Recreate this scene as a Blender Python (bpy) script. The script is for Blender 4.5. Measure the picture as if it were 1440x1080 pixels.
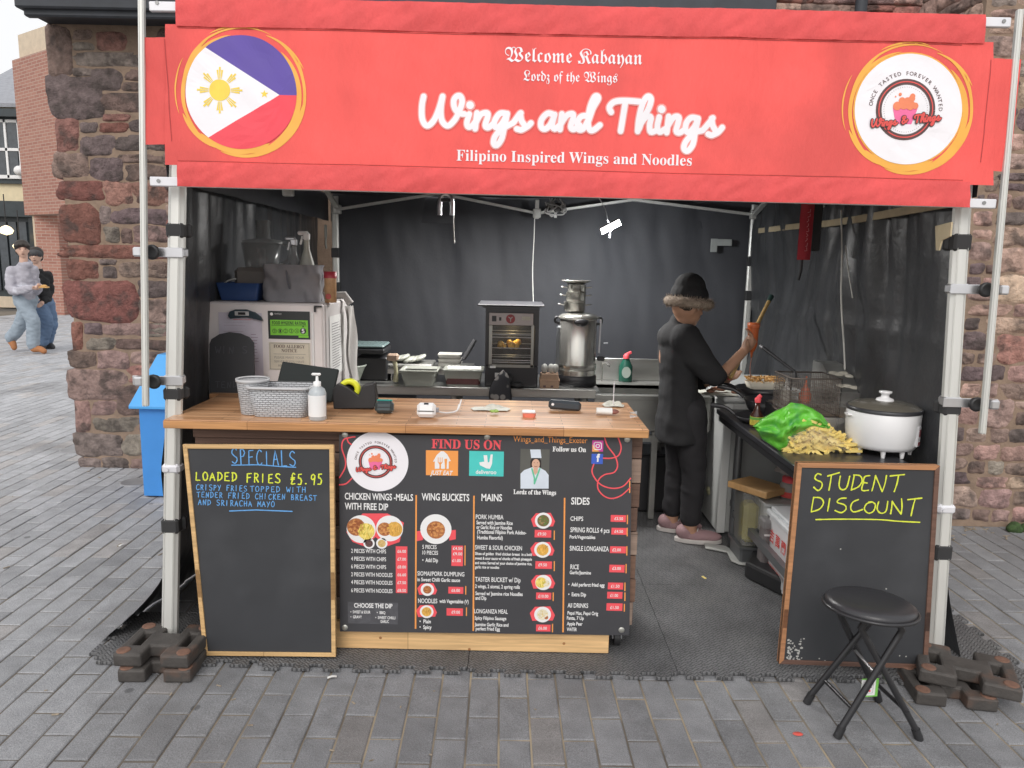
import bpy, math, random
from mathutils import Vector, Matrix, noise
random.seed(7)
for _o in list(bpy.data.objects): bpy.data.objects.remove(_o)
SC = bpy.context.scene
COL = SC.collection
# ------------------------------------------------------------------ camera, world, sun, exposure
FPX, CH, PITCH, ROLL = 1050.0, 1.58, math.radians(9.3), math.radians(1.2)
_fw = Vector((0, math.cos(PITCH), -math.sin(PITCH)))
_r0 = Vector((1, 0, 0)); _u0 = _r0.cross(_fw)
_rt = math.cos(ROLL)*_r0 + math.sin(ROLL)*_u0
_up = _rt.cross(_fw)
CAMP = Vector((0, 0, CH))
cam = bpy.data.cameras.new('camera'); camo = bpy.data.objects.new('camera', cam)
cam.sensor_width = 36; cam.lens = 36*FPX/1440; cam.clip_end = 400; cam.clip_start = 0.05
camo.matrix_world = Matrix.Translation(CAMP) @ Matrix((_rt, _up, -_fw)).transposed().to_4x4()
COL.objects.link(camo); SC.camera = camo
w = bpy.data.worlds.new('World'); SC.world = w; w.use_nodes = True
nt = w.node_tree; bg = nt.nodes['Background']
sky = nt.nodes.new('ShaderNodeTexSky'); sky.sky_type = 'NISHITA'; sky.sun_disc = False
SUN_EL, SUN_AZ = math.radians(40), math.radians(192)
sky.sun_elevation = SUN_EL; sky.sun_rotation = SUN_AZ
sky.air_density = 1.0; sky.dust_density = 6.0; sky.ozone_density = 0.6
hs = nt.nodes.new('ShaderNodeHueSaturation'); hs.inputs['Saturation'].default_value = .3; hs.inputs['Value'].default_value = 1.3
ov_ = nt.nodes.new('ShaderNodeMix'); ov_.data_type = 'RGBA'; ov_.inputs[0].default_value = .72; ov_.inputs[7].default_value = (9.4, 9.4, 9.45, 1)   # flat cloud cover over the sky
nt.links.new(sky.outputs[0], hs.inputs['Color']); nt.links.new(hs.outputs[0], ov_.inputs[6]); nt.links.new(ov_.outputs[2], bg.inputs[0]); bg.inputs[1].default_value = 0.15
sun = bpy.data.lights.new('sun', 'SUN'); sun.energy = 0.9; sun.angle = math.radians(25); sun.color = (1.0, 0.95, 0.9)
suno = bpy.data.objects.new('sun', sun); COL.objects.link(suno)
_sd = Vector((math.sin(SUN_AZ)*math.cos(SUN_EL), math.cos(SUN_AZ)*math.cos(SUN_EL), math.sin(SUN_EL)))
suno.rotation_euler = (-_sd).to_track_quat('-Z', 'Y').to_euler(); suno.location = (0, 0, 20)
SC.view_settings.view_transform = 'Standard'; SC.view_settings.look = 'None'
SC.view_settings.gamma = 1; SC.view_settings.use_curve_mapping = False
SC.view_settings.exposure = -0.25
SC.render.engine = 'CYCLES'
SC.cycles.max_bounces = 8

# ------------------------------------------------------------------ helpers
_ts=bpy.data.scenes.new('scratch')
def ray(x, y): return _fw + _rt*((x-720)/FPX) - _up*((y-540)/FPX)
def P(x, y, Y):                       # the world point seen at photo position (x, y) at depth Y
    d = ray(x, y); return CAMP + d*(Y/d.y)
def G(x, y, z=0.0):                   # ... on a horizontal plane
    d = ray(x, y); return CAMP + d*((z-CH)/d.z)
def MPP(Y, z=1.0): return (Y*math.cos(PITCH)+(CH-z)*math.sin(PITCH))/FPX
class Plane:
    def __init__(s, p0, u, v):
        s.p = Vector(p0); s.u = Vector(u).normalized(); s.v = Vector(v); s.v = (s.v-s.u*s.v.dot(s.u)).normalized()
        s.n = s.u.cross(s.v)
        if s.n.dot(CAMP-s.p) < 0: s.n = -s.n
    def uv(s, x, y):
        d = ray(x, y); t = (s.p-CAMP).dot(s.n)/d.dot(s.n); q = CAMP+d*t-s.p
        return (q.dot(s.u), q.dot(s.v))
    def pt(s, u, v, d=0.0): return s.p+s.u*u+s.v*v+s.n*d
    def px(s, x, y, d=0.0): return s.pt(*s.uv(x, y), d)
def V(*a): return Vector(a if len(a) > 1 else a[0])

class MB:
    def __init__(s): s.v=[]; s.f=[]; s.m=[]; s.sm=[]; s.mi=0
    def add(s, vs, fs, smooth=False):
        n = len(s.v); s.v += [tuple(p) for p in vs]
        for f in fs: s.f.append(tuple(i+n for i in f)); s.m.append(s.mi); s.sm.append(smooth)
        return s
    def box(s, c, d, R=None, ch=0.0):
        hx, hy, hz = d[0]/2, d[1]/2, d[2]/2
        ch = min(ch, hx*.9, hy*.9, hz*.9); c = Vector(c)
        if R is None: M = Matrix.Identity(3)
        elif isinstance(R, (int, float)): M = Matrix.Rotation(R, 3, 'Z')
        else: M = R
        if ch <= 0:
            vs = [Vector((x*hx, y*hy, z*hz)) for x in (-1,1) for y in (-1,1) for z in (-1,1)]
            fs = [(0,1,3,2),(4,6,7,5),(0,4,5,1),(2,3,7,6),(0,2,6,4),(1,5,7,3)]
        else:
            vs=[]; idx={}
            for x in (-1,1):
                for y in (-1,1):
                    for z in (-1,1):
                        for a in range(3):
                            k=[hx-ch,hy-ch,hz-ch]; k[a]=(hx,hy,hz)[a]
                            idx[x,y,z,a]=len(vs); vs.append(Vector((x*k[0],y*k[1],z*k[2])))
            fs=[]
            for a in range(3):
                b,c2=[i for i in range(3) if i!=a]
                for sg in (-1,1):
                    q=[]
                    for (p,r) in ((-1,-1),(1,-1),(1,1),(-1,1)):
                        t=[0,0,0]; t[a]=sg; t[b]=p; t[c2]=r; q.append(idx[t[0],t[1],t[2],a])
                    fs.append(q)
            for a in range(3):
                b,c2=[i for i in range(3) if i!=a]
                for p in (-1,1):
                    for r in (-1,1):
                        q=[]
                        for (sg,ax) in ((-1,b),(1,b),(1,c2),(-1,c2)):
                            t=[0,0,0]; t[a]=sg; t[b]=p; t[c2]=r; q.append(idx[t[0],t[1],t[2],ax])
                        fs.append(q)
            for x in (-1,1):
                for y in (-1,1):
                    for z in (-1,1): fs.append([idx[x,y,z,a] for a in range(3)])
            g=[]
            for f in fs:
                n=(vs[f[1]]-vs[f[0]]).cross(vs[f[2]]-vs[f[0]]); m=sum((vs[i] for i in f),Vector())
                g.append(f if n.dot(m)>0 else f[::-1])
            fs=g
        return s.add([M@q+c for q in vs], fs)
    def bar(s, p0, p1, wd, th, up=(0,0,1), ch=0.0):
        p0=Vector(p0); p1=Vector(p1); z=(p1-p0); L=z.length; z.normalize(); up=Vector(up)
        x=up.cross(z)
        if x.length<1e-4: x=Vector((1,0,0)).cross(z)
        x.normalize(); y=z.cross(x)
        return s.box((p0+p1)/2,(wd,th,L),Matrix((x,y,z)).transposed(),ch)
    def tube(s, pts, r, n=8, cap=True, smooth=True, sq=None):
        pts=[Vector(p) for p in pts]; N=len(pts)
        if not hasattr(r,'__len__'): r=[r]*N
        t=(pts[1]-pts[0]).normalized(); a=Vector((0,0,1)) if abs(t.z)<.9 else Vector((1,0,0))
        x=t.cross(a).normalized(); vs=[]
        for i,p in enumerate(pts):
            t=(pts[min(i+1,N-1)]-pts[max(i-1,0)]).normalized()
            x=(x-t*x.dot(t)).normalized(); y=t.cross(x)
            for k in range(n):
                an=2*math.pi*k/n; vs.append(p+(x*math.cos(an)+y*math.sin(an))*r[i])
        fs=[(i*n+k,i*n+(k+1)%n,(i+1)*n+(k+1)%n,(i+1)*n+k) for i in range(N-1) for k in range(n)]
        s.add(vs,fs,smooth)
        if cap: s.add(vs[:n],[tuple(range(n))[::-1]]); s.add(vs[-n:],[tuple(range(n))])
        return s
    def cyl(s,p0,p1,r,n=16,r1=None,smooth=True): return s.tube([p0,p1],[r,r if r1 is None else r1],n,True,smooth)
    def lathe(s,prof,c,n=24,M=None,smooth=True,sx=1,sy=1):
        c=Vector(c); vs=[]
        for (r,z) in prof:
            for k in range(n):
                a=2*math.pi*k/n; q=Vector((r*math.cos(a)*sx,r*math.sin(a)*sy,z))
                vs.append((M@q if M is not None else q)+c)
        fs=[(i*n+k,i*n+(k+1)%n,(i+1)*n+(k+1)%n,(i+1)*n+k) for i in range(len(prof)-1) for k in range(n)]
        s.add(vs,fs,smooth)
        if prof[0][0]>1e-5: s.add(vs[:n],[tuple(range(n))[::-1]])
        if prof[-1][0]>1e-5: s.add(vs[-n:],[tuple(range(n))])
        return s
    def sph(s,c,r,n=12,M=None):
        if not hasattr(r,'__len__'): r=(r,r,r)
        c=Vector(c); vs=[]; h=max(4,n//2+2)
        for i in range(h+1):
            t=math.pi*i/h
            for k in range(n):
                a=2*math.pi*k/n; q=Vector((r[0]*math.sin(t)*math.cos(a),r[1]*math.sin(t)*math.sin(a),-r[2]*math.cos(t)))
                vs.append((M@q if M is not None else q)+c)
        return s.add(vs,[(i*n+k,i*n+(k+1)%n,(i+1)*n+(k+1)%n,(i+1)*n+k) for i in range(h) for k in range(n)],True)
    def grid(s,fn,nu,nv,smooth=True,flip=False):
        vs=[fn(i/nu,j/nv) for j in range(nv+1) for i in range(nu+1)]; fs=[]
        for j in range(nv):
            for i in range(nu):
                a=j*(nu+1)+i; q=(a,a+1,a+nu+2,a+nu+1); fs.append(q[::-1] if flip else q)
        return s.add(vs,fs,smooth)
    def slab(s,fn,nu,nv,th,smooth=True):   # a sheet with thickness: fn -> point; th a vector
        th=Vector(th); s.grid(fn,nu,nv,smooth); s.grid(lambda a,b:Vector(fn(a,b))+th,nu,nv,smooth,True)
        E=[fn(i/nu,0) for i in range(nu+1)]+[fn(1,j/nv) for j in range(1,nv+1)]+[fn(1-i/nu,1) for i in range(1,nu+1)]+[fn(0,1-j/nv) for j in range(1,nv)]
        n=len(E); s.add(E+[Vector(e)+th for e in E],[(i+n,(i+1)%n+n,(i+1)%n,i) for i in range(n)])
        return s
    def prism(s,pts,off):                # pts: 3D outline, off: extrusion vector
        pts=[Vector(p) for p in pts]; off=Vector(off); n=len(pts)
        s.add(pts+[p+off for p in pts],[tuple(range(n))[::-1],tuple(range(n,2*n))]+[(i,(i+1)%n,(i+1)%n+n,i+n) for i in range(n)])
        return s
    def poly(s,pts): return s.add(pts,[tuple(range(len(pts)))])
    def cells(s,xs,ys,rows,z0,z1,T):     # extruded plan made of grid cells; rows listed from y0 up
        nx,ny=len(xs)-1,len(ys)-1
        F=lambda i,j: 0<=i<nx and 0<=j<ny and rows[j][i]=='#'
        idx={}; vs=[]
        def g(i,j,k):
            if (i,j,k) not in idx: idx[i,j,k]=len(vs); vs.append(T(xs[i],ys[j],(z0,z1)[k]))
            return idx[i,j,k]
        fs=[]
        for j in range(ny):
            for i in range(nx):
                if not F(i,j): continue
                fs.append((g(i,j,1),g(i+1,j,1),g(i+1,j+1,1),g(i,j+1,1))); fs.append((g(i,j,0),g(i,j+1,0),g(i+1,j+1,0),g(i+1,j,0)))
                if not F(i,j-1): fs.append((g(i,j,0),g(i+1,j,0),g(i+1,j,1),g(i,j,1)))
                if not F(i,j+1): fs.append((g(i+1,j+1,0),g(i,j+1,0),g(i,j+1,1),g(i+1,j+1,1)))
                if not F(i-1,j): fs.append((g(i,j+1,0),g(i,j,0),g(i,j,1),g(i,j+1,1)))
                if not F(i+1,j): fs.append((g(i+1,j,0),g(i+1,j+1,0),g(i+1,j+1,1),g(i+1,j,1)))
        return s.add(vs,fs)
    def mesh(s,name,off=(0,0,0)):
        o=Vector(off); me=bpy.data.meshes.new(name)
        me.from_pydata([tuple(Vector(p)-o) for p in s.v],[],s.f)
        me.polygons.foreach_set('use_smooth',s.sm); me.polygons.foreach_set('material_index',s.m)
        me.update(); return me
    def build(s,name,mat,parent=None,loc=None,bevel=0,fuse=None,kind=None,color=None,label=None,fold=None):
        if parent is not None: off=wloc(parent)
        elif loc is not None: off=Vector(loc)
        else:
            xs=[p[0] for p in s.v]; ys=[p[1] for p in s.v]; zs=[p[2] for p in s.v]
            off=Vector(((min(xs)+max(xs))/2,(min(ys)+max(ys))/2,min(zs)))
        me=s.mesh(name,off); o=bpy.data.objects.new(name,me); COL.objects.link(o)
        if parent is not None: o.parent=parent
        else: o.location=off
        for m in (mat if isinstance(mat,(list,tuple)) else [mat]): me.materials.append(m)
        if fuse:
            r=o.modifiers.new('r','REMESH'); r.mode='VOXEL'; r.voxel_size=fuse[0]; r.use_smooth_shade=True
            q=o.modifiers.new('s','SMOOTH'); q.iterations=fuse[1]; q.factor=.5
            par_=o.parent; o.parent=None; _ts.collection.objects.link(o); _ts.view_layers[0].update(); m2=bpy.data.meshes.new_from_object(o.evaluated_get(_ts.view_layers[0].depsgraph)); _ts.collection.objects.unlink(o); o.parent=par_
            o.modifiers.clear(); o.data=m2; m2.name=name
            if fold:
                for q_ in m2.vertices:
                    c_=q_.co; nn=noise.noise(V(c_.x*fold[1],c_.y*fold[1],c_.z*fold[1]*1.7+c_.x*fold[1]*.8))+.5*noise.noise(V(c_.x*fold[1]*2.3+c_.z*9,c_.y*fold[1]*2.3,c_.z*fold[1]*3.5)); nn=1-2.2*abs(nn); q_.co=c_+q_.normal*(nn*fold[0])
        if bevel:
            b=o.modifiers.new('b','BEVEL'); b.width=bevel; b.segments=2; b.limit_method='ANGLE'; b.angle_limit=math.radians(40)
        if kind: o['kind']=kind
        if color: o.color=color
        if label: o['label']=label
        return o
def wloc(o):
    v=Vector((0,0,0))
    while o is not None: v=v+o.location; o=o.parent
    return v
def thing(name,label,cat,loc,group=None):
    o=bpy.data.objects.new(name,None); COL.objects.link(o); o.location=loc; o.empty_display_size=.1
    o['label']=label; o['category']=cat
    if group: o['group']=group
    return o
def tag(o,label,cat,group=None):
    o['label']=label; o['category']=cat
    if group: o['group']=group
    return o
def copy_tree(o,parent=None):
    c=o.copy(); COL.objects.link(c)
    if parent is not None: c.parent=parent
    for ch in [q for q in list(COL.objects) if q.parent==o]: copy_tree(ch,c)
    return c
def cat(pts,n=6):                        # Catmull-Rom through 2D/3D points
    out=[]; N=len(pts); pts=[Vector(p) for p in pts]
    for i in range(N-1):
        p0=pts[max(i-1,0)];p1=pts[i];p2=pts[i+1];p3=pts[min(i+2,N-1)]
        for k in range(n):
            t=k/n; out.append(.5*((2*p1)+(p2-p0)*t+(2*p0-5*p1+4*p2-p3)*t*t+(3*p1-p0-3*p2+p3)*t**3))
    out.append(pts[-1]); return out
# ---- flat print
_lay=[0]
def ribbon(mb,pl,pts,wd,d,cap=True,fn=None):
    """pts: list of (u,v) on plane; wd: width (number or list)"""
    N=len(pts); pts=[Vector(p) for p in pts]; W=wd if hasattr(wd,'__len__') else [wd]*N
    _lay[0]=(_lay[0]+1)%9; d=d+_lay[0]*2e-5
    L=[];R=[]
    for i,p in enumerate(pts):
        t=(pts[min(i+1,N-1)]-pts[max(i-1,0)]);
        if t.length<1e-9: t=Vector((1,0))
        t.normalize(); n=Vector((-t.y,t.x)); e=i*6e-6
        L.append(pl.pt(*(p+n*W[i]/2),d+e)); R.append(pl.pt(*(p-n*W[i]/2),d+e))
    mb.add(L+R,[(i+N,i+1+N,i+1,i) for i in range(N-1)])
    if cap:
        for e in (0,N-1):
            c=pts[e]; mb.poly([pl.pt(c.x+W[e]/2*math.cos(a),c.y+W[e]/2*math.sin(a),d+e*6e-6+3e-6) for a in [2*math.pi*k/10 for k in range(10)]])
def disc(mb,pl,u,v,r,d,n=28,ry=None):
    mb.poly([pl.pt(u+r*math.cos(2*math.pi*k/n),v+(ry or r)*math.sin(2*math.pi*k/n),d) for k in range(n)])
def rect(mb,pl,x0,y0,x1,y1,d):          # photo-position rectangle on the plane (upright in the world)
    u0,v0=pl.uv(x0,y0); u1,v1=pl.uv(x1,y1)
    mb.poly([pl.pt(u0,v1,d),pl.pt(u1,v1,d),pl.pt(u1,v0,d),pl.pt(u0,v0,d)])
def ppoly(mb,pl,pts,d): mb.poly([pl.px(x,y,d) for x,y in pts])
_OFF={'serif':(0x1D400,0x1D41A,0x1D7CE),'frak':(0x1D56C,0x1D586,None),'sans':(0x1D5D4,0x1D5EE,0x1D7EC),'ital':(0x1D468,0x1D482,None)}
def styled(t,st):
    if st not in _OFF: return t
    U,Lo,D=_OFF[st]; r=''
    for ch in t:
        if 'A'<=ch<='Z': r+=chr(U+ord(ch)-65)
        elif 'a'<=ch<='z': r+=chr(Lo+ord(ch)-97)
        elif D and '0'<=ch<='9': r+=chr(D+ord(ch)-48)
        else: r+=ch
    return r
_tc=bpy.data.curves.new('tmp_text','FONT'); _to=bpy.data.objects.new('tmp_text',_tc); _ts.collection.objects.link(_to)
_tc.resolution_u=3
def glyphs(t,st='plain',off=0.0,shear=0.0):
    _tc.body=styled(t,st); _tc.offset=off; _tc.shear=shear; _tc.size=1
    _to.data=_tc; _ts.view_layers[0].update()
    dg=_ts.view_layers[0].depsgraph; me=bpy.data.meshes.new_from_object(_to.evaluated_get(dg))
    vs=[(q.co.x,q.co.y) for q in me.vertices]; fs=[tuple(p.vertices) for p in me.polygons]
    bpy.data.meshes.remove(me); return vs,fs
_cap={}
def text(mb,pl,t,x0,x1,yb,caph,d,st='plain',off=0.0,shear=0.0,fn=None):
    vs,fs=glyphs(t,st,off,shear)
    if not vs: return
    if st not in _cap:
        hv,_=glyphs('H',st); _cap[st]=max(q[1] for q in hv)
    a=min(q[0] for q in vs); b=max(q[0] for q in vs)
    u0,v0=pl.uv(x0,yb); u1,_=pl.uv(x1,yb); _,vt=pl.uv(x0,yb-caph)
    sx=(u1-u0)/(b-a); sy=(vt-v0)/_cap[st]
    mb.add([pl.pt(u0+(x-a)*sx,v0+y*sy,d) for x,y in vs],fs)
def polar_text(mb,pl,t,cu,cv,r,size,a0,a1,d):
    n=len(t)
    for i,ch in enumerate(t):
        if ch==' ': continue
        vs,fs=glyphs(ch,'plain',.01); w2=max(q[0] for q in vs)/2; an=a0+(a1-a0)*i/(n-1); th=an-math.pi/2
        mb.add([pl.pt(cu+r*math.cos(an)+((x-w2)*math.cos(th)-y*math.sin(th))*size, cv+r*math.sin(an)+((x-w2)*math.sin(th)+y*math.cos(th))*size,d) for x,y in vs],fs)
# single-stroke chalk capitals
CHALK={'S':[[(.85,.9),(.55,1),(.2,.9),(.15,.7),(.45,.52),(.8,.36),(.82,.14),(.5,0),(.08,.1)]],
'P':['#',[(.15,0),(.2,1)],[(.2,.98),(.65,.95),(.8,.75),(.55,.52),(.18,.5)]],'E':['#',[(.8,1),(.15,.97),(.12,.02),(.85,0)],[(.15,.52),(.65,.55)]],
'C':[[(.85,.88),(.55,1),(.2,.8),(.08,.45),(.25,.08),(.55,0),(.88,.14)]],'I':['#',[(.3,0),(.33,1)]],'A':['#',[(.02,0),(.45,1),(.85,0)],[(.2,.38),(.72,.4)]],
'L':['#',[(.15,1),(.12,.02),(.8,.03)]],'O':[[(.45,1),(.15,.8),(.05,.45),(.2,.08),(.5,0),(.8,.2),(.88,.6),(.7,.92),(.4,1)]],
'D':[[(.15,0),(.16,.5),(.18,1)],[(.1,.98),(.55,.95),(.88,.6),(.7,.2),(.1,0)]],'F':['#',[(.85,1),(.15,.97),(.12,0)],[(.15,.52),(.65,.55)]],
'R':['#',[(.15,0),(.18,1)],[(.16,.98),(.6,.97),(.78,.75),(.55,.52),(.16,.5)],[(.35,.5),(.85,0)]],'T':['#',[(0,.95),(.95,1)],[(.48,.97),(.45,0)]],
'W':['#',[(0,1),(.25,0),(.48,.7),(.72,0),(1,1)]],'H':['#',[(.12,1),(.1,0)],[(.8,1),(.78,0)],[(.1,.5),(.8,.53)]],'N':['#',[(.1,0),(.15,1),(.75,0),(.85,1)]],
'K':['#',[(.15,1),(.12,0)],[(.8,1),(.16,.45),(.85,0)]],'B':[[(.15,0),(.16,.5),(.15,1)],[(.15,1),(.6,.95),(.65,.65),(.2,.52),(.75,.42),(.75,.1),(.12,0)]],
'M':['#',[(.02,0),(.15,1),(.48,.3),(.82,1),(.95,0)]],'Y':['#',[(.05,1),(.42,.5)],[(.85,1),(.25,0)]],'U':[[(.15,1),(.08,.4),(.25,.05),(.55,.03),(.78,.35),(.85,1)]],
'5':['#',[(.8,1),(.25,.97)],[(.25,.97),(.2,.6),(.55,.62),(.8,.35),(.6,.02),(.15,.03)]],'9':[[(.75,.85),(.45,1),(.15,.8),(.25,.5),(.7,.6),(.78,.9),(.7,.4),(.62,0)]],
'.':['#',[(.3,.1),(.36,.1)]],'£':[[(.75,.9),(.5,1),(.3,.8),(.38,.4),(.15,.02),(.8,.04)],[(.1,.42),(.72,.46)],[(.1,.56),(.72,.6)]]}
def chalk(mb,pl,t,x0,y0,x1,y1,h,wd,d,slant=0.0,seed=1,bend=0.0):
    """t from photo position (x0,y0) baseline start to (x1,y1) baseline end, capital height h px"""
    rr=random.Random(seed); n=len(t); s=(x1-x0)/n
    for i,ch in enumerate(t):
        if ch==' ' or ch not in CHALK: continue
        st=CHALK[ch]; straight=st[0]=='#'
        if straight: st=st[1:]
        bx=x0+s*i; by=y0+(y1-y0)*i/n+rr.uniform(-.05,.05)*h; hh=h*rr.uniform(.92,1.06); ww=s*.78
        for k in st:
            q=[(bx+a*ww+slant*b*hh+rr.uniform(-.02,.02)*h,by-b*hh) for a,b in k]
            q=[pl.uv(*z) for z in q]
            q=cat([Vector(z) for z in q],2 if straight else 5) if not straight else [Vector(q[j]).lerp(Vector(q[j+1]),m/3) for j in range(len(q)-1) for m in range(3)]+[Vector(q[-1])]
            ws=[wd*MPP(2.8)*rr.uniform(.75,1.15) for _ in q]
            ribbon(mb,pl,q,ws,d)
SCR_A=[[(95,95),(80,180),(85,290),(125,345),(180,300),(225,200),(255,95)],[(255,95),(240,200),(250,300),(300,345),(360,290),(400,210),(420,140),(405,95),(375,95),(350,130),(355,190),(390,235),(440,245)],
[(480,245),(460,320),(475,355),(510,340),(545,290)],[(486,169),(488,171)],[(545,235),(530,370)],[(535,320),(575,250),(630,235),(635,270),(615,340),(640,360),(690,320)],
[(790,240),(740,240),(700,290),(690,340),(715,360),(760,320),(800,240)],[(800,240),(775,360),(750,460),(710,510),(685,490),(700,430),(760,370),(850,320)],
[(850,320),(900,250),(915,235)],[(910,240),(920,300),(950,350),(920,378),(880,370)],[(920,378),(970,350),(1000,320)]]
SCR_B=[[(1190,250),(1140,240),(1090,290),(1085,350),(1120,370),(1165,330),(1200,250)],[(1200,250),(1180,330),(1200,370),(1240,340)],
[(1260,245),(1245,375)],[(1250,330),(1300,260),(1350,245),(1355,280),(1335,350),(1360,375),(1410,340)],
[(1470,260),(1420,270),(1390,320),(1400,375),(1440,370),(1480,300)],[(1485,300),(1520,200),(1565,120),(1555,95),(1530,110),(1495,200),(1480,320),(1495,380),(1530,380),(1580,340)]]
SCR_C=[[(1675,230),(1660,190),(1700,145),(1790,135),(1920,145)],[(1795,140),(1775,270),(1755,390)],
[(1900,390),(1910,280),(1940,160),(1980,100),(2010,120),(1990,200),(1940,290),(1910,370)],[(1915,340),(1970,270),(2010,275),(2000,340),(2010,395),(2060,380)],
[(2080,270),(2065,350),(2085,395),(2130,370)],[(2099,204),(2101,206)],[(2160,265),(2145,400)],[(2150,350),(2200,275),(2245,270),(2240,320),(2225,385),(2255,400),(2300,370)],
[(2405,280),(2350,275),(2310,320),(2305,380),(2335,395),(2380,350),(2410,280)],[(2410,280),(2385,400),(2365,500),(2320,555),(2290,530),(2310,470),(2380,400),(2450,380)],
[(2450,380),(2510,310),(2535,275)],[(2525,280),(2535,340),(2560,390),(2530,420),(2495,410)],[(2530,420),(2580,395),(2615,355)]]
def script(mb,pl,strokes,f,wd,d,fn=None):
    for s in strokes:
        dot=len(s)==2 and abs(s[0][0]-s[1][0])<3
        q=[Vector(f(x,y)) for x,y in s]; q=q if len(q)==2 else cat(q,5)
        ribbon(mb,pl,q,wd*(1.35 if dot else 1),d)
# ------------------------------------------------------------------ materials
def mat(name,col,rough=.5,metal=0.0,var=.12,nscale=8.0,bump=0.0,bscale=60.0,spec=.5,objcol=False,emit=None,alpha=None,trans=0.0,dirt_or_light=None,coat=0.0,stretch=(1,1,1),tone=False):
    m=bpy.data.materials.new(name); m.use_nodes=True; n=m.node_tree.nodes; L=m.node_tree.links; b=n['Principled BSDF']
    tc=n.new('ShaderNodeTexCoord'); mp=n.new('ShaderNodeMapping'); mp.inputs['Scale'].default_value=stretch
    L.new(tc.outputs['Object'],mp.inputs[0])
    nz=n.new('ShaderNodeTexNoise'); nz.inputs['Scale'].default_value=nscale; nz.inputs['Detail'].default_value=6; nz.inputs['Roughness'].default_value=.6
    L.new(mp.outputs[0],nz.inputs['Vector'])
    mr=n.new('ShaderNodeMapRange'); mr.inputs[1].default_value=.25; mr.inputs[2].default_value=.75; mr.inputs[3].default_value=1-var; mr.inputs[4].default_value=1+var
    L.new(nz.outputs[0],mr.inputs[0])
    src=n.new('ShaderNodeRGB'); src.outputs[0].default_value=(*col,1); so=src.outputs[0]
    if objcol:
        oi=n.new('ShaderNodeObjectInfo'); so=oi.outputs['Color']
    if tone:
        at=n.new('ShaderNodeAttribute'); at.attribute_name='tone'
        mm=n.new('ShaderNodeVectorMath'); mm.operation='MULTIPLY'; L.new(so,mm.inputs[0]); L.new(at.outputs['Color'],mm.inputs[1]); so=mm.outputs[0]
    sc=n.new('ShaderNodeVectorMath'); sc.operation='SCALE'; L.new(so,sc.inputs[0]); L.new(mr.outputs[0],sc.inputs['Scale'])
    out=sc.outputs[0]
    if dirt_or_light:  # noise patches: dirt, cloth pattern, and painted backlight on the banner
        dn=n.new('ShaderNodeTexNoise'); dn.inputs['Scale'].default_value=dirt_or_light[1]; dn.inputs['Detail'].default_value=8; L.new(tc.outputs['Object'],dn.inputs['Vector'])
        dr=n.new('ShaderNodeMapRange'); dr.inputs[1].default_value=dirt_or_light[2]; dr.inputs[2].default_value=dirt_or_light[2]+.15; dr.inputs[4].default_value=dirt_or_light[3]; L.new(dn.outputs[0],dr.inputs[0])
        mx=n.new('ShaderNodeMix'); mx.data_type='RGBA'; L.new(dr.outputs[0],mx.inputs[0]); L.new(out,mx.inputs[6]); mx.inputs[7].default_value=(*dirt_or_light[0],1); out=mx.outputs[2]
    L.new(out,b.inputs['Base Color'])
    b.inputs['Roughness'].default_value=rough; b.inputs['Metallic'].default_value=metal
    b.inputs['Specular IOR Level'].default_value=spec; b.inputs['Coat Weight'].default_value=coat
    if rough>.05:
        rr=n.new('ShaderNodeMapRange'); rr.inputs[3].default_value=rough*.82; rr.inputs[4].default_value=min(1,rough*1.2); L.new(nz.outputs[0],rr.inputs[0]); L.new(rr.outputs[0],b.inputs['Roughness'])
    if bump:
        bn=n.new('ShaderNodeTexNoise'); bn.inputs['Scale'].default_value=bscale; bn.inputs['Detail'].default_value=8; bn.inputs['Roughness'].default_value=.65
        L.new(mp.outputs[0],bn.inputs['Vector'])
        bp=n.new('ShaderNodeBump'); bp.inputs['Strength'].default_value=1; bp.inputs['Distance'].default_value=bump; L.new(bn.outputs[0],bp.inputs['Height']); L.new(bp.outputs[0],b.inputs['Normal'])
    if emit: b.inputs['Emission Color'].default_value=(*emit[0],1); b.inputs['Emission Strength'].default_value=emit[1]
    if alpha is not None: b.inputs['Alpha'].default_value=alpha
    b.inputs['Transmission Weight'].default_value=trans
    return m
def PX(x,y,X):
    d=ray(x,y); return CAMP+d*(X/d.x)
rnd=random.Random(11)
def structure(o): o['kind']='structure'; return o
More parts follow.
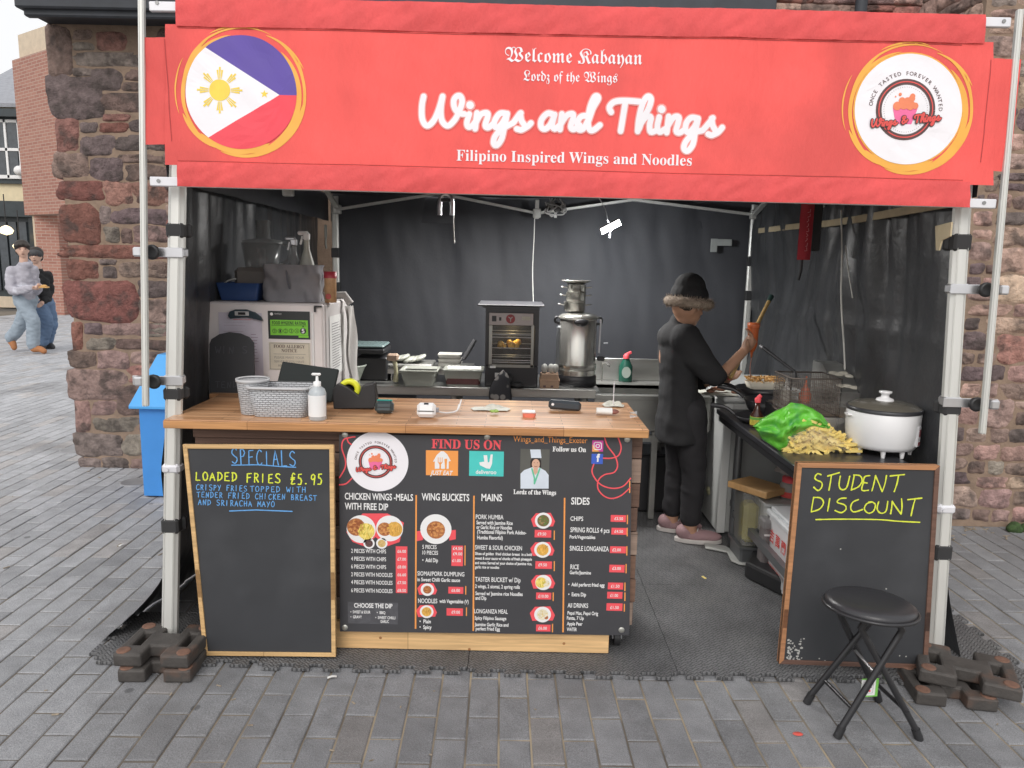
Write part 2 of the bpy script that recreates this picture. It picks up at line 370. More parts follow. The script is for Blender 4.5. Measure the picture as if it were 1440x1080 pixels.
# materials for the setting
M_paver=mat('paver_stone',(.284,.28,.282),.7,var=.2,nscale=11,bump=.0035,bscale=120,tone=True,dirt_or_light=((.13,.125,.125),1.1,.54,.62))
def speckle(m,amt=.35,sc=420):
    n=m.node_tree.nodes; L=m.node_tree.links; b=n['Principled BSDF']; src=b.inputs['Base Color'].links[0].from_socket; tc=n.new('ShaderNodeTexCoord')
    nz=n.new('ShaderNodeTexNoise'); nz.inputs['Scale'].default_value=sc; nz.inputs['Detail'].default_value=2; L.new(tc.outputs['Object'],nz.inputs['Vector'])
    mr=n.new('ShaderNodeMapRange'); mr.inputs[1].default_value=.3; mr.inputs[2].default_value=.7; mr.inputs[3].default_value=1-amt; mr.inputs[4].default_value=1+amt; L.new(nz.outputs[0],mr.inputs[0])
    vo=n.new('ShaderNodeTexVoronoi'); vo.inputs['Scale'].default_value=3.1; L.new(tc.outputs['Object'],vo.inputs['Vector']); sp=n.new('ShaderNodeMapRange'); sp.inputs[1].default_value=.045; sp.inputs[2].default_value=.06; sp.inputs[3].default_value=.55; sp.inputs[4].default_value=1; L.new(vo.outputs['Distance'],sp.inputs[0])
    mu=n.new('ShaderNodeMath'); mu.operation='MULTIPLY'; L.new(mr.outputs[0],mu.inputs[0]); L.new(sp.outputs[0],mu.inputs[1])
    s=n.new('ShaderNodeVectorMath'); s.operation='SCALE'; L.new(src,s.inputs[0]); L.new(mu.outputs[0],s.inputs['Scale']); L.new(s.outputs[0],b.inputs['Base Color'])
speckle(M_paver,.3,300)
M_joint=mat('joint_sand',(.17,.145,.115),.95,var=.45,nscale=2.2,bump=.002,bscale=90,dirt_or_light=((.05,.05,.05),.45,.47,.9))
M_stone=mat('sandstone',(.2,.1,.08),.92,var=.45,nscale=16,bump=.03,bscale=34,objcol=True,dirt_or_light=((.085,.07,.065),11,.5,.75),spec=.25)
M_mortar=mat('lime_mortar',(.3,.22,.165),.95,var=.25,nscale=9,bump=.008,bscale=60,spec=.2)
M_dark=mat('dark_timber',(.045,.05,.06),.6,var=.3)
M_alu=mat('aluminium',(.66,.66,.63),.42,metal=.35,var=.08,nscale=20,stretch=(1,1,.1))
M_aluw=mat('white_aluminium',(.76,.76,.8),.4,metal=.15,var=.06)
M_blackp=mat('black_plastic',(.022,.022,.024),.42,var=.2)
M_strap=mat('black_strap',(.035,.035,.037),.8,var=.2,bump=.001,bscale=300)
M_tarp=mat('black_tarpaulin',(.05,.052,.056),.36,var=.25,nscale=3,bump=.007,bscale=7,spec=.6)
M_tarpb=mat('black_canvas',(.055,.057,.065),.62,var=.14,nscale=2,bump=.004,bscale=5,spec=.4)
M_chrome=mat('galvanised_steel',(.7,.7,.72),.3,metal=.85,var=.08)
_n=M_joint.node_tree.nodes; _L=M_joint.node_tree.links; _b=_n['Principled BSDF']; _s=_b.inputs['Base Color'].links[0].from_socket
_jtc=_n.new('ShaderNodeTexCoord'); _sx=_n.new('ShaderNodeSeparateXYZ'); _L.new(_jtc.outputs['Object'],_sx.inputs[0]); _mr=_n.new('ShaderNodeMapRange'); _mr.inputs[1].default_value=-1.5; _mr.inputs[2].default_value=-.3; _L.new(_sx.outputs[0],_mr.inputs[0])
_mx=_n.new('ShaderNodeMix'); _mx.data_type='RGBA'; _mx.inputs[7].default_value=(.36,.3,.215,1); _ml=_n.new('ShaderNodeMath'); _ml.operation='MULTIPLY'; _nz=_n.new('ShaderNodeTexNoise'); _nz.inputs['Scale'].default_value=3.5; _m2=_n.new('ShaderNodeMapRange'); _m2.inputs[1].default_value=.4; _m2.inputs[2].default_value=.6; _L.new(_nz.outputs[0],_m2.inputs[0]); _L.new(_jtc.outputs['Object'],_nz.inputs['Vector'])
_L.new(_mr.outputs[0],_ml.inputs[0]); _L.new(_m2.outputs[0],_ml.inputs[1]); _L.new(_ml.outputs[0],_mx.inputs[0]); _L.new(_s,_mx.inputs[6]); _L.new(_mx.outputs[2],_b.inputs['Base Color'])   # jointing sand lies in front of the stall
# ---- ground
g=MB(); g.mi=0
g.grid(lambda a,b:(-60+120*a,-6+106*b,-.0045),2,2,False); structure(g.build('ground',M_joint,loc=(0,0,0)))
pv=thing('pavement','grey stone block paving laid in running bond','x',(0,0,0)); del pv['category']; del pv['label']; pv['kind']='structure'
YAW=math.radians(1.0); cy,sy=math.cos(YAW),math.sin(YAW)
x0=G(782,965).x+G(782,965).y*math.tan(YAW); PW,PL=.108,.248
allp=[]
for i in range(-150,60):
    for j in range(4,100):
        lx=x0+(i+.5)*PW; ly=2.524+(j-10+(.5 if i%2 else 0))*PL-PL/2
        X=lx*cy-ly*sy; Y=lx*sy+ly*cy
        if Y<1.5 or Y>24: continue
        if abs(X)>.78*Y+.6 : continue
        if Y>6.4 and X>-1.9-(Y-6.4)*.35: continue
        if -1.25<X<1.6 and 3.0<Y<5.9: continue
        if X>1.9 and Y>4.9: continue
        if X<-12.6 or (Y>14 and X<-.68*Y-1): continue
        allp.append((Y+abs(X)*.35+(40 if (-1.45<X<1.85 and Y>2.68) else 0),X,Y,i,j))
allp.sort()
def paver(mb,X,Y,r):
    hx,hy=PW/2-.0028-r.random()*.0012,PL/2-.0028-r.random()*.0012; c=.004; dz=r.uniform(-.0016,.0016)
    def T(x,y,z): return (X+x*cy-y*sy,Y+x*sy+y*cy,z)
    tx=r.uniform(-.001,.001); n=len(mb.v)
    vs=[T(sx*(hx-c),syy*(hy-c),dz+tx*sx) for sx,syy in((-1,-1),(1,-1),(1,1),(-1,1))]+[T(sx*hx,syy*hy,dz-.003+tx*sx) for sx,syy in((-1,-1),(1,-1),(1,1),(-1,1))]+[T(sx*hx,syy*hy,-.03) for sx,syy in((-1,-1),(1,-1),(1,1),(-1,1))]
    mb.add(vs,[(0,1,2,3)]+[(4+k,4+(k+1)%4,(k+1)%4,k) for k in range(4)]+[(8+k,8+(k+1)%4,4+(k+1)%4,4+k) for k in range(4)])
def tones(o,T):
    a=o.data.color_attributes.new('tone','FLOAT_COLOR','CORNER'); buf=[]
    for p,t in zip(o.data.polygons,T): buf+=list((*t,1))*p.loop_total
    a.data.foreach_set('color',buf)
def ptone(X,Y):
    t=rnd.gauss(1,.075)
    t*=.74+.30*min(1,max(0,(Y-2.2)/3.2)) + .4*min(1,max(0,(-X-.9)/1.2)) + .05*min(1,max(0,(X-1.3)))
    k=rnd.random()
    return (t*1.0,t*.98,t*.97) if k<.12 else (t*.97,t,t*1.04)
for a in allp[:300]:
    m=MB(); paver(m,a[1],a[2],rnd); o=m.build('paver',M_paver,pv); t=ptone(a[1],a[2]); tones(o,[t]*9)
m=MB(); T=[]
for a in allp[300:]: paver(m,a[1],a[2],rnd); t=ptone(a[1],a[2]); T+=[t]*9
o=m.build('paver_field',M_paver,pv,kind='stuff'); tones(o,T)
M_iron=mat('drain_iron',(.33,.33,.34),.6,metal=.4,bump=.003,bscale=60)
for k,(x,y,r,lab) in enumerate(((103,633,.1,'round pale drain cover at the foot of the stone pier'),(190,678,.1,'round drain cover beside the blue bin'))):
    c=G(x,y); m=MB(); m.lathe([(r,-.004),(r,.003),(r-.012,.005),(r-.018,.002),(0,.002)],(c.x,c.y,0),24); 
    tag(m.build('drain_cover',M_iron),lab,'drain cover','drain covers in the paving')
for k in range(46):
    x,y=rnd.uniform(0,1440),rnd.uniform(700,1078)
    c=G(x,y)
    if -1.3<c.x<1.9 and c.y>2.6: continue
    pass
gm=MB()
for k in range(150):
    if k<70: c=V(rnd.uniform(2.4,4.6),4.46-abs(rnd.gauss(0,.1)),.001)
    else: c=G(rnd.uniform(0,1440),rnd.uniform(560,1075),.001)
    if -1.7<c.x<2.0 and 2.6<c.y<5.9: continue
    if c.x<-2.9 and 5.3<c.y<6.2: continue
    r=rnd.uniform(.002,.006)*(1 if c.y<3.5 else 1.7); a=rnd.uniform(0,3.1)
    l=r*rnd.uniform(1,5 if k<70 else 2.5); gm.box(c+V(0,0,.002),(l*2,r,.003),a)
o=gm.build('grit_and_twigs',mat('dry_litter',(.3,.25,.19),.9,var=.6,nscale=30)); o['kind']='stuff'; o['label']='scattered grit, twigs and crumbs on the paving'
gm=MB()
for k in range(22):
    x_=3.1+rnd.uniform(0,.5); q_=V(x_,4.44-rnd.uniform(0,.06),0); gm.sph(q_+V(0,0,.02),(rnd.uniform(.02,.045),.03,rnd.uniform(.02,.05)),7)
o=gm.build('moss_clump',mat('moss',(.05,.09,.03),.95,var=.5,nscale=40,bump=.01,bscale=60)); o['kind']='stuff'; o['label']='low clump of green weeds at the foot of the right stone wall'
# ---- stone walls
TONE={'R':(.185,.085,.07),'D':(.118,.092,.09),'B':(.17,.122,.105),'P':(.3,.2,.17),'T':(.36,.26,.205),'G':(.19,.16,.14),'K':(.235,.125,.105),'Q':(.24,.17,.15)}
gain=[1.45]
def stone(parent,pl,u0,v0,u1,v1,tn,r,deep=.05,proud=.019):
    m=MB(); cu,cv=(u0+u1)/2,(v0+v1)/2; a,b=(u1-u0)/2,(v1-v0)/2; N=26; ph=r.uniform(0,9); e=r.uniform(4.5,9)
    out=[]
    for k in range(N):
        t=2*math.pi*k/N; c,s=math.cos(t),math.sin(t); q=(abs(c)**e+abs(s)**e)**(-1/e)
        q*=1.125+.04*math.sin(2*t+ph)+.045*math.sin(3*t+ph*2)+.03*math.sin(5*t+ph*3)+r.uniform(-.035,.035); out.append((c*q*a,s*q*b))
    sz=min(a,b); k_=min(.25,.012/sz); rings=[(1.0+k_*.3,-deep),(1.0,proud*.05),(1-k_*.8,proud*.7),(1-k_*2,proud*.95),(.45,proud*1.02)]
    vs=[]
    for sc,d in rings:
        for x,y in out:
            n=noise.noise(Vector((x*9+ph,y*9,sc*2)))*.018 if d>proud*.5 else 0
            vs.append(pl.pt(cu+x*sc,cv+y*sc,d+n))
    fs=[(i*N+k,i*N+(k+1)%N,(i+1)*N+(k+1)%N,(i+1)*N+k) for i in range(len(rings)-1) for k in range(N)]
    vs.append(pl.pt(cu,cv,proud*1.08)); c=len(vs)-1; fs+=[((len(rings)-1)*N+k,(len(rings)-1)*N+(k+1)%N,c) for k in range(N)]
    m.add(vs,fs,True); base=TONE[tn]; j=r.uniform(.8,1.22)*gain[0]
    m.build('stone',M_stone,parent,color=(base[0]*j,base[1]*j*r.uniform(.93,1.05),base[2]*j,1))
def rubble(parent,pl,U0,U1,V0,V1,r,hmin=.1,hmax=.19,tones_='RDBPGQ',wide=1.0):
    v=V0
    while v<V1-.02:
        h=min(r.uniform(hmin,hmax),V1-v); 
        if V1-v-h<hmin*.5: h=V1-v
        u=U0-r.uniform(0,.1)
        while u<U1:
            wd=h*r.uniform(.9,2.3)*wide
            a,b=max(u,U0),min(u+wd,U1)
            if b-a>.05:
                if h>.13 and r.random()<.25:
                    hh=h*r.uniform(.4,.6); stone(parent,pl,a+.007,v+.006,b-.007,v+hh-.006,r.choice(tones_),r); stone(parent,pl,a+.007,v+hh+.006,b-.007,v+h-.006,r.choice(tones_),r)
                else: stone(parent,pl,a+.007,v+.006+r.uniform(0,.008),b-.007,v+h-.006-r.uniform(0,.01),r.choice(tones_),r)
            u+=wd
        v+=h
LW=[(67,38,102,105,'B'),(103,42,130,57,'Q'),(103,60,135,72,'G'),(137,45,178,72,'K'),(103,74,197,95,'G'),(103,96,133,108,'G'),(130,97,172,128,'D'),(173,97,200,114,'B'),(173,116,200,130,'B'),
(70,108,143,166,'D'),(144,131,204,158,'B'),(145,160,183,171,'K'),(140,172,181,187,'R'),(113,171,138,187,'D'),(183,168,205,187,'D'),(80,167,111,213,'K'),(113,190,162,219,'D'),(164,190,208,213,'D'),
(77,215,124,250,'B'),(128,223,175,255,'D'),(167,217,208,230,'B'),(177,232,208,255,'B'),(84,255,146,282,'R'),(147,256,187,288,'K'),(188,257,240,288,'K'),(89,287,140,342,'R'),(141,290,158,316,'G'),
(160,293,203,316,'D'),(205,296,238,317,'D'),(146,319,169,341,'G'),(171,321,187,343,'B'),(188,318,222,341,'Q'),(92,345,206,364,'R'),(96,366,139,393,'R'),(140,364,165,373,'G'),(145,375,166,392,'D'),(168,368,209,391,'B'),(211,368,238,389,'B'),
(98,396,193,451,'R'),(195,394,222,419,'D'),(198,421,236,453,'Q'),(102,453,118,493,'R'),(119,454,145,471,'D'),(147,454,199,473,'Q'),(201,454,236,474,'G'),(120,474,163,492,'G'),(164,476,236,492,'B'),
(98,494,136,517,'B'),(138,494,182,519,'Q'),(184,494,236,512,'Q'),(99,520,176,561,'Q'),(178,515,236,539,'K'),(107,563,128,607,'P'),(130,563,165,584,'Q'),(166,542,236,583,'B'),(132,586,196,607,'G'),(198,585,236,609,'B'),
(107,610,171,641,'G'),(173,611,236,641,'G'),(113,643,143,658,'G'),(144,643,183,659,'G'),(185,645,236,660,'B')]
lp=Plane((0,5.4,0),(1,0,0),(0,0,1))
wl=thing('stone_wall','rough red sandstone wall pier with pale mortar beside the street, left of the stall','stone wall',(-2.5,5.5,0))
m=MB(); uL=lp.uv(110,600)[0]+.03; m.box(((uL-1.75)/2,5.743,1.95),(-1.75-uL,.7,3.9)); m.build('mortar_core',M_mortar,wl)
for (a,b,c,d,t) in LW:
    if c>=197: c=237
    u0,v0=lp.uv(a,(b+d)/2); u1,_=lp.uv(c,(b+d)/2); _,v1=lp.uv((a+c)/2,b); _,v2=lp.uv((a+c)/2,d)
    end=a<118 and u0<-3.05
    stone(wl,lp,u0+(.0 if end else .002),v2+.002,u1-.002,v1-.002,t,rnd,deep=.3 if end else .05)
rubble(wl,lp,lp.uv(238,400)[0],-1.76,.02,3.1,rnd)
sp=Plane((uL-.02,5.75,0),(0,1,0),(0,0,1)); 
sp.n=Vector((-1,0,0)); rubble(wl,sp,.02,.34,.02,3.1,rnd,.16,.3)
sp3=Plane((-1.75,5.4,0),(0,1,0),(0,0,1)); sp3.n=Vector((1,0,0)); rubble(wl,sp3,.02,.68,.02,3.5,rnd,.16,.28)
# eave over the pier
m=MB(); m.box((-2.4,5.25,3.26),(1.62,.4,.3),ch=.01); m.box((-2.4,5.15,3.46),(1.74,.7,.12),ch=.01); m.box((-2.4,5.12,3.12),(1.56,.06,.1),ch=.01)
tag(m.build('roof_eave',M_dark),'dark grey timber eave jutting out over the top of the left stone pier','eave')
RW=[(1384,248,1402,270,'B'),(1404,243,1440,255,'D'),(1404,257,1440,270,'D'),(1372,273,1384,294,'D'),(1386,272,1402,294,'B'),(1404,273,1422,293,'P'),(1424,274,1440,296,'B'),(1368,297,1398,319,'P'),(1400,298,1440,317,'D'),(1366,322,1395,338,'P'),(1397,320,1440,348,'T'),
(1362,341,1394,367,'Q'),(1400,350,1440,384,'T'),(1362,369,1383,386,'D'),(1385,372,1398,386,'B'),(1402,387,1440,425,'T'),(1358,389,1378,403,'D'),(1380,390,1400,404,'P'),(1358,406,1398,423,'Q'),(1358,427,1422,444,'P'),(1424,428,1440,446,'P'),(1355,447,1377,464,'D'),(1380,447,1440,469,'T'),(1353,467,1386,493,'D'),
(1400,472,1440,510,'K'),(1388,474,1398,494,'Q'),(1350,496,1369,512,'B'),(1373,496,1398,511,'Q'),(1350,515,1389,536,'D'),(1391,513,1413,537,'D'),(1415,513,1440,537,'P'),(1350,539,1378,558,'P'),(1382,539,1402,558,'Q'),(1404,539,1440,561,'B'),
(1345,571,1375,597,'P'),(1378,561,1423,600,'Q'),(1425,563,1440,577,'Q'),(1427,579,1440,598,'B'),(1340,600,1355,620,'D'),(1357,602,1388,622,'Q'),(1390,602,1417,622,'Q'),(1419,602,1440,623,'D'),(1340,623,1367,641,'B'),(1368,624,1403,646,'P'),(1406,626,1440,648,'P'),
(1338,643,1358,660,'B'),(1360,648,1384,666,'B'),(1387,648,1410,667,'G'),(1412,650,1440,668,'B'),(1338,663,1367,681,'D'),(1370,670,1415,686,'P'),(1417,670,1440,687,'T'),(1338,684,1374,712,'Q'),(1376,688,1421,714,'Q'),(1423,690,1440,711,'B'),(1338,714,1364,731,'G'),(1366,715,1392,734,'B'),(1394,716,1420,735,'Q'),(1422,713,1440,735,'P')]
rp=Plane((0,4.5,0),(1,0,0),(0,0,1)); gain[0]=1.75
wr=thing('stone_wall','pinkish sandstone wall rising behind the right corner of the stall','stone wall',(3.6,4.6,0))
ub=2.62; m=MB(); m.box(((ub+5.4)/2,4.843,1.95),(5.4-ub,.7,3.9)); m.build('mortar_core',M_mortar,wr)
for (a,b,c,d,t) in RW:
    xm=min(c,1440); u0,_=rp.uv(a,(b+d)/2); u1,_=rp.uv(c,(b+d)/2); _,v1=rp.uv((a+c)/2,b); _,v2=rp.uv((a+c)/2,d)
    if c==1440: u1+=rnd.uniform(.0,.12)
    if a<1345: u0=max(ub+.02,u0-.1)
    stone(wr,rp,u0+.003,v2+.002,u1-.003,v1-.002,t,rnd)
uu=rp.uv(1376,150)[0]
sq=Plane((ub,4.5,0),(0,-1,0),(0,0,1)); sq.n=Vector((-1,0,0)); rubble(wr,sq,-.7,-.02,.02,3.9,rnd,.13,.22,'PBDQP')
rubble(wr,rp,2.64,5.4,rp.uv(1400,240)[1],3.9,rnd,.1,.17,'PBDQTPG')
rubble(wr,rp,3.42,5.4,.03,rp.uv(1400,240)[1],rnd,.12,.2,'PBDQTPG')
# building behind the stall: stone on the right, dark boarded fascia in the middle
bp=Plane((0,6.3,0),(1,0,0),(0,0,1))
wb=thing('stone_building','sandstone building front behind the stall with a dark fascia above the red banner','building',(1,6.5,0))
m=MB(); m.box((2.2,6.8,2.6),(8.4,.96,5.2)); m.build('mortar_core',M_mortar,wb)
rubble(wb,bp,1.96,5.6,2.9,4.6,rnd,.14,.22,'PBDQPR')
m=MB()
for k in range(5): m.box((.0,6.2,3.34+k*.2),(3.95,.1,.192),ch=.004)
m.box((.0,6.12,3.25),(3.95,.2,.05),ch=.004); m.build('fascia',M_dark,wb)
m=MB(); q=P(1213,5,6.1); m.cyl((q.x,6.12,2.6),(q.x,6.12,4.3),.045,12); m.build('downpipe',M_dark,wb)

# ---- far street (left)
M_cream=mat('cream_render',(.72,.62,.42),.8,var=.08); M_white=mat('white_paint',(.8,.8,.8),.5,var=.04); M_slate=mat('slate_roof',(.3,.31,.34),.8,var=.2,bump=.01,bscale=20)
M_shop=mat('shopfront_black',(.035,.045,.05),.35,var=.2); M_glass=mat('window_glass',(.05,.06,.07),.08,var=.3,spec=.8)
M_lamp=mat('lamp_glow',(.9,.8,.6),.5,emit=((1,.78,.45),2.5)); M_pale=mat('pale_stone',(.6,.5,.38),.8)
Yc=21.0
def Q(x,y,Y=Yc): return P(x,y,Y)
cb=thing('corner_building','cream two-storey building with black shopfront and white sash window at the far left','building',Q(0,436))
def front(mb,x0,y0,x1,y1,Y,th,off=0):     # a box whose front face spans the photo rectangle at depth Y
    a=P(x0,(y0+y1)/2,Y); b=P(x1,(y0+y1)/2,Y); t=P((x0+x1)/2,y0,Y).z; s=P((x0+x1)/2,y1,Y).z
    mb.box(((a.x+b.x)/2,Y+th/2-off,(t+s)/2),(b.x-a.x,th,abs(t-s)))
m=MB(); front(m,-60,150,37,290,Yc,2.5); m.build('wall',M_cream,cb)
m=MB(); a=P(-60,152,Yc);b=P(37,158,Yc);c=P(37,100,Yc+3); m.slab(lambda s,t:(a.x+(b.x-a.x)*s,Yc-.3+3*t,a.z+(c.z-a.z)*t),8,6,(0,0,.1)); m.build('roof',M_slate,cb)
m=MB(); front(m,-60,152,36,163,Yc-.35,.35); m.build('gutter',M_shop,cb)
m=MB(); front(m,-60,282,40,304,Yc-.2,.5,0); m.build('fascia',M_shop,cb)
m=MB(); front(m,-60,304,44,418,Yc+.1,.3); m.build('shopfront',M_shop,cb)
for k in range(7):
    m=MB(); x=-55+k*14; front(m,x,312,x+11,408,Yc+.04,.08); m.build('shop_pane',M_glass,cb)
m=MB(); front(m,-60,417,46,432,Yc-.1,.6); m.build('step',M_pale,cb)
wn=MB(); 
front(wn,-14,163,38,258,Yc-.1,.14); wo=wn.build('window',M_shop,cb)
for (x0,y0,x1,y1) in ((-10,172,8,208),(10,172,26,208),(-10,212,8,246),(10,212,26,246)):
    m=MB(); front(m,x0,y0,x1,y1,Yc-.14,.04); m.build('pane',M_glass,wo)
m=MB()
for (x0,y0,x1,y1) in ((-12,168,29,172),(-12,208,29,212),(-12,246,30,251),(7,168,10,250),(26,168,30,250)): front(m,x0,y0,x1,y1,Yc-.17,.05)
m.build('frame',M_white,wo)
for (x,y,lab) in ((9,325,'round lit pendant lamp hanging at the far left shop'),(28,347,'small lit pendant lamp above the man in the grey hoodie'),(86,336,'small lit lamp glowing just left of the stone pier')):
    q=P(x,y,19.0 if x<50 else 22); m=MB(); m.lathe([(0,-.1),(.12,-.06),(.16,.02),(.1,.1),(.02,.14)],q,12); t=thing('pendant_lamp',lab,'lamp',q,'pendant lamps in the far shopfronts'); m.build('shade',M_lamp,t)
    m=MB(); m.cyl(q+V(0,0,.13),q+V(0,0,.9),.012,6); m.build('cord',M_blackp,t)
q=P(27,240,20.7); t=thing('security_camera','white dome security camera on the cream building wall','camera',q)
m=MB(); m.sph(q,(.13,.13,.13),12); m.build('dome',M_white,t); m=MB(); m.box(q+V(.2,.1,.12),(.45,.08,.06)); m.build('bracket',M_white,t)
# brick building
M_brick=mat('brick',(.42,.17,.11),.85,var=.12); 
def brickmat():
    n=M_brick.node_tree.nodes; L=M_brick.node_tree.links; b=n['Principled BSDF']
    tc=n.new('ShaderNodeTexCoord'); mp=n.new('ShaderNodeMapping'); mp.inputs['Rotation'].default_value=(math.pi/2,0,0); L.new(tc.outputs['Object'],mp.inputs[0])
    br=n.new('ShaderNodeTexBrick'); br.inputs['Scale'].default_value=1; br.inputs['Brick Width'].default_value=.225; br.inputs['Row Height'].default_value=.075; br.inputs['Mortar Size'].default_value=.008
    br.inputs['Color1'].default_value=(.4,.2,.15,1); br.inputs['Color2'].default_value=(.33,.15,.115,1); br.inputs['Mortar'].default_value=(.45,.33,.28,1)
    L.new(mp.outputs[0],br.inputs[0]); L.new(br.outputs[0],b.inputs['Base Color'])
brickmat()
bb=thing('brick_building','red brick building with overhanging upper storey, squeezed between cream building and stone pier','building',P(60,430,19))
def obl(x0,x1,ya,yb,Ya,Yb,mat_,name,th=.3):
    # oblique panel from (x0,Ya) to (x1,Yb); ya=(top,bottom) at x0, yb at x1
    A=P(x0,ya[1],Ya); A2=P(x0,ya[0],Ya); B=P(x1,yb[1],Yb); B2=P(x1,yb[0],Yb)
    m=MB(); z0=(A.z+B.z)/2; z1=(A2.z+B2.z)/2; n=V(B.y-A.y,-(B.x-A.x),0).normalized()*-th
    m.prism([(A.x,A.y,z0),(B.x,B.y,z0),(B.x,B.y,z1),(A.x,A.y,z1)],n); return m.build(name,mat_,bb)
obl(35,118,(88,305),(55,296),19.2,17.4,M_brick,'upper_wall')
obl(33,118,(118,127),(88,96),19.16,17.36,M_pale,'string_course',.05)
obl(28,118,(50,88),(18,50),19.3,17.5,M_pale,'parapet')
m=MB(); a=P(58,430,19.0); b=P(90,430,19.0); zz=P(70,300,19).z; m.box(((a.x+b.x)/2,19.3,zz/2),(b.x-a.x,.6,zz)); m.build('pillar',M_brick,bb)
m=MB(); a=P(50,420,19.0); m.box((a.x+.1,19.35,zz/2),(.16,.5,zz)); m.build('pilaster',M_pale,bb)
m=MB(); a=P(90,430,20); m.box((a.x+.9,20.4,1.6),(1.8,.2,3.2)); m.build('shopfront',M_shop,bb)
m=MB(); sp2=Plane((0,20.28,0),(1,0,0),(0,0,1)); text(m,sp2,'O',89,95,359,11,.004,off=.03); text(m,sp2,'CU',87,99,376,11,.004,off=.03); m.build('lettering',M_white,bb)
m=MB(); m.box((a.x+.9,20.2,.15),(1.8,.3,.3)); m.build('step',M_pale,bb)
# distant closing buildings so that the street does not end in nothing
m=MB(); m.box((-22,30,3),(14,4,6.2)); m.slab(lambda s,t:(-29+14*s,27.8+4*t,6.1+2*math.sin(math.pi*t)),4,8,(0,0,.1)); tag(m.build('far_building',M_cream),'pale rendered building closing the street beyond the far left shops','building')
# ================================================================== market stall: frame, roof, tarps
LEAN=.08
def fy(z,b=2.8): return b+LEAN*z
FP=Plane((0,2.80,0),(1,0,0),(0,LEAN,1))
BP=Plane((0,2.70,0),(1,0,0),(0,LEAN,1))
tent=thing('market_gazebo','grey aluminium frame of the black pop-up market gazebo','gazebo frame',(0.2,4.3,0))
def pole(p0,p1,wd=.062,th=.045):
    m=MB(); p0=V(p0);p1=V(p1); z=(p1-p0).normalized(); x=Vector((1,0,0)); x=(x-z*x.dot(z)).normalized(); y=z.cross(x)
    a,b,c=wd/2,th/2,wd*.27; o=[(-a,-b+c*.8),(-a+c,-b),(a-c,-b),(a,-b+c*.8),(a,b-c*.8),(a-c,b),(-a+c,b),(-a,b-c*.8)]
    m.prism([p0+x*u+y*v for u,v in o],p1-p0)
    for s in (-.35,.35): m.bar(p0+x*(s*wd*.9)-y*(b+.0008)+z*.002,p1+x*(s*wd*.9)-y*(b+.0008)-z*.002,.0022,.0022,y)
    return m.build('pole',M_alu,tent,bevel=.0012)
pl_t,pl_b=FP.px(250,258),FP.px(239,904); pr_t,pr_b=FP.px(1353,288),FP.px(1313,943)
def ext(b,t,z0,z1):
    d=(t-b)/(t.z-b.z); return b+d*(z0-b.z),b+d*(z1-b.z)
La,Lb=ext(pl_b,pl_t,.012,2.08); Ra,Rb=ext(pr_b,pr_t,.012,2.08)
pole(La,Lb); pole(Ra,Rb)
BL,BR=V(-1.37,5.8,.012),V(1.81,5.8,.012)
pole(BL,BL+V(0,0,2.03),.05,.04); pole(BR,BR+V(0,0,2.03),.05,.04)
def onpole(a,b,z): return a+(b-a)*((z-a.z)/(b.z-a.z))
def zof(a,b,y):   # height on a pole that shows at photo row y
    return min((abs(_py(onpole(a,b,z/500*2.1))-y),z/500*2.1) for z in range(501))[1]
def _py(p):
    v=p-CAMP; return 540-FPX*v.dot(_up)/v.dot(_fw)
def _px(p):
    v=p-CAMP; return 720+FPX*v.dot(_rt)/v.dot(_fw)
# velcro straps round the poles
for (a,b,y,h) in ((La,Lb,325,.056),(La,Lb,553,.05),(La,Lb,738,.06),(Ra,Rb,341,.066),(Ra,Rb,573,.056),(Ra,Rb,776,.064)):
    z=zof(a,b,y); c=onpole(a,b,z); m=MB(); m.box(c,(.069,.052,h),ch=.008); m.box(c+V(.02 if a is La else -.02,.03,0),(.05,.03,h*.92),ch=.008); m.build('strap',M_strap,tent)
for a in (BL,BR):
    for z in (1.62,1.36): m=MB(); m.box((a.x,a.y,z),(.06,.05,.075),ch=.006); m.build('strap',M_strap,tent)
# white height-adjustment collars
for (a,b,y,s) in ((La,Lb,658,-1),(Ra,Rb,714,-1)):
    c=onpole(a,b,zof(a,b,y)); m=MB(); m.box(c,(.072,.056,.04),ch=.01); m.cyl(c+V(-.012,-.027,0),c+V(-.012,-.033,0),.009,12); 
    if a is Ra: m.tube(cat([c+V(-.036,-.01,.0),c+V(-.06,-.02,.012),c+V(-.082,-.02,-.004),c+V(-.084,-.02,-.03),c+V(-.066,-.02,-.034)],4),.007,8)
    m.build('collar',M_aluw,tent,bevel=.001)
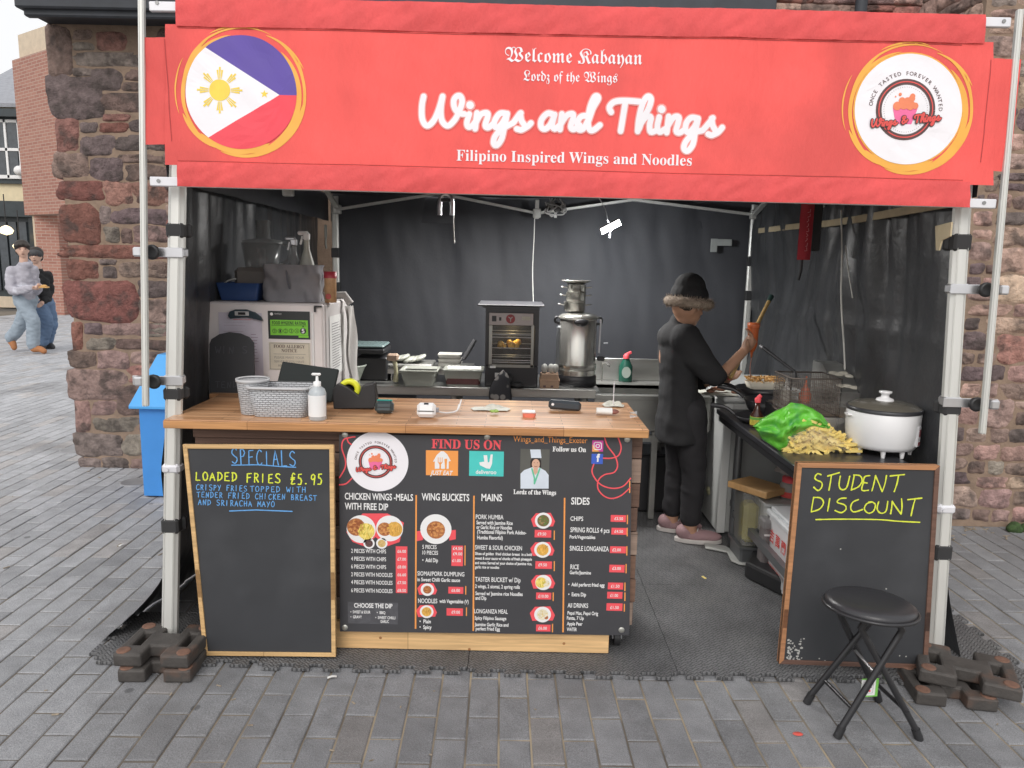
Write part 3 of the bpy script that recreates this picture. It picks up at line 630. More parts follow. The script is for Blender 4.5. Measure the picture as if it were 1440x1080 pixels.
# scissor trusses
def truss(pts,name='truss_bar'):
    for a,b in zip(pts[:-1],pts[1:]): m=MB(); m.bar(a,b,.036,.02,ch=.002); m.build(name,M_alu,tent)
def joint(c,s=.06): m=MB(); m.box(c,(s,s*.8,s*1.1),ch=.006); m.cyl(V(c)+V(0,-s*.4,0),V(c)+V(0,-s*.5,0),.008,8); m.build('bracket',M_alu,tent)
yb=5.74
j0=V(BL.x+.03,yb,1.94); j4=V(BR.x-.02,yb,1.965); mid=P(755,300,yb); a1=P(618,272,yb); a3=P(890,281,yb)
truss([j0,a1,mid,a3,j4]); 
for j in (j0,mid,j4): joint(j)
m=MB(); m.box(mid+V(0,0,.03),(.03,.03,.14),ch=.003); m.build('truss_post',M_alu,tent); m=MB(); m.box(mid+V(.14,0,0),(.02,.03,.06)); m.build('truss_post',M_alu,tent)
for s,c0,f0 in ((-1,BL,Lb),(1,BR,Rb)):
    A=V(c0.x-s*.03,5.76,1.95); B=V(f0.x-s*.03,3.0,2.0); mm=(A+B)/2+V(0,0,-.02)
    truss([A,(A+mm)/2+V(0,0,.17),mm,(B+mm)/2+V(0,0,.17),B]); joint(mm)
# front truss, hidden behind the banner
A=V(Lb.x+.03,2.98,1.98); B=V(Rb.x-.03,2.98,1.98); mm=(A+B)/2
truss([A,(A+mm)/2+V(0,0,.17),mm,(B+mm)/2+V(0,0,.17),B])
peak=V(.2,4.35,2.83); m=MB(); m.box(peak-V(0,0,.25),(.05,.05,.5)); m.build('centre_post',M_alu,tent)
# roof
roof=thing('gazebo_roof','black canvas roof stretched over the market gazebo','canopy',(0.2,4.3,2.0))
c=[V(Lb.x-.03,2.93,2.06),V(Rb.x+.03,2.93,2.06),V(BR.x+.05,5.86,2.06),V(BL.x-.05,5.86,2.06)]
m=MB()
for k in range(4):
    a,b=c[k],c[(k+1)%4]
    def f(s,t,a=a,b=b):
        e=a.lerp(b,s); q=e.lerp(peak+V(0,0,.03),t); q=q+V(0,0,-.05*math.sin(math.pi*t)*(.4+.6*math.sin(math.pi*s))+.006*math.sin(s*40)*(1-t)); return q
    m.grid(f,14,8)
m.build('roof_sheet',M_tarpb,roof)
for k,(nm) in enumerate(('valance',)*4):
    a,b=c[k],c[(k+1)%4]
    if k==0: continue
    out={1:V(1,0,0),2:V(0,1,0),3:V(-1,0,0)}[k]
    m=MB(); m.grid(lambda s,t,a=a,b=b:a.lerp(b,s)+V(0,0,-.2*t)+out*(.012*math.sin(s*31)*t+.015),30,3); m.build('valance',M_tarpb,roof)
# side and back walls of tarpaulin
def wallfn(A,B,z1,out,fold,flare=None,seed=0,fr=9.0,At=None):
    A0=V(A);B=V(B);A1=V(At) if At else A0
    def f(s,t):
        q=A0.lerp(A1,t).lerp(B,s); z=z1*t; n=noise.noise(V(s*fr+seed,t*1.1,seed))+.55*noise.noise(V(s*fr*2.7+t*1.5,t*2.2,seed+4))+.25*noise.noise(V(s*fr*7+t*5,t*7,seed+9))
        d=n*fold*(.35+.65*abs(2*t-1)**.8)*min(1,.15+s*5)
        if flare: d+=flare(s,z)
        return (q.x+out[0]*d,q.y+out[1]*d,z+.005)
    return f
m=MB(); m.grid(wallfn((-1.40,5.86,0),(1.86,5.86,0),2.06,(0,1),.042,seed=3,fr=6),120,60)
bw=tag(m.build('tarpaulin_wall',M_tarpb),'matt black tarpaulin back wall of the stall','tarpaulin')
m=MB(); m.grid(wallfn((La.x-.04,2.85,0),(-1.47,5.85,0),2.07,(-1,0),.045,At=(Lb.x-.03,2.99,0),flare=lambda s,z:(.27*max(0,1-z/.33)**1.5)*max(0,1-s*3.2)+.03*max(0,1-abs(z-.72)/.3)*max(0,1-s*8)+.055*min(1,s*7),seed=21,fr=11),110,50)
tag(m.build('tarpaulin_wall',M_tarp),'creased glossy black tarpaulin side wall flaring out at the left front pole','tarpaulin')
m=MB(); m.grid(wallfn((Ra.x+.03,2.85,0),(1.85,5.85,0),2.05,(1,0),.075,At=(Rb.x+.02,2.99,0),flare=lambda s,z:(.11*max(0,1-z/.6)**1.6)*max(0,1-s*3)-.02*math.exp(-((z-1.28)/.02)**2)*min(1,s*6)+.03*math.sin(z*5+s*9)*min(1,s*4)-.02*min(1,s*4),seed=41,fr=9),120,60)
rt=tag(m.build('tarpaulin_wall',M_tarp),'glossy wrinkled black tarpaulin side wall behind the fryer and rice cooker','tarpaulin')
M_tape=mat('masking_tape',(.52,.43,.28),.7,var=.2,bump=.001); M_greyf=mat('grey_canvas',(.22,.22,.2),.8,var=.15)
m=MB()
tp=[PX(a,b,1.78-.12*((a-1066)/264)) for a,b in ((1066,328),(1110,323),(1160,319),(1200,314),(1260,304),(1300,297),(1330,292))]
for k in range(len(tp)-1):
    h0,h1=.035,.035
    m.add([tp[k],tp[k+1],tp[k+1]+V(0,0,h1),tp[k]+V(0,0,h0),tp[k]+V(.012,0,0),tp[k+1]+V(.012,0,0),tp[k+1]+V(.012,0,h1),tp[k]+V(.012,0,h0)],[(0,1,2,3),(4,7,6,5),(3,2,6,7),(0,4,5,1)])
tag(m.build('batten',M_tape),'long tan batten taped along the top of the right tarpaulin wall','batten')
m=MB(); q=[PX(a,b,1.60) for a,b in ((1315,318),(1338,312),(1336,332),(1324,338),(1320,352),(1316,352))]; m.prism(q,(.006,0,0)); tag(m.build('tape_scrap',M_tape),'crumpled tan tape scrap near the top of the right front pole','tape')
m=MB(); m.box(P(1004,345,5.8),(.05,.01,.1),ch=.002); m.box(P(1018,341,5.8),(.12,.01,.05),ch=.002); tag(m.build('tape_scrap',mat('silver_tape',(.35,.37,.36),.4,var=.2)),'silver tape patch on the back tarpaulin left of the rear pole','tape')
m=MB(); q=PX(458,325,-1.36); m.box(q,(.01,.05,.09),ch=.003); m.tube([q+V(0,0,-.04),q+V(0,-.01,-.09),q+V(0,.01,-.12)],.008,6); tag(m.build('tape_scrap',M_greyf),'pale clip with hanging tail on the left tarpaulin by the rear pole','clip')
M_redc=mat('red_cloth',(.42,.03,.045),.75,var=.15,bump=.002,bscale=20)
q=P(1133,325,3.9); s=MPP(3.9,1.9); t=thing('hanging_canister_pouch','red printed pouch hanging from the roof frame on the right','pouch',q)
m=MB(); m.grid(lambda a,b:(q.x+(a-.5)*.068,q.y-.012*math.sin(math.pi*a)-.003*math.sin(b*17),q.z-.145+b*.32),8,14); m.grid(lambda a,b:(q.x+(.5-a)*.068,q.y+.012*math.sin(math.pi*a),q.z-.145+b*.32),8,14); m.build('pouch_body',M_redc,t)
m=MB(); rr=random.Random(3)
ppq=Plane((q.x,q.y-.0175,0),(1,0,0),(0,0,1))
for k in range(9): z=q.z-.1+k*.024; ribbon(m,ppq,[(rr.uniform(-.006,.0),z),(rr.uniform(.004,.01),z+rr.uniform(-.004,.01)),(rr.uniform(-.004,.01),z+.016)],.0028,.001)
m.build('print_marks',mat('pink_print',(.7,.3,.32),.7),t)
m=MB(); m.box(q+V(.062,.03,.04),(.05,.03,.28),ch=.006); m.tube([q+V(0,.02,-.14),q+V(.004,.03,-.2),q+V(-.006,.03,-.25)],.007,6); m.build('dark_flap',M_strap,t)
# cables
M_cord=mat('white_cord',(.62,.62,.58),.5)
def cord(lab,pts,r=.004,mt=None,name='cord'): m=MB(); m.tube(cat(pts,5),r,6); return tag(m.build(name,mt or M_cord),lab,'cord','cords hanging in the stall')
cord('thin pale cord hanging down the centre of the back tarpaulin to the oven',[P(752,300,5.6),P(751,335,5.6),P(749,380,5.6),P(750,424,5.55)])
cord('long white cord hanging down the right tarpaulin towards the fryer',[PX(1183,296,1.68),PX(1184,360,1.66),PX(1183,420,1.66),PX(1187,490,1.66),PX(1188,520,1.65)],.0045)
cord('short cord dangling from the chrome clip lamp',[P(638,296,4.4),P(638,320,4.4),P(639,342,4.4)],.0035)
cord('thin dark-tipped cord curving beside the long white cord',[PX(1189,345,1.68),PX(1193,380,1.68),PX(1199,419,1.68)],.003)
# lamps in the tent
q=P(627,285,4.4); t=thing('clip_lamp','chrome horseshoe shaped lamp clip under the roof at the left of centre','lamp clip',q); m=MB(); m.tube(cat([q+V(-.035,0,-.07),q+V(-.036,0,-.01),q+V(-.02,0,.04),q+V(.02,0,.04),q+V(.036,0,-.01),q+V(.035,0,-.07)],4),.014,8); m.build('clip',M_chrome,t)
m=MB(); m.box(q+V(0,0,.015),(.06,.03,.02),ch=.004); m.build('spring',M_blackp,t)
M_led=mat('led_white',(1,1,1),.4,emit=((1,.98,.95),14))
q=P(859,319,5.0); t=thing('work_light','lit square led work light tilted below the truss near the back wall','work light',q)
R=Matrix.Rotation(math.radians(-28),3,'Y')@Matrix.Rotation(math.radians(-62),3,'X')
m=MB(); m.box(q+R@V(0,0,.012),(.145,.05,.018),R,ch=.004); m.build('housing',M_blackp,t)
m=MB(); m.box(q+R@V(0,0,0),(.135,.04,.004),R); m.build('led_panel',M_led,t)
m=MB(); m.tube([q+V(0,.03,-.0),q+V(0,.03,-.07)],.005,6); m.tube(cat([q+V(-.01,.05,.02),q+V(-.03,.1,.12),q+V(-.08,.1,.2)],4),.004,6); m.build('arm',M_chrome,t)
al=bpy.data.lights.new('work_light_beam','AREA'); al.energy=16.0; al.size=.12; al.color=(.95,.98,1); ao=bpy.data.objects.new('work_light_beam',al); COL.objects.link(ao); ao.parent=t; ao.location=R@V(0,0,-.02)+V(0,.01,0)
ao.rotation_euler=V(.1,.8,-.75).to_track_quat('-Z','Y').to_euler()
q=P(721,277,4.6); t=thing('batten_light','lit slim batten light just under the middle of the red banner','light',q); m=MB(); m.box(q+V(0,0,.03),(.22,.05,.03),ch=.004); m.build('housing',M_aluw,t); m=MB(); m.box(q+V(0,0,.012),(.2,.035,.006)); m.build('diffuser',mat('led_soft',(1,1,1),.4,emit=((1,.97,.9),8)),t)
bl2=bpy.data.lights.new('batten_beam','AREA'); bl2.shape='RECTANGLE'; bl2.size=.9; bl2.size_y=.1; bl2.energy=62; bl2.color=(1,.98,.95); bo2=bpy.data.objects.new('batten_beam',bl2); COL.objects.link(bo2); bo2.parent=t; bo2.location=(0,0,-.02)
rr=random.Random(5); q=P(780,292,5.2); t=thing('cable_bundle','tangled cable bundle with plugs tied at the centre of the truss','cables',q)
m=MB()
for k in range(5): m.tube(cat([q+V(rr.uniform(-.07,.07),rr.uniform(-.02,.02),.06)]+[q+V(rr.uniform(-.07,.07),rr.uniform(-.02,.02),rr.uniform(-.06,.04)) for _ in range(4)],5),.006,6)
m.build('cable',M_cord if 0 else mat('grey_cable',(.3,.3,.3),.5),t); m=MB(); m.box(q+V(.02,0,.0),(.05,.04,.06),ch=.01); m.box(q+V(-.05,0,-.01),(.03,.03,.05),ch=.008); m.build('plug',M_blackp,t)

# ================================================================== banner on its frame
M_red=mat('red_banner',(.85,.12,.11),.68,var=.13,nscale=2.2,bump=.012,bscale=6,stretch=(1.8,1,.5),dirt_or_light=((.55,.085,.08),1.7,.5,.55),spec=.25)  # sky backlight through the cloth painted as colour patches, plus some grime
M_redd=mat('red_sleeve',(.72,.1,.1),.68,var=.12,nscale=5,bump=.012,bscale=9,stretch=(1.5,1,.8),spec=.25)
ban=thing('banner','red fabric banner reading Wings and Things across the top of the stall','banner',BP.px(800,262))
def bpt(x,y,d=0): return BP.px(x,y,d)
def wr(x,y): return 0.0
def edge(x,pts):
    for (a,b),(c,d) in zip(pts[:-1],pts[1:]):
        if a<=x<=c: return b+(d-b)*(x-a)/(c-a)
    return pts[0][1] if x<pts[0][0] else pts[-1][1]
TOPl=[(232,36),(248,36),(249,38),(1383,60),(1384,62),(1398,68)]
topm=lambda x: 34+(x-248)*.0215
botm=lambda x: 232+(x-250)*.0248
m=MB()
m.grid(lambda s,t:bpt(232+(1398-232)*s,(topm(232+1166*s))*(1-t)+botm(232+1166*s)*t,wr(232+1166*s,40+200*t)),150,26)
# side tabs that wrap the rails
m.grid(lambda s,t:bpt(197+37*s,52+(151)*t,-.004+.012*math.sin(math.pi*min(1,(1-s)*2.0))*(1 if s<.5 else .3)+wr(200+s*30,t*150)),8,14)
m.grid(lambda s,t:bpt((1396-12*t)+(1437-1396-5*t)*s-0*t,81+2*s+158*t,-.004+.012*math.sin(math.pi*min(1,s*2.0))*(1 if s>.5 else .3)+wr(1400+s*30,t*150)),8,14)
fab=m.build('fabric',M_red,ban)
m=MB()
def slv(x0,x1,ya,yb,sg):
    def f(s,t):
        x=x0+(x1-x0)*s; y=ya(x)*(1-t)+yb(x)*t
        return bpt(x,y,.003+.006*math.sin(math.pi*(t*.9+.05))**.5+.0045*noise.noise(V(x*.055+t*2.4,t*1.6,9))+.002*noise.noise(V(x*.16+t*3,t*2,3)))
    return f
m.grid(slv(248,1384,lambda x:-5+(x-248)*.0235,lambda x:topm(x)+3,1),220,12); m.build('sleeve',M_redd,ban)
m=MB(); m.grid(slv(250,1363,lambda x:botm(x)-4,lambda x:262+(x-250)*.0269,1),220,12); m.build('sleeve',M_redd,ban)
# stitching seams
M_seam=mat('seam_thread',(.42,.05,.05),.8)
m=MB()
for f_ in (lambda x:topm(x)+5,lambda x:botm(x)-6):
    ribbon(m,BP,[Vector(BP.uv(x,f_(x))) for x in range(250,1364,24)],.0022,.0012,False)
ribbon(m,BP,[Vector(BP.uv(231+.6*k,55+k*8)) for k in range(19)],.003,.0012,False); ribbon(m,BP,[Vector(BP.uv(1394-.8*k,84+k*8)) for k in range(19)],.003,.0012,False)
m.build('seam',M_seam,ban)
# rails, bars, clamps
fr=tent
RP=Plane((0,2.705,0),(1,0,0),(0,LEAN,1))
def rail(a,b,wd=.024):
    m=MB(); m.bar(a,b,wd,.02,(0,1,0),ch=.003)
    for s in(-.25,.25):
        o=V(wd*s,-.0115,0); m.bar(a+o,b+o,.002,.002,(0,1,0))
    return m.build('rail',M_alu,fr)
lr0,lr1=RP.px(199,-14),RP.px(205,571); rr0,rr1=RP.px(1434,14),RP.px(1381,610)
rail(lr0,lr1,.022); rail(rr0,rr1,.022)
def hbar(a,b): 
    m=MB(); m.bar(a,b,.034,.02,(0,1,0),ch=.003); m.build('crossbar',M_aluw,fr)
hbar(RP.px(208,7,-.016),RP.px(1424,30,-.016)); hbar(RP.px(209,254,-.016),RP.px(1403,286,-.016))
m=MB()
for (x,y) in ((220,3),(222,254),(1413,29),(1385,285)): p=RP.px(x,y,-.0055); m.cyl(p,p+V(0,-.003,0),.007,10)
m.build('screw',mat('screw_zinc',(.3,.3,.3),.4,metal=.8),fr)
for (x0,x1,y,a,b,kx,rx) in ((196,262,356,La,Lb,224,204),(192,262,534,La,Lb,226,205),(1330,1407,406,Ra,Rb,1374,1399),(1320,1396,565,Ra,Rb,1361,1386)):
    c=onpole(a,b,zof(a,b,y)); m=MB(); m.box(c,(.072,.056,.04),ch=.008)
    e=FP.px(x0,y,.045); f=FP.px(x1,y,.045); c2=(e+f)/2; 
    m.box((c2.x,c.y-.03,c.z),(abs(f.x-e.x),.006,.036),ch=.002)
    r=FP.px(rx,y,.04); m.box((r.x,r.y-.0,c.z),(.036,.05,.036),ch=.006)
    cl=m.build('clamp',M_chrome,fr)
    k=FP.px(kx,y); m=MB(); N=14; k=V(k.x,c.y-.034,c.z)
    Mx=Matrix.Rotation(math.pi/2,3,'X')
    prof=[(.008,0),(.01,.008),(.026,.012),(.029,.024),(.024,.034),(.017,.031),(0,.03)]
    m.lathe(prof,k,16,Mx); m.build('knob',M_blackp,cl)
# lettering on the banner
M_wht=mat('white_print',(.84,.82,.86),.6,var=.03); M_glow=mat('pale_pink_print',(.88,.36,.34),.65); M_gold=mat('gold_print',(.84,.42,.07),.6,var=.06)
M_ink=mat('dark_ink',(.1,.055,.055),.6); M_redp=mat('red_print',(.75,.09,.08),.6); M_pink=mat('pink_print2',(.85,.16,.36),.6); M_oran=mat('orange_print',(.82,.24,.12),.6); M_navy=mat('flag_blue',(.115,.075,.36),.65,var=.05); M_fred=mat('flag_red',(.83,.07,.1),.65,var=.05); M_yel=mat('flag_yellow',(.84,.62,.08),.6)
LD=.0022
m=MB(); text(m,BP,'Welcome Kabayan',710,903,87,21,LD,'frak',-.004); text(m,BP,'Lordz of the Wings',736,868,114,15,LD,'frak',-.004); text(m,BP,'Filipino Inspired Wings and Noodles',642,973,226,15,LD,'serif',.0)
FA=lambda x,y:BP.uv(580+x/6,120+y/6)
k6=MPP(2.8,2)*1
script(m,BP,SCR_A+SCR_B+SCR_C,FA,8.2*k6,LD+.0012); m.build('lettering',M_wht,ban)
m=MB(); script(m,BP,SCR_A+SCR_B+SCR_C,FA,11.6*k6,LD); m.build('lettering_glow',M_glow,ban)
def brush(cx,cy,R):
    cu,cv=BP.uv(cx,cy); q=MPP(2.8,2.1); m=MB()
    for (r0,r1,a0,a1,wm,dx,dy) in ((80,80,-20,380,5,0,0),(83,88,100,235,8,0,0),(85,84,225,300,15,0,0),(88,82,-70,45,11,1,1),(92,85,60,200,4,0,2),(96,92,-60,60,6,0,0),(98,88,20,65,5,0,2),(92,87,200,250,10,0,0),(90,94,250,330,7,0,-1),(95,96,75,120,4,2,0),(96,95,150,200,3,-2,0),(87,92,270,350,9,0,0),(90,84,120,170,6,0,0),(98,99,-10,30,3,-5,4)):
        n=40; pts=[];ws=[]
        for i in range(n+1):
            t=i/n; a=math.radians(a0+(a1-a0)*t); r=(r0+(r1-r0)*t)*R/82*q; pts.append((cu+dx*q+r*math.cos(a),cv+dy*q+r*math.sin(a))); ws.append(max(.0006,.72*wm*q*(math.sin(math.pi*t)**.6 if a1-a0<399 else 1)))
        ribbon(m,BP,pts,ws,LD-.001,False)
    m.build('brush_ring',M_gold,ban); return cu,cv,q*R
# flag disc
cu,cv,R=brush(339,130,80)
def clip(h):  # circle polygon clipped by half-planes [(point,normal)]
    pts=[Vector((cu+R*math.cos(2*math.pi*k/72),cv+R*math.sin(2*math.pi*k/72))) for k in range(72)]
    for p,n in h:
        out=[]
        for i in range(len(pts)):
            a,b=pts[i],pts[(i+1)%len(pts)]; da=(a-p).dot(n); db=(b-p).dot(n)
            if da>=0: out.append(a)
            if da*db<0: out.append(a+(b-a)*(da/(da-db)))
        pts=out
    return pts
tip=Vector((cu+.69*R,cv-.03*R)); A=Vector((cu-.66*R,cv+.79*R)); B=Vector((cu-.58*R,cv-.8*R))
def nrm(a,b,side):
    d=b-a; n=Vector((-d.y,d.x)).normalized(); return n if n.dot(side-a)>0 else -n
nw=nrm(A,tip,B); nb=nrm(B,tip,A)
for nm,mt_,hs in (('flag_white',M_wht,[(A,nw),(B,nb)]),('flag_blue',M_navy,[(A,-nw),(tip,Vector((0,1)))]),('flag_red',M_fred,[(B,-nb),(tip,Vector((0,-1)))])):
    p=clip(hs); m=MB(); m.poly([BP.pt(q.x,q.y,LD) for q in p]); m.build(nm,mt_,ban)
m=MB(); su,sv=cu-.38*R,cv+.03*R; disc(m,BP,su,sv,.19*R,LD+.001)
for k in range(8):
    a=k*math.pi/4
    for da,l in ((-.13,.36),(0,.41),(.13,.36)):
        c,s=math.cos(a+da*.9),math.sin(a+da*.9); ribbon(m,BP,[(su+c*.2*R,sv+s*.2*R),(su+c*l*R,sv+s*l*R)],[.012*R,.035*R],LD+.001,False)
m.build('sun_emblem',M_yel,ban); m=MB(); st=Vector((cu+.42*R,cv-.02*R)); m.poly([BP.pt(st.x+(.075 if k%2==0 else .032)*R*math.cos(math.pi/2+k*math.pi/5),st.y+(.075 if k%2==0 else .032)*R*math.sin(math.pi/2+k*math.pi/5),LD+.001) for k in range(10)]); m.build('star_emblem',M_yel,ban)
# round logo, used on banner and on menu
def logo(pl,cu,cv,R,d,par,white=True):
    e=.0009
    if white: m=MB(); disc(m,pl,cu,cv,R,d,64); m.build('logo_disc',M_wht,par)
    lu,lv=cu-.06*R,cv-.01*R
    def ring(r,wd,dd,mb): ribbon(mb,pl,[(lu+r*math.cos(2*math.pi*k/48),lv+r*math.sin(2*math.pi*k/48)) for k in range(49)],wd,dd,False)
    m=MB(); ring(.5*R,.105*R,d+e,m); polar_text(m,pl,'ONCE TASTED FOREVER WANTED',lu,lv,.62*R,.1*R,math.radians(172),math.radians(2),d+e)
    for k in range(60): a=k*math.pi/30; disc(m,pl,lu+.405*R*math.cos(a),lv+.405*R*math.sin(a),.006*R,d+e,6)
    F=lambda x,y:(lu-.66*R+x/2620*1.34*R, lv-.16*R-y/2620*1.34*R*1.0+ (x/2620)*.2*R)
    S=SCR_A+[[(1330,330),(1200,200),(1230,130),(1290,160),(1180,300),(1230,370),(1370,260)]]+[[(x-40,y) for x,y in s] for s in SCR_C]
    Fs=lambda x,y:F(x,y*1.0)
    script(m,pl,S,Fs,.062*R,d+4*e); m.build('logo_dark',M_ink,par)
    m=MB(); ring(.5*R,.02*R,d+2*e,m); script(m,pl,S,Fs,.03*R,d+6*e); m.build('logo_red',M_redp,par)
    m=MB(); m.poly([pl.pt(lu-.24*R,lv+.03*R,d+e),pl.pt(lu-.17*R,lv-.26*R,d+e),pl.pt(lu+.13*R,lv-.26*R,d+e),pl.pt(lu+.24*R,lv+.08*R,d+e)]); m.build('logo_bucket',M_pink,par)
    m=MB()
    for k,(a,b,r) in enumerate(((-.16,.06,.08),(-.04,.09,.09),(.08,.08,.09),(-.08,.16,.06),(.02,.15,.07),(.17,.07,.06),(.1,.2,.06),(.11,.24,.05))): disc(m,pl,lu+a*R,lv+b*R,r*R,d+2*e+k*1e-4,14)
    for a,b,r in ((-.12,.27,.03),(-.2,.23,.015)): disc(m,pl,lu+a*R,lv+b*R,r*R,d+2*e,8)
    m.build('logo_wings',M_oran,par)
cu,cv,R=brush(1277,154,80)
logo(BP,cu,cv,R*.97,LD+.0005,ban)
import bmesh
def Wd(u,v): return .008*noise.noise(V(u*2.1,v*3.4,2))+.0035*noise.noise(V(u*5.5+v*3,v*8,5))+.0022*noise.noise(V(u*16+v*12,v*9,7))*(.3+abs(u-.2)/1.4)
for o_ in [x_ for x_ in COL.objects if x_.parent is ban]:
    bm=bmesh.new(); bm.from_mesh(o_.data); bmesh.ops.triangulate(bm,faces=[f for f in bm.faces if len(f.verts)>4])
    for it in range(5):
        es=[e for e in bm.edges if e.calc_length()>.05]
        if not es: break
        bmesh.ops.subdivide_edges(bm,edges=es,cuts=1,use_grid_fill=True)
        bmesh.ops.triangulate(bm,faces=[f for f in bm.faces if len(f.verts)>4])
    wl_=wloc(o_)
    for v_ in bm.verts:
        q_=v_.co+wl_-BP.p; v_.co+=BP.n*Wd(q_.dot(BP.u),q_.dot(BP.v))
    bm.to_mesh(o_.data); bm.free()
# ================================================================== floor mat, counter, menu, boards
def M_matrubber():
    m=mat('rubber_mat',(.12,.121,.125),.55,var=.3,nscale=6,dirt_or_light=((.13,.13,.125),3,.55,.5)); n=m.node_tree.nodes; L=m.node_tree.links; b=n['Principled BSDF']
    tc=n.new('ShaderNodeTexCoord'); last=None
    for rot in (45,-45):
        mp=n.new('ShaderNodeMapping'); mp.inputs['Rotation'].default_value=(0,0,math.radians(rot)); L.new(tc.outputs['Object'],mp.inputs[0])
        br=n.new('ShaderNodeTexBrick'); br.inputs['Scale'].default_value=1; br.inputs['Brick Width'].default_value=.036; br.inputs['Row Height'].default_value=.0125; br.inputs['Mortar Size'].default_value=.003; br.inputs['Mortar Smooth'].default_value=.6
        L.new(mp.outputs[0],br.inputs[0])
        if last is None: last=br.outputs['Fac']
        else:
            ck=n.new('ShaderNodeTexWave'); ck.inputs['Scale'].default_value=9; L.new(tc.outputs['Object'],ck.inputs[0])
            mx=n.new('ShaderNodeMix'); gt=n.new('ShaderNodeMath'); gt.operation='GREATER_THAN'; gt.inputs[1].default_value=.5; L.new(ck.outputs['Fac'],gt.inputs[0]); L.new(gt.outputs[0],mx.inputs[0]); L.new(last,mx.inputs[2]); L.new(br.outputs['Fac'],mx.inputs[3]); last=mx.outputs[0]
    bp=n.new('ShaderNodeBump'); bp.invert=True; bp.inputs['Distance'].default_value=.0026; L.new(last,bp.inputs['Height']); L.new(bp.outputs[0],b.inputs['Normal'])
    inv=n.new('ShaderNodeMapRange'); inv.inputs[3].default_value=1.3; inv.inputs[4].default_value=.5; L.new(last,inv.inputs[0])
    src=b.inputs['Base Color'].links[0].from_socket; sc=n.new('ShaderNodeVectorMath'); sc.operation='SCALE'; L.new(src,sc.inputs[0]); L.new(inv.outputs[0],sc.inputs['Scale']); L.new(sc.outputs[0],b.inputs['Base Color'])
    return m
M_rub=M_matrubber()
mt=thing('floor_mat','black interlocking rubber floor matting with herringbone pattern under the stall','floor mat',(0.2,4.2,0))
def mattile(x0,y0,x1,y1,fl=False,fr_=False,ll=False):
    pts=[]; 
    def teeth(a,b,out,on,cap0=True):
        a=V(*a,0);b=V(*b,0); L=(b-a).length; k=max(1,int(L/.11)); d=(b-a)/k; o=V(*out,0)*.034; r=[]
        for i in range(k):
            p=a+d*i; r.append(p)
            if on: r+=[p+d*.28,p+d*.2+o,p+d*.8+o,p+d*.72]
        return r
    pts=teeth((x0,y0),(x1,y0),(0,-1),fl)+teeth((x1,y0),(x1,y1),(1,0),fr_)+teeth((x1,y1),(x0,y1),(0,1),False)+teeth((x0,y1),(x0,y0),(-1,0),ll)
    m=MB(); m.prism([p+V(0,0,.003) for p in pts],(0,0,.012)); m.build('tile',M_rub,mt,bevel=.0015)
xs=[-1.62,-.97,-.15,.67,1.49,2.06]; ys=[2.685,3.5,4.32,5.14,5.8]
for i in range(5):
    for j in range(4):
        if i==4 and j>0: continue
        if i==0 and j>0: continue
        if i==0: mattile(xs[0],ys[0]+.03,xs[1]-.002,3.1,True,False,True); continue
        mattile(xs[i]+.001,ys[j]+.001+(.01*(i%2) if j==0 else 0),xs[i+1]-.001,ys[j+1]-.001,j==0,i==4)
mattile(-1.42,3.102,-.972,5.8); mattile(1.491,3.502,1.86,5.8)
ZC=.962
def M_wood(name,c1,c2,bw,rh,rough=.45,rot=(0,0,0),mort=.0012,bump=0,knot=False):
    m=bpy.data.materials.new(name); m.use_nodes=True; n=m.node_tree.nodes; L=m.node_tree.links; b=n['Principled BSDF']
    tc=n.new('ShaderNodeTexCoord'); mp=n.new('ShaderNodeMapping'); mp.inputs['Rotation'].default_value=rot; L.new(tc.outputs['Object'],mp.inputs[0])
    br=n.new('ShaderNodeTexBrick'); br.inputs['Scale'].default_value=1; br.offset=.37; br.inputs['Brick Width'].default_value=bw; br.inputs['Row Height'].default_value=rh; br.inputs['Mortar Size'].default_value=mort; br.inputs['Bias'].default_value=-.1
    br.inputs['Color1'].default_value=(*c1,1); br.inputs['Color2'].default_value=(*c2,1); br.inputs['Mortar'].default_value=(c2[0]*.5,c2[1]*.45,c2[2]*.4,1)
    L.new(mp.outputs[0],br.inputs[0])
    m2=n.new('ShaderNodeMapping'); m2.inputs['Scale'].default_value=(3,60,60); L.new(mp.outputs[0],m2.inputs[0])
    nz=n.new('ShaderNodeTexNoise'); nz.inputs['Scale'].default_value=1.2; nz.inputs['Detail'].default_value=7; nz.inputs['Distortion'].default_value=.6; L.new(m2.outputs[0],nz.inputs['Vector'])
    mr=n.new('ShaderNodeMapRange'); mr.inputs[1].default_value=.3; mr.inputs[2].default_value=.7; mr.inputs[3].default_value=.74; mr.inputs[4].default_value=1.18; L.new(nz.outputs[0],mr.inputs[0])
    sc=n.new('ShaderNodeVectorMath'); sc.operation='SCALE'; L.new(br.outputs[0],sc.inputs[0]); L.new(mr.outputs[0],sc.inputs['Scale']); L.new(sc.outputs[0],b.inputs['Base Color'])
    b.inputs['Roughness'].default_value=rough; bpn=n.new('ShaderNodeBump'); bpn.inputs['Distance'].default_value=.0006; L.new(nz.outputs[0],bpn.inputs['Height']); L.new(bpn.outputs[0],b.inputs['Normal'])
    return m
M_block=M_wood('butcher_block',(.72,.42,.23),(.4,.19,.085),.3,.03,.28)
M_blockf=M_wood('butcher_block_edge',(.56,.29,.12),(.46,.22,.09),.6,.2,.4,rot=(math.pi/2,0,0))
M_plank=M_wood('weathered_plank',(.2,.115,.08),(.13,.075,.055),3,.5,.7,rot=(math.pi/2,0,0))
M_plankl=M_wood('pale_plank',(.33,.24,.19),(.27,.19,.15),3,.5,.75,rot=(math.pi/2,0,0))
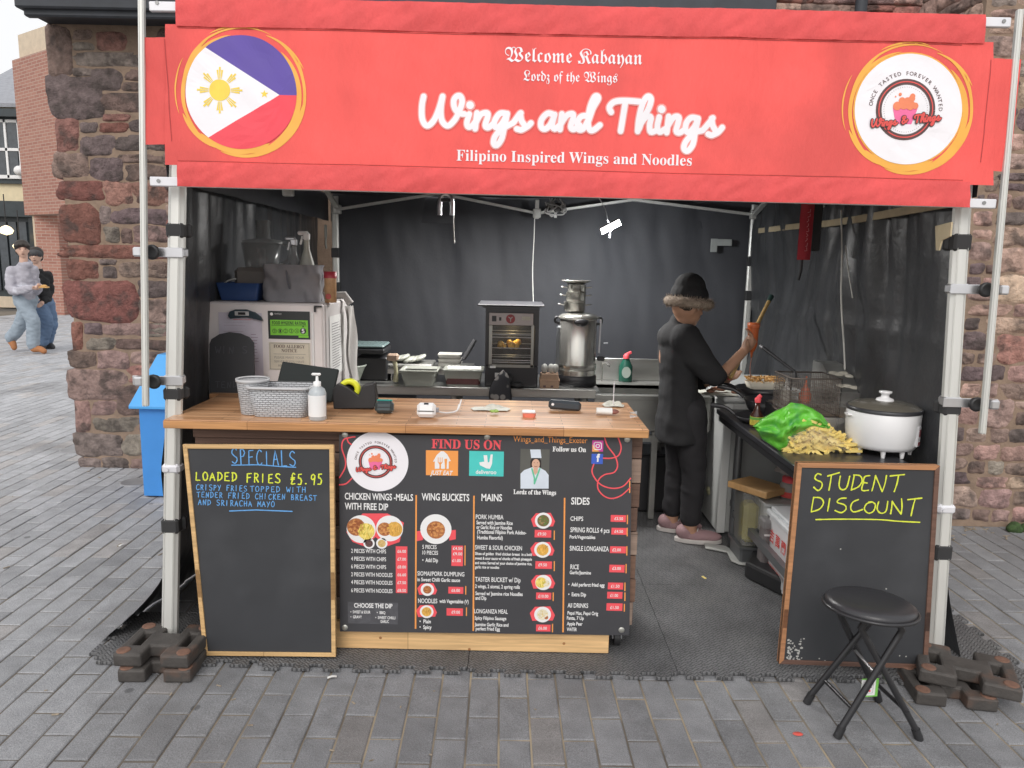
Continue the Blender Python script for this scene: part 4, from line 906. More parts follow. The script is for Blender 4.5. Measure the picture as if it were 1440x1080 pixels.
M_pine=M_wood('pine_board',(.72,.47,.23),(.66,.41,.19),3,.5,.5,rot=(math.pi/2,0,0))
M_pinef=M_wood('pine_frame',(.66,.43,.2),(.6,.38,.17),3,.5,.5)
M_oldf=M_wood('worn_frame',(.46,.22,.1),(.34,.16,.08),2,.5,.55)
ctr=thing('serving_counter','wooden serving counter with butcher block top and brown plank front','counter',(-.4,3.1,.015))
xl,xr=P(229,600,2.765).x,P(913,611,2.765).x
m=MB(); m.box(((xl+xr)/2,3.045,ZC-.017),(xr-xl,.55,.033),ch=.003); m.box((-1.12,3.393,ZC-.017),(.5,.14,.033),ch=.002); m.build('worktop',M_block,ctr)
m=MB(); m.box(((xl+xr)/2,2.766,ZC-.018),(xr-xl-.004,.008,.029),ch=.002); m.build('worktop_edge',M_blockf,ctr)
bl_,br_=-1.24,P(902,640,2.85).x
M_cab=mat('counter_carcass',(.1,.06,.045),.7)
m=MB(); m.box(((bl_+br_)/2,3.09,.52),(br_-bl_,.44,.79)); m.build('carcass',M_cab,ctr)
z=.125; k=0
while z<.9:
    h=.1; h2=min(h,.926-z); m=MB(); xx=rnd.uniform(-.006,.004)
    m.box(((bl_+br_)/2+xx,2.858,z+h2/2),(br_-bl_,.018,h2-.004),ch=.002); m.build('plank',M_plank if k%3 else M_plankl,ctr); z+=h; k+=1
m=MB(); m.box(((bl_+br_)/2,2.843,.903),(br_-bl_,.012,.048),ch=.002); m.build('rail',M_plank,ctr)
kx0,kx1=P(470,905,2.82).x,P(856,905,2.82).x
m=MB(); m.box(((kx0+kx1)/2,2.83,.075),(kx1-kx0,.024,.115),ch=.002); m.build('kickboard',M_pine,ctr)
m=MB()
for (x,y) in ((535,897),(660,913),(793,905)): q=P(x,y,2.8175); m.lathe([(.006,0),(.0,.0005)],q,10,Matrix.Rotation(math.pi/2,3,'X'))
m.build('knot',mat('wood_knot',(.35,.16,.06),.6),ctr)
for (x,y) in ((868,2.9),(868,3.25),(300,2.95)):
    q=V(P(x,905,2.87).x,y,.015); m=MB(); m.cyl(q+V(-.012,0,.035),q+V(.012,0,.035),.034,16); w_=m.build('caster',M_blackp,ctr); m=MB(); m.box(q+V(0,.0,.075),(.05,.04,.012),ch=.003); m.box(q+V(-.018,-.005,.055),(.004,.03,.04)); m.box(q+V(.018,-.005,.055),(.004,.03,.04)); m.build('fork',M_chrome,w_)
# ---- menu board
MP=Plane((0,2.795,0),(1,0,0),(0,.0,1))
menu=thing('menu_board','large dark menu board screwed to the counter front, lettered with meals, prices and logos','menu board',MP.px(680,890))
M_menu=mat('menu_black',(.052,.052,.058),.5,var=.06)
m=MB(); q=[MP.px(*a) for a in ((477,611),(889,614.5),(885,893.5),(478,888))]; m.prism(q,(0,.004,0)); m.build('panel',M_menu,menu)
D0=.0008
M_wp=mat('white_lettering',(.8,.8,.8),.6,var=.02); M_rp=mat('menu_red',(.83,.09,.11),.6,var=.03); M_op=mat('menu_orange',(.85,.33,.08),.6,var=.03)
m=MB()
for x,y in ((485,611.5),(685,614.5),(882,618),(485,882.5),(874,886)): q=MP.px(x,y,0); m.lathe([(.0125,0),(.012,.002),(.008,.0038),(0,.0042)],q,16,Matrix.Rotation(math.pi/2,3,'X'))
m.build('screw_cap',mat('screw_cap',(.5,.5,.46),.35,metal=.7,var=.2),menu)
cu,cv=MP.uv(531,649)
logo(MP,cu,cv,43.5*MPP(2.8,.9),D0,menu)
m=MB()
C5=lambda p:[Vector(MP.uv(680+a/6,600+b/6)) for a,b in p]
C4=lambda p:[Vector(MP.uv(460+a/6,600+b/6)) for a,b in p]
for p in (C4([(105,430),(150,350),(155,280),(125,180),(140,110),(200,90),(235,85)]),C4([(105,490),(160,480),(210,435)]),C4([(165,90),(180,130),(205,150)]),
 C5([(1020,85),(1045,160),(1110,250),(1130,330),(1100,385),(1020,405),(970,450),(965,520),(1010,580),(1080,605),(1160,580),(1235,515)]),C5([(1130,80),(1160,170),(1140,240),(1080,265),(1005,265)]),C5([(930,315),(915,380),(950,450),(1010,500),(1100,520),(1180,500),(1240,435)])):
    ribbon(m,MP,cat(p,6),.0052,D0)
m.build('red_swirl',M_rp,menu,kind='stuff')
for (x0,y0,x1,y1) in ((556.5,768,573,834),(635,767,651,796),(630.5,825,651.5,835),(628,855,651,866),(752,745,775,756),(753,789,776,800),(754,833,775,843),(754,878,774,888),(859,724,880,734),(860,742,881,752),(858,768,880,778),(857,794,878,805),(855,819,876,829),(854,832,875,842),(853,848,875,859)): m=MB(); rect(m,MP,x0,y0,x1,y1,D0); m.build('price_box',M_rp,menu)
m=MB()
NAP=[(484,735),(500,722),(540,720),(566,730),(568,752),(560,765),(545,760),(525,758),(505,764),(487,752)]
ppoly(m,MP,[(487,748),(496,762),(512,768),(528,755),(545,768),(562,762),(568,735),(545,722),(510,722)],D0)
for (x,y) in ((590,753),(636,752)): ppoly(m,MP,[(x-5,y-6),(x+5,y-7),(x+5,y+6),(x-4,y+8)],D0)
for (x,y,r) in ((601,829,9.5),(600,860,10),(764,732,11.5),(763,773,11.5),(764,819,11.5),(763,864,12)): ppoly(m,MP,[(x-r*1.5,y-2),(x-r*.9,y-r*.9),(x+r*.9,y-r*.95),(x+r*1.45,y+1),(x+r*1.2,y+r*.7),(x-r*1.2,y+r*.75)],D0)
m.build('red_napkin_print',M_rp,menu,kind='stuff'); m=MB()
text(m,MP,'FIND US ON',607,705,630,12.5,D0,'serif',.012)
m.build('red_heading',M_rp,menu)
m=MB()
for x,a,b,wd in ((585.3,696,884,2.2),(666.5,697,887,2.2),(794,700,889,2.2),(654,767,795,1.5),(655,824,836,1.5),(656,854,866,1.5),(779.5,746,759,1.6),(779.5,789,803,1.6),(778,833,845,1.6),(777,877,889,1.6),(882.3,724,737,1.6),(882,742,754,1.6),(881.5,768,781,1.6),(880.5,793,806,1.6),(878.8,819,831,1.6),(878.8,833,845,1.6),(878,849,860,1.6),(885.5,676,693,1.6)):
    x2=x-(b-a)*.012*(1 if x>700 else .4); ppoly(m,MP,[(x-wd/2,a),(x+wd/2,a),(x2+wd/2,b),(x2-wd/2,b)],D0+.0002)
rect(m,MP,599,633,644,669,D0); text(m,MP,'Wings_and_Things_Exeter',722,826,621,8,D0)
m.build('orange_print',M_op,menu)
m=MB(); t2=D0+.0006
TX=[('CHICKEN WINGS -MEALS',485,581,702,9,.02),('WITH FREE DIP',485,546,716,9,.02),('WING BUCKETS',593,660,703,9.5,.02),('MAINS',677,706,704,9.5,.02),('SIDES',803,829,709,9.5,.02),
('2 PIECES WITH CHIPS',494,543,777,4.6,.012),('4 PIECES WITH CHIPS',494,543,788,4.6,.012),('6 PIECES WITH CHIPS',494,543,799,4.6,.012),('2 PIECES WITH NOODLES',494,552,810,4.6,.012),('4 PIECES WITH NOODLES',494,552,821,4.6,.012),('6 PIECES WITH NOODLES',494,552,832.5,4.6,.012),
('5 PIECES',594,614,771.5,4.6,.012),('10 PIECES',594,616,779.5,4.6,.012),('•  Add Dip',594,616,790,4.6,.02),('SIOMAI/PORK DUMPLING',587,653,809,5,.012),('in Sweet Chilli Garlic sauce',587,647,817,4.2,.022),
('NOODLES',588,615,847.5,5.2,.015),('with Vegentables (V)',618,659,847.5,4.2,.022),('•  Plain',590,606,876,4.4,.02),('•  Spicy',590,607,884,4.4,.02),
('PORK HUMBA',669,708,729.5,5.2,.012),('Served with Jasmine Rice',670,721,737,4.3,.022),('or Garlic Rice or Noodles',670,720,743.5,4.3,.022),('(Traditional Filipino Pork Adobo-',671,740,750,4.3,.022),('Humba Flavorful)',671,707,758,4.3,.022),
('SWEET & SOUR CHICKEN',668,734,772.5,5.2,.012),('Slices of golden  fried chicken breast  in a bold',668,748,780,3.3,.025),('sweet & sour sauce w/ chunks of fresh pineapple',668,748,786.5,3.3,.025),('and onion Served w/ your choice of jasmine rice,',668,748,793,3.3,.025),('garlic rice or noodles',668,702,799,3.3,.025),
('TASTER BUCKET w/ Dip',668,732,817.5,5.4,.012),('2 wings, 2 siomai, 2 spring rolls',668,731,826.5,4.2,.022),('Served w/ Jasmine rice Noodles',668.5,735,836.5,4.2,.022),('and Dip',668.5,684,843,4.2,.022),
('LONGANIZA MEAL',667,714,862,5,.012),('Spicy Filipino Sausage',667.5,712,871,4,.022),('Jasmine Garlic Rice and',667.5,715,880,4,.022),('perfect Fried Egg',669,703,886,4,.022),
('CHIPS',802,820,732,6,.015),('SPRING ROLLS 4 pcs',802,857,748,5.6,.014),('Pork/Vegentables',801,837,757,4,.022),('SINGLE LONGANIZA',801,856,774,5.6,.014),('RICE',802,814,800,5.4,.014),('Garlic/Jasmine',801,831,807,4,.022),
('•  Add perferct fried egg',799,850,824,4.2,.022),('•  Extra Dip',799,824,838,4.4,.022),('All DRINKS',798,827,854,5.2,.015),('Pepsi Max, Pepsi Orig',798,841,864,4,.022),('Fanta, 7 Up',797,821,871,4,.022),('Apple Pear',797,819,879,4,.022),('WATER',797,811,887,4,.02),
('CHOOSE THE DIP',498,552,854,6,.025),('•  SWEET & SOUR',493,521,862,3.2,.02),('•  GRAVY',493,509,869,3.2,.02),('•  BBQ',530,542,863,3.2,.02),('•  SWEET CHILLI',528,556,870,3.2,.02),('GARLIC',535,547,875.5,3.2,.02),
('JUST EAT',605,637,667.5,5.2,.02),('deliveroo',669,698,666,4.6,.02)]
for t,a,b,y,h,o_ in TX: text(m,MP,t,a,b,y,h*(1.17 if h<6 else 1),t2,'plain',o_,.25 if t=='JUST EAT' else 0)
text(m,MP,'Follow us On',777,824,634.5,6.5,t2,'serif',.015); text(m,MP,'Lordz of the Wings',722,782,694.5,6.2,t2,'serif',.015)
for t,a,b,y in (('£6.00',559,571,777),('£7.00',559,571,788),('£8.00',559,571,799),('£6.60',559,571,810),('£7.50',559,571,821),('£8.50',559,571,832),('£4.50',637,650,773),('£9.00',637,650,780.5),('£1.00',636,648,790),('£6.00',635,647,832),('£9.00',635,647,862.5),('£9.50',756,768,752.5),('£9.50',757,769,796),('£10.00',757,771,840),('£6.00',757,769,885),('£3.50',864,876,731),('£4.50',864,876,749),('£2.00',861,873,775),('£3.00',861,873,801),('£1.50',859,871,826),('£1.00',858,869,839),('£1.50',858,870,856)): text(m,MP,t,a,b,y,4,t2,'plain',.01)
# plates, printed flat
for (x,y,r) in ((508,744,20.5),(548,743,19),(613,744,22),(519,764,8),(537,764,8),(601,829,9.5),(600,860,9.8),(764,732,11.8),(763,773,11.8),(764,819,11.5),(763,864,12)): u,v=MP.uv(x,y); disc(m,MP,u,v,r*MPP(2.8,.6),D0+.0005,30)
# just eat house with fork, deliveroo head
ppoly(m,MP,[(609,649),(614,640),(620,634.5),(624,634.5),(629,639),(634,648),(631,649),(631,659),(609.5+2,659),(611.5,649)],t2)
ppoly(m,MP,[(680,640),(685,640),(686,650),(688,650),(690,639),(693,639),(692,652),(689,659),(684,658.5),(675,654),(674,650),(681,649)],t2)
text(m,MP,'f',838.5,843.5,649,10,t2+.0004,'sans',.03)
m.build('white_print',M_wp,menu)
m=MB()
for x in (616.2,619,621.8): ppoly(m,MP,[(x-.45,643),(x+.45,643),(x+.45,650),(x-.45,650)],t2+.0004)
ppoly(m,MP,[(615.8,650),(622.3,650),(620.2,653),(620.2,659),(618,659),(618,653)],t2+.0004); ppoly(m,MP,[(625,645),(629,645),(628,659),(625.8,659)],t2+.0004); m.build('fork_print',M_op,menu)
m=MB(); rect(m,MP,660,634,708,670,D0); m.build('teal_print',mat('teal_print',(.07,.56,.52),.6),menu)
m=MB(); rect(m,MP,489,846,560,878,D0); m.build('grey_panel',mat('grey_print',(.085,.085,.095),.6,var=.3,nscale=30),menu)
m=MB(); rect(m,MP,832,638,847.5,652.5,D0+.0002); m.build('blue_icon',mat('blue_print',(.05,.12,.55),.6),menu)
m=MB(); rect(m,MP,833,619,848,635,D0+.0002); m.build('pink_icon',mat('magenta_print',(.6,.06,.35),.6),menu)
m=MB(); ppoly(m,MP,[(833,635),(833,625),(843,635)],D0+.0004); m.build('amber_icon',mat('amber_print',(.85,.38,.1),.6),menu)
m=MB(); u,v=MP.uv(840.5,627); q=MPP(2.8,.9)
ribbon(m,MP,[(u+5.2*q*sx_,v+5.2*q*sy_) for sx_,sy_ in ((-.7,-1),(.7,-1),(1,-.7),(1,.7),(.7,1),(-.7,1),(-1,.7),(-1,-.7),(-.7,-1))],1.1*q,t2,False); ribbon(m,MP,[(u+2.5*q*math.cos(a*.4488),v+2.5*q*math.sin(a*.4488)) for a in range(15)],1.1*q,t2,False); disc(m,MP,u+3.4*q,v+3.4*q,.7*q,t2,8); m.build('icon_lines',M_wp,menu)
# food in the printed dishes
foods=[(501,741,13,'wing'),(515,747,12,'chips'),(541,744,10,'wing'),(555,744,11,'noodle'),(613,745,13,'wing'),(519,764,5.5,'dark'),(537,764,5.5,'mus'),(601,829,6,'wing'),(600,860,7,'noodle'),(764,732,8.5,'green'),(763,773,8.5,'noodle'),(761,819,8,'chips'),(768,820,5,'pale'),(763,864,8,'pale'),(768,868,3,'wing')]
FC={'wing':((.42,.15,.05),(.6,.27,.09),(.3,.09,.03)),'chips':((.8,.6,.13),(.85,.7,.2),(.55,.45,.06)),'noodle':((.7,.38,.07),(.8,.5,.12),(.5,.25,.05)),'dark':((.1,.05,.05),(.14,.08,.07),(.08,.04,.04)),'mus':((.6,.42,.16),(.65,.47,.2),(.55,.38,.12)),'green':((.18,.13,.05),(.12,.2,.05),(.35,.22,.1)),'pale':((.75,.66,.45),(.8,.74,.6),(.7,.55,.25))}
food_m={}
for kind,cs in FC.items():
    for i,c_ in enumerate(cs): food_m[kind,i]=MB()
for n_,(x,y,r,kind) in enumerate(foods):
    u,v=MP.uv(x,y); q=MPP(2.8,.6)
    disc(food_m[kind,0],MP,u,v,r*q,D0+.0009+n_*2e-5,20)
    for k in range(int(10+r*2.2)):
        a=rnd.uniform(0,6.28); rr_=r*q*math.sqrt(rnd.random())*.82; uu_,vv_=u+rr_*math.cos(a),v+rr_*math.sin(a); i=rnd.choice((1,2,1))
        if kind in('chips','noodle'): aa=rnd.uniform(-.6,.6)+1.4; l=r*q*.3; ribbon(food_m[kind,i],MP,[(uu_-l*math.cos(aa),vv_-l*math.sin(aa)),(uu_+l*math.cos(aa),vv_+l*math.sin(aa))],q*(1.3 if kind=='chips' else .6),D0+.0013+k*8e-6,False)
        else: disc(food_m[kind,i],MP,uu_,vv_,q*rnd.uniform(.08,.22)*r,D0+.0013+k*8e-6,8,q*rnd.uniform(.08,.18)*r)
for (kind,i),mm_ in food_m.items():
    if mm_.v: mm_.build('food_print',mat('food_'+kind,FC[kind][i],.6,var=.2,nscale=60),menu,kind='stuff')
# cook's portrait, flat print
m=MB(); rect(m,MP,732,631,771.5,687,D0); m.build('portrait_backdrop',mat('portrait_dark',(.1,.1,.09),.6),menu)
m=MB(); ppoly(m,MP,[(732,687),(732,666),(737,661),(748,657),(758,657),(767,662),(771.5,668),(771.5,687)],D0+.0003); ppoly(m,MP,[(747,644),(745.5,632),(760,632),(761.5,644)],D0+.0003); m.build('portrait_jacket',mat('portrait_white',(.62,.68,.76),.6),menu)
m=MB(); ppoly(m,MP,[(746,662),(746,648),(749,643),(758,643),(761,648),(761,662)],D0+.0002); m.build('portrait_hair',mat('portrait_hair',(.02,.015,.015),.6),menu)
m=MB(); u,v=MP.uv(753.5,652.5); disc(m,MP,u,v,5.6*q,D0+.0006,18,7.2*q); ppoly(m,MP,[(750.5,657),(756.5,657),(756,664),(752.5,668),(749.5,663)],D0+.0005); m.build('portrait_face',mat('portrait_skin',(.62,.38,.27),.6),menu)
m=MB(); ribbon(m,MP,[MP.uv(748,659),MP.uv(751.5,672),MP.uv(751.5,680)],2.2*q,D0+.0008); ribbon(m,MP,[MP.uv(759,659),MP.uv(755,670),MP.uv(751.5,680)],2.2*q,D0+.0008); m.build('portrait_scarf',mat('portrait_green',(.12,.5,.3),.6),menu)
m=MB(); ribbon(m,MP,[MP.uv(751.5,655.5),MP.uv(753.5,656.3),MP.uv(755.5,655.5)],.7*q,D0+.0009); disc(m,MP,*MP.uv(751.2,650.5),.6*q,D0+.0009,8); disc(m,MP,*MP.uv(755.8,650.5),.6*q,D0+.0009,8); m.build('portrait_features',mat('portrait_line',(.2,.04,.04),.6),menu)
# ---- specials board
M_chalkb=mat('blackboard',(.038,.04,.045),.62,var=.12,nscale=6,dirt_or_light=((.075,.078,.085),2.0,.5,.5))
M_cy=mat('chalk_yellow',(.68,.75,.06),.8,var=.12,nscale=60); M_cb=mat('chalk_blue',(.13,.36,.72),.8,var=.15,nscale=60)
def board(name,label,pl,co,fw,th,Mf,back=None):
    t=thing(name,label,'chalkboard',pl.px(sum(a for a,b in co)/4,max(b for a,b in co)))
    U=[Vector(pl.uv(*a)) for a in co]
    m=MB(); m.prism([pl.pt(*u,0) for u in U],-pl.n*th*.6); m.build('panel',M_chalkb,t)
    cen=sum(U,Vector((0,0)))/4; I=[]
    for i in range(4):
        a,b,c_=U[i-1],U[i],U[(i+1)%4]; d1=(a-b).normalized(); d2=(c_-b).normalized(); I.append(b+(d1+d2)*fw)
    for i in range(4):
        j=(i+1)%4; m=MB(); g=.0006
        m.prism([pl.pt(*q,.006) for q in (U[i],U[j],I[j],I[i])],-pl.n*(th)); m.build('frame_side',Mf[i] if isinstance(Mf,(list,tuple)) else Mf,t,bevel=.0015)
    return t
SPp=Plane((0,2.735,0),(1,0,0),(0,.02,1))
sb=board('specials_board','black chalkboard in pale pine frame with blue and yellow SPECIALS writing',SPp,[(257.5,624.5),(469.5,625.5),(472.5,923),(287,921)],.0165,.02,M_pinef)
m=MB(); chalk(m,SPp,'SPECIALS',326,652,419,656,21,1.6,.001,-.05,3); ribbon(m,SPp,[SPp.uv(326,654),SPp.uv(365,653.5),SPp.uv(395,656),SPp.uv(416,657)],.004,.001)
chalk(m,SPp,'CRISPY FRIES',276,688.5,349,691,7.5,1.15,.001,0,5); chalk(m,SPp,'TOPPED WITH',352,691,432,692.5,7.5,1.15,.001,0,6)
chalk(m,SPp,'TENDER FRIED CHICKEN BREAST',277,699,447,704,7.5,1.15,.001,0,7); chalk(m,SPp,'AND SRIRACHA MAYO',279,710,388,713,7.5,1.15,.001,0,8)
ribbon(m,SPp,[SPp.uv(323,718.5),SPp.uv(360,717),SPp.uv(411,719)],.0045,.001); m.build('blue_chalk',M_cb,sb)
m=MB(); chalk(m,SPp,'LOADED',275,675.5,336,676.5,11,1.9,.001,0,11); chalk(m,SPp,'FRIES',347,678,397,679,12,1.9,.001,0,12); chalk(m,SPp,'£5.95',409,681,456,682,15,1.9,.001,0,13); m.build('yellow_chalk',M_cy,sb)
# ---- student discount board
M_darkf=M_wood('dark_worn_frame',(.16,.085,.06),(.09,.05,.04),2,.5,.7)
STp=Plane((0,2.70,0),(1,0,0),(0,.03,1))
db=board('discount_board','worn brown framed A-board chalked STUDENT DISCOUNT in yellow, leaning before the side table',STp,[(1121,650.5),(1321,654.5),(1303,940),(1095,933)],.018,.03,[M_oldf,M_darkf,M_darkf,M_oldf])
m=MB()
SD=lambda pts:[Vector(STp.uv(1110+a/6.857,650+b/6.857)) for a,b in pts]
for k,p in enumerate([[(305,120),(270,110),(245,145),(260,170),(310,195),(310,240),(275,272),(235,240)],[(370,132),(480,100)],[(405,120),(395,190),(380,268)],[(490,135),(478,220),(500,262),(550,245),(580,135)],
[(625,125),(610,200),(595,268)],[(620,122),(680,130),(700,180),(665,235),(600,265)],[(775,128),(725,140),(710,200),(698,268),(760,270)],[(715,195),(748,200)],[(830,128),(815,200),(795,275)],[(830,130),(860,200),(893,283)],[(935,128),(920,210),(893,283)],[(972,132),(1108,118)],[(1052,128),(1035,210),(1010,282)],
[(232,345),(220,410),(210,475)],[(232,338),(300,345),(328,390),(290,450),(210,478)],[(388,350),(378,410),(368,470)],[(545,345),(490,350),(460,385),(530,410),(545,450),(500,485),(440,465)],[(665,360),(610,385),(590,440),(620,478),(705,455)],[(800,382),(745,400),(722,450),(760,490),(810,470),(828,410),(795,382),(760,385)],
[(860,380),(845,450),(880,490),(930,470),(948,375)],[(990,380),(985,440),(975,495)],[(990,375),(1025,430),(1075,500)],[(1080,350),(1085,430),(1075,500)],[(1140,360),(1275,345)],[(1210,360),(1190,430),(1172,515)],[(255,552),(500,548),(850,552),(1050,568),(1255,578)]]):
    q=SD(p); q=cat(q,5) if len(q)>3 else [q[0].lerp(q[-1],i/4) for i in range(5)] if len(q)==2 else cat(q,3)
    ribbon(m,STp,q,[.0054*rnd.uniform(.75,1.15) for _ in q],.0012)
m.build('yellow_chalk',M_cy,db)
m=MB()
for _ in range(46):
    x=1107+abs(rnd.gauss(0,13)); y=898+rnd.uniform(0,30)
    if y>932: continue
    u,v=STp.uv(x,y); r=rnd.uniform(.0015,.006); m.poly([STp.pt(u+r*rnd.uniform(.5,1.4)*math.cos(k*.9),v+r*rnd.uniform(.4,1.2)*math.sin(k*.9),.0006+_*4e-6) for k in range(7)])
for x,y in ((1152,926),(1160,929),(1265,922),(1274,923),(1246,828),(1182,772)): disc(m,STp,*STp.uv(x,y),.003,.0008,7)
m.build('chipped_paint',mat('bare_board',(.42,.42,.4),.8),db,kind='stuff')
# ---- cast iron weights
M_cast=mat('cast_iron',(.075,.068,.063),.62,metal=.25,var=.35,nscale=14,bump=.003,bscale=50,dirt_or_light=((.19,.085,.045),7,.57,.6))
M_rust=mat('rust',(.17,.09,.062),.85,var=.3,nscale=40,bump=.001)
def weight(label,c_,ang,sx,sy,h=.052):
    t=thing('gazebo_weight',label,'weight',c_,'cast iron weights at the gazebo legs'); R=Matrix.Rotation(ang,3,'Z')
    X=[-.5,-.37,-.26,-.12,.12,.26,.37,.5]; Y=[-.5,-.24,-.2,.2,.24,.5]
    T=lambda x,y,z:V(c_)+R@V(x*sx,y*sy,z)
    m=MB(); m.cells(X,Y,['###.###','###.###','#.###.#','###.###','###.###'],.0,h,T); m.build('casting',M_cast,t,bevel=.009)
    for a in (-.4,.4):
        for b in (-.38,.38): m=MB(); m.lathe([(.026,h-.001),(.025,h+.002),(.019,h+.0026),(0,h+.002)],T(a,b,0)-V(0,0,0),16); m.build('boss',M_rust,t)
weight('lower rusty cast iron H-shaped weight at the left front pole, against the paving',(-1.315,2.67,0),.03,.27,.21)
weight('upper cast iron H-shaped weight with pinkish bosses hugging the left front pole',(-1.325,2.70,.055),-.02,.285,.25)
weight('lower rusty cast iron weight peeping out from under another at the right front pole',(1.665,2.61,0),-.15,.28,.21)
weight('upper cast iron H-shaped weight lying askew over another by the right front pole',(1.75,2.64,.055),-.42,.33,.25)
# ---- stool
M_vinyl=mat('black_vinyl',(.03,.03,.034),.33,var=.2,bump=.0006,bscale=120); M_tube=mat('dark_tube',(.035,.035,.038),.3,metal=.3,var=.15)
stl=thing('folding_stool','round black folding stool with crossed tube legs on the paving before the right board','stool',(1.26,2.43,0))
sc_=V(1.255,2.43,.43); Rs=Matrix.Rotation(.03,3,'Y')@Matrix.Rotation(-.06,3,'X')
m=MB(); m.lathe([(0,-.012),(.142,-.012),(.147,.0),(.146,.012),(.13,.022),(.08,.026),(0,.026)],sc_,40,Rs); m.build('seat',M_vinyl,stl)
m=MB(); m.tube([sc_+Rs@V(.15*math.cos(a*math.pi/20),.15*math.sin(a*math.pi/20),-.004) for a in range(41)],.0065,8,False); m.build('seat_rim',M_tube,stl)
zt=.408
for k,(f,tp,lab) in enumerate((((1.108,2.525),(1.315,2.49),0),((1.135,2.325),(1.335,2.36),0),((1.414,2.322),(1.2,2.37),0),((1.385,2.55),(1.18,2.5),0))):
    f3=V(f[0],f[1],.012); t3=V(tp[0],tp[1],zt-.03); d=(t3-f3); m=MB(); m.tube([f3,f3+d*.9,f3+d*1.0,V(tp[0]-(.02 if k<2 else -.02),tp[1],zt+.008)],.0115,10); lg=m.build('leg',M_tube,stl)
    m=MB(); m.cyl(f3-V(0,0,.012)-d*.0,f3+d.normalized()*.03,.0145,10); m.build('foot_cap',M_blackp,lg)
for a,b in (((1.108,2.525),(1.135,2.325)),((1.414,2.322),(1.385,2.55))):
    s=1 if a[0]<1.3 else -1; m=MB(); m.tube([V(a[0]+s*.05,a[1],.1),V(b[0]+s*.05,b[1],.1)],.007,8); m.build('crossbar',M_tube,stl)
m=MB(); m.cyl((1.255,2.35,.225),(1.255,2.5,.225),.005,8); m.build('pivot',M_chrome,stl)
q=P(1223,967,2.37); tg=thing('price_tag','white swing tag with green edge hanging under the folding stool','tag',q)
m=MB(); m.box(q,(.062,.002,.068),.12,ch=.0005); m.build('card_edge',mat('tag_green',(.2,.55,.1),.5),tg); 
TP=Plane(q+V(-.002,-.0022,.001),(math.cos(.12),math.sin(.12),0),(0,0,1)); m=MB(); m.poly([TP.pt(a,b,.0) for a,b in ((-.03,-.029),(.022,-.029),(.022,.03),(-.03,.03))]); m.build('card_face',M_wp,tg)
m=MB(); ribbon(m,TP,[(-.02,-.02),(.013,-.02),(.013,.022),(-.02,.022),(-.02,-.02)],.001,.0006,False); ribbon(m,TP,[(-.018,.0),(.008,.002)],.005,.0006,False); m.build('tag_print',M_ink,tg); m=MB(); disc(m,TP,.002,-.012,.004,.0006,8); m.build('tag_dot',M_rp,tg)
m=MB(); m.tube([q+V(0,0,.034),V(1.25,2.37,.2)],.001,5); m.build('string',M_cord,tg)
# ---- blue box
M_blue=mat('blue_metal',(.06,.28,.72),.45,var=.05); 
bx=thing('blue_bin','bright blue metal bin with sloped hood beside the stone pier','bin',(-2.31,4.8,0))
m=MB(); x0_,x1_=-2.405,-2.16; m.prism([(x0_,4.72,.01),(x0_,5.02,.01),(x0_,5.02,.66),(x0_,4.72,.62)],(x1_-x0_,0,0)); m.build('body',M_blue,bx,bevel=.004)
m=MB(); m.prism([(x0_-.045,4.68,.6),(x0_-.045,4.68,.62),(x0_+.03,4.95,.92),(x0_+.03,5.06,.92),(x0_-.02,5.06,.6)],(x1_-x0_+.06,0,0)); m.build('hood',mat('blue_hood',(.09,.4,.85),.4,var=.05),bx,bevel=.004)
# litter
M_paper=mat('paper_white',(.75,.75,.73),.8)
for (x,y,a,lab) in ((467,953,.3,'scrap of white paper at the mat edge before the counter'),(171,767,1.2,'tiny white scrap on the paving left of the stall')):
    q=G(x,y,.004); m=MB(); m.grid(lambda s,t:V(q)+Matrix.Rotation(a,3,'Z')@V((s-.5)*.035,(t-.5)*.014,.004*math.sin(s*3)+.002),4,2); tag(m.build('paper_scrap',M_paper),lab,'litter')
q=G(1122,1032,.002); m=MB(); m.lathe([(.014,0),(.012,.002),(0,.0025)],q,10,sx=1.3,sy=.8); tag(m.build('sauce_drip',mat('red_drip',(.6,.09,.07),.5)),'small red sauce splash on the paving left of the stool','stain')
m=MB(); q=G(990,812,.018) ; m.box(q,(.012,.03,.006),.4,ch=.002); tag(m.build('dropped_chip',mat('chip_yellow',(.75,.6,.22),.6)),'single yellow chip dropped on the rubber matting','chip')
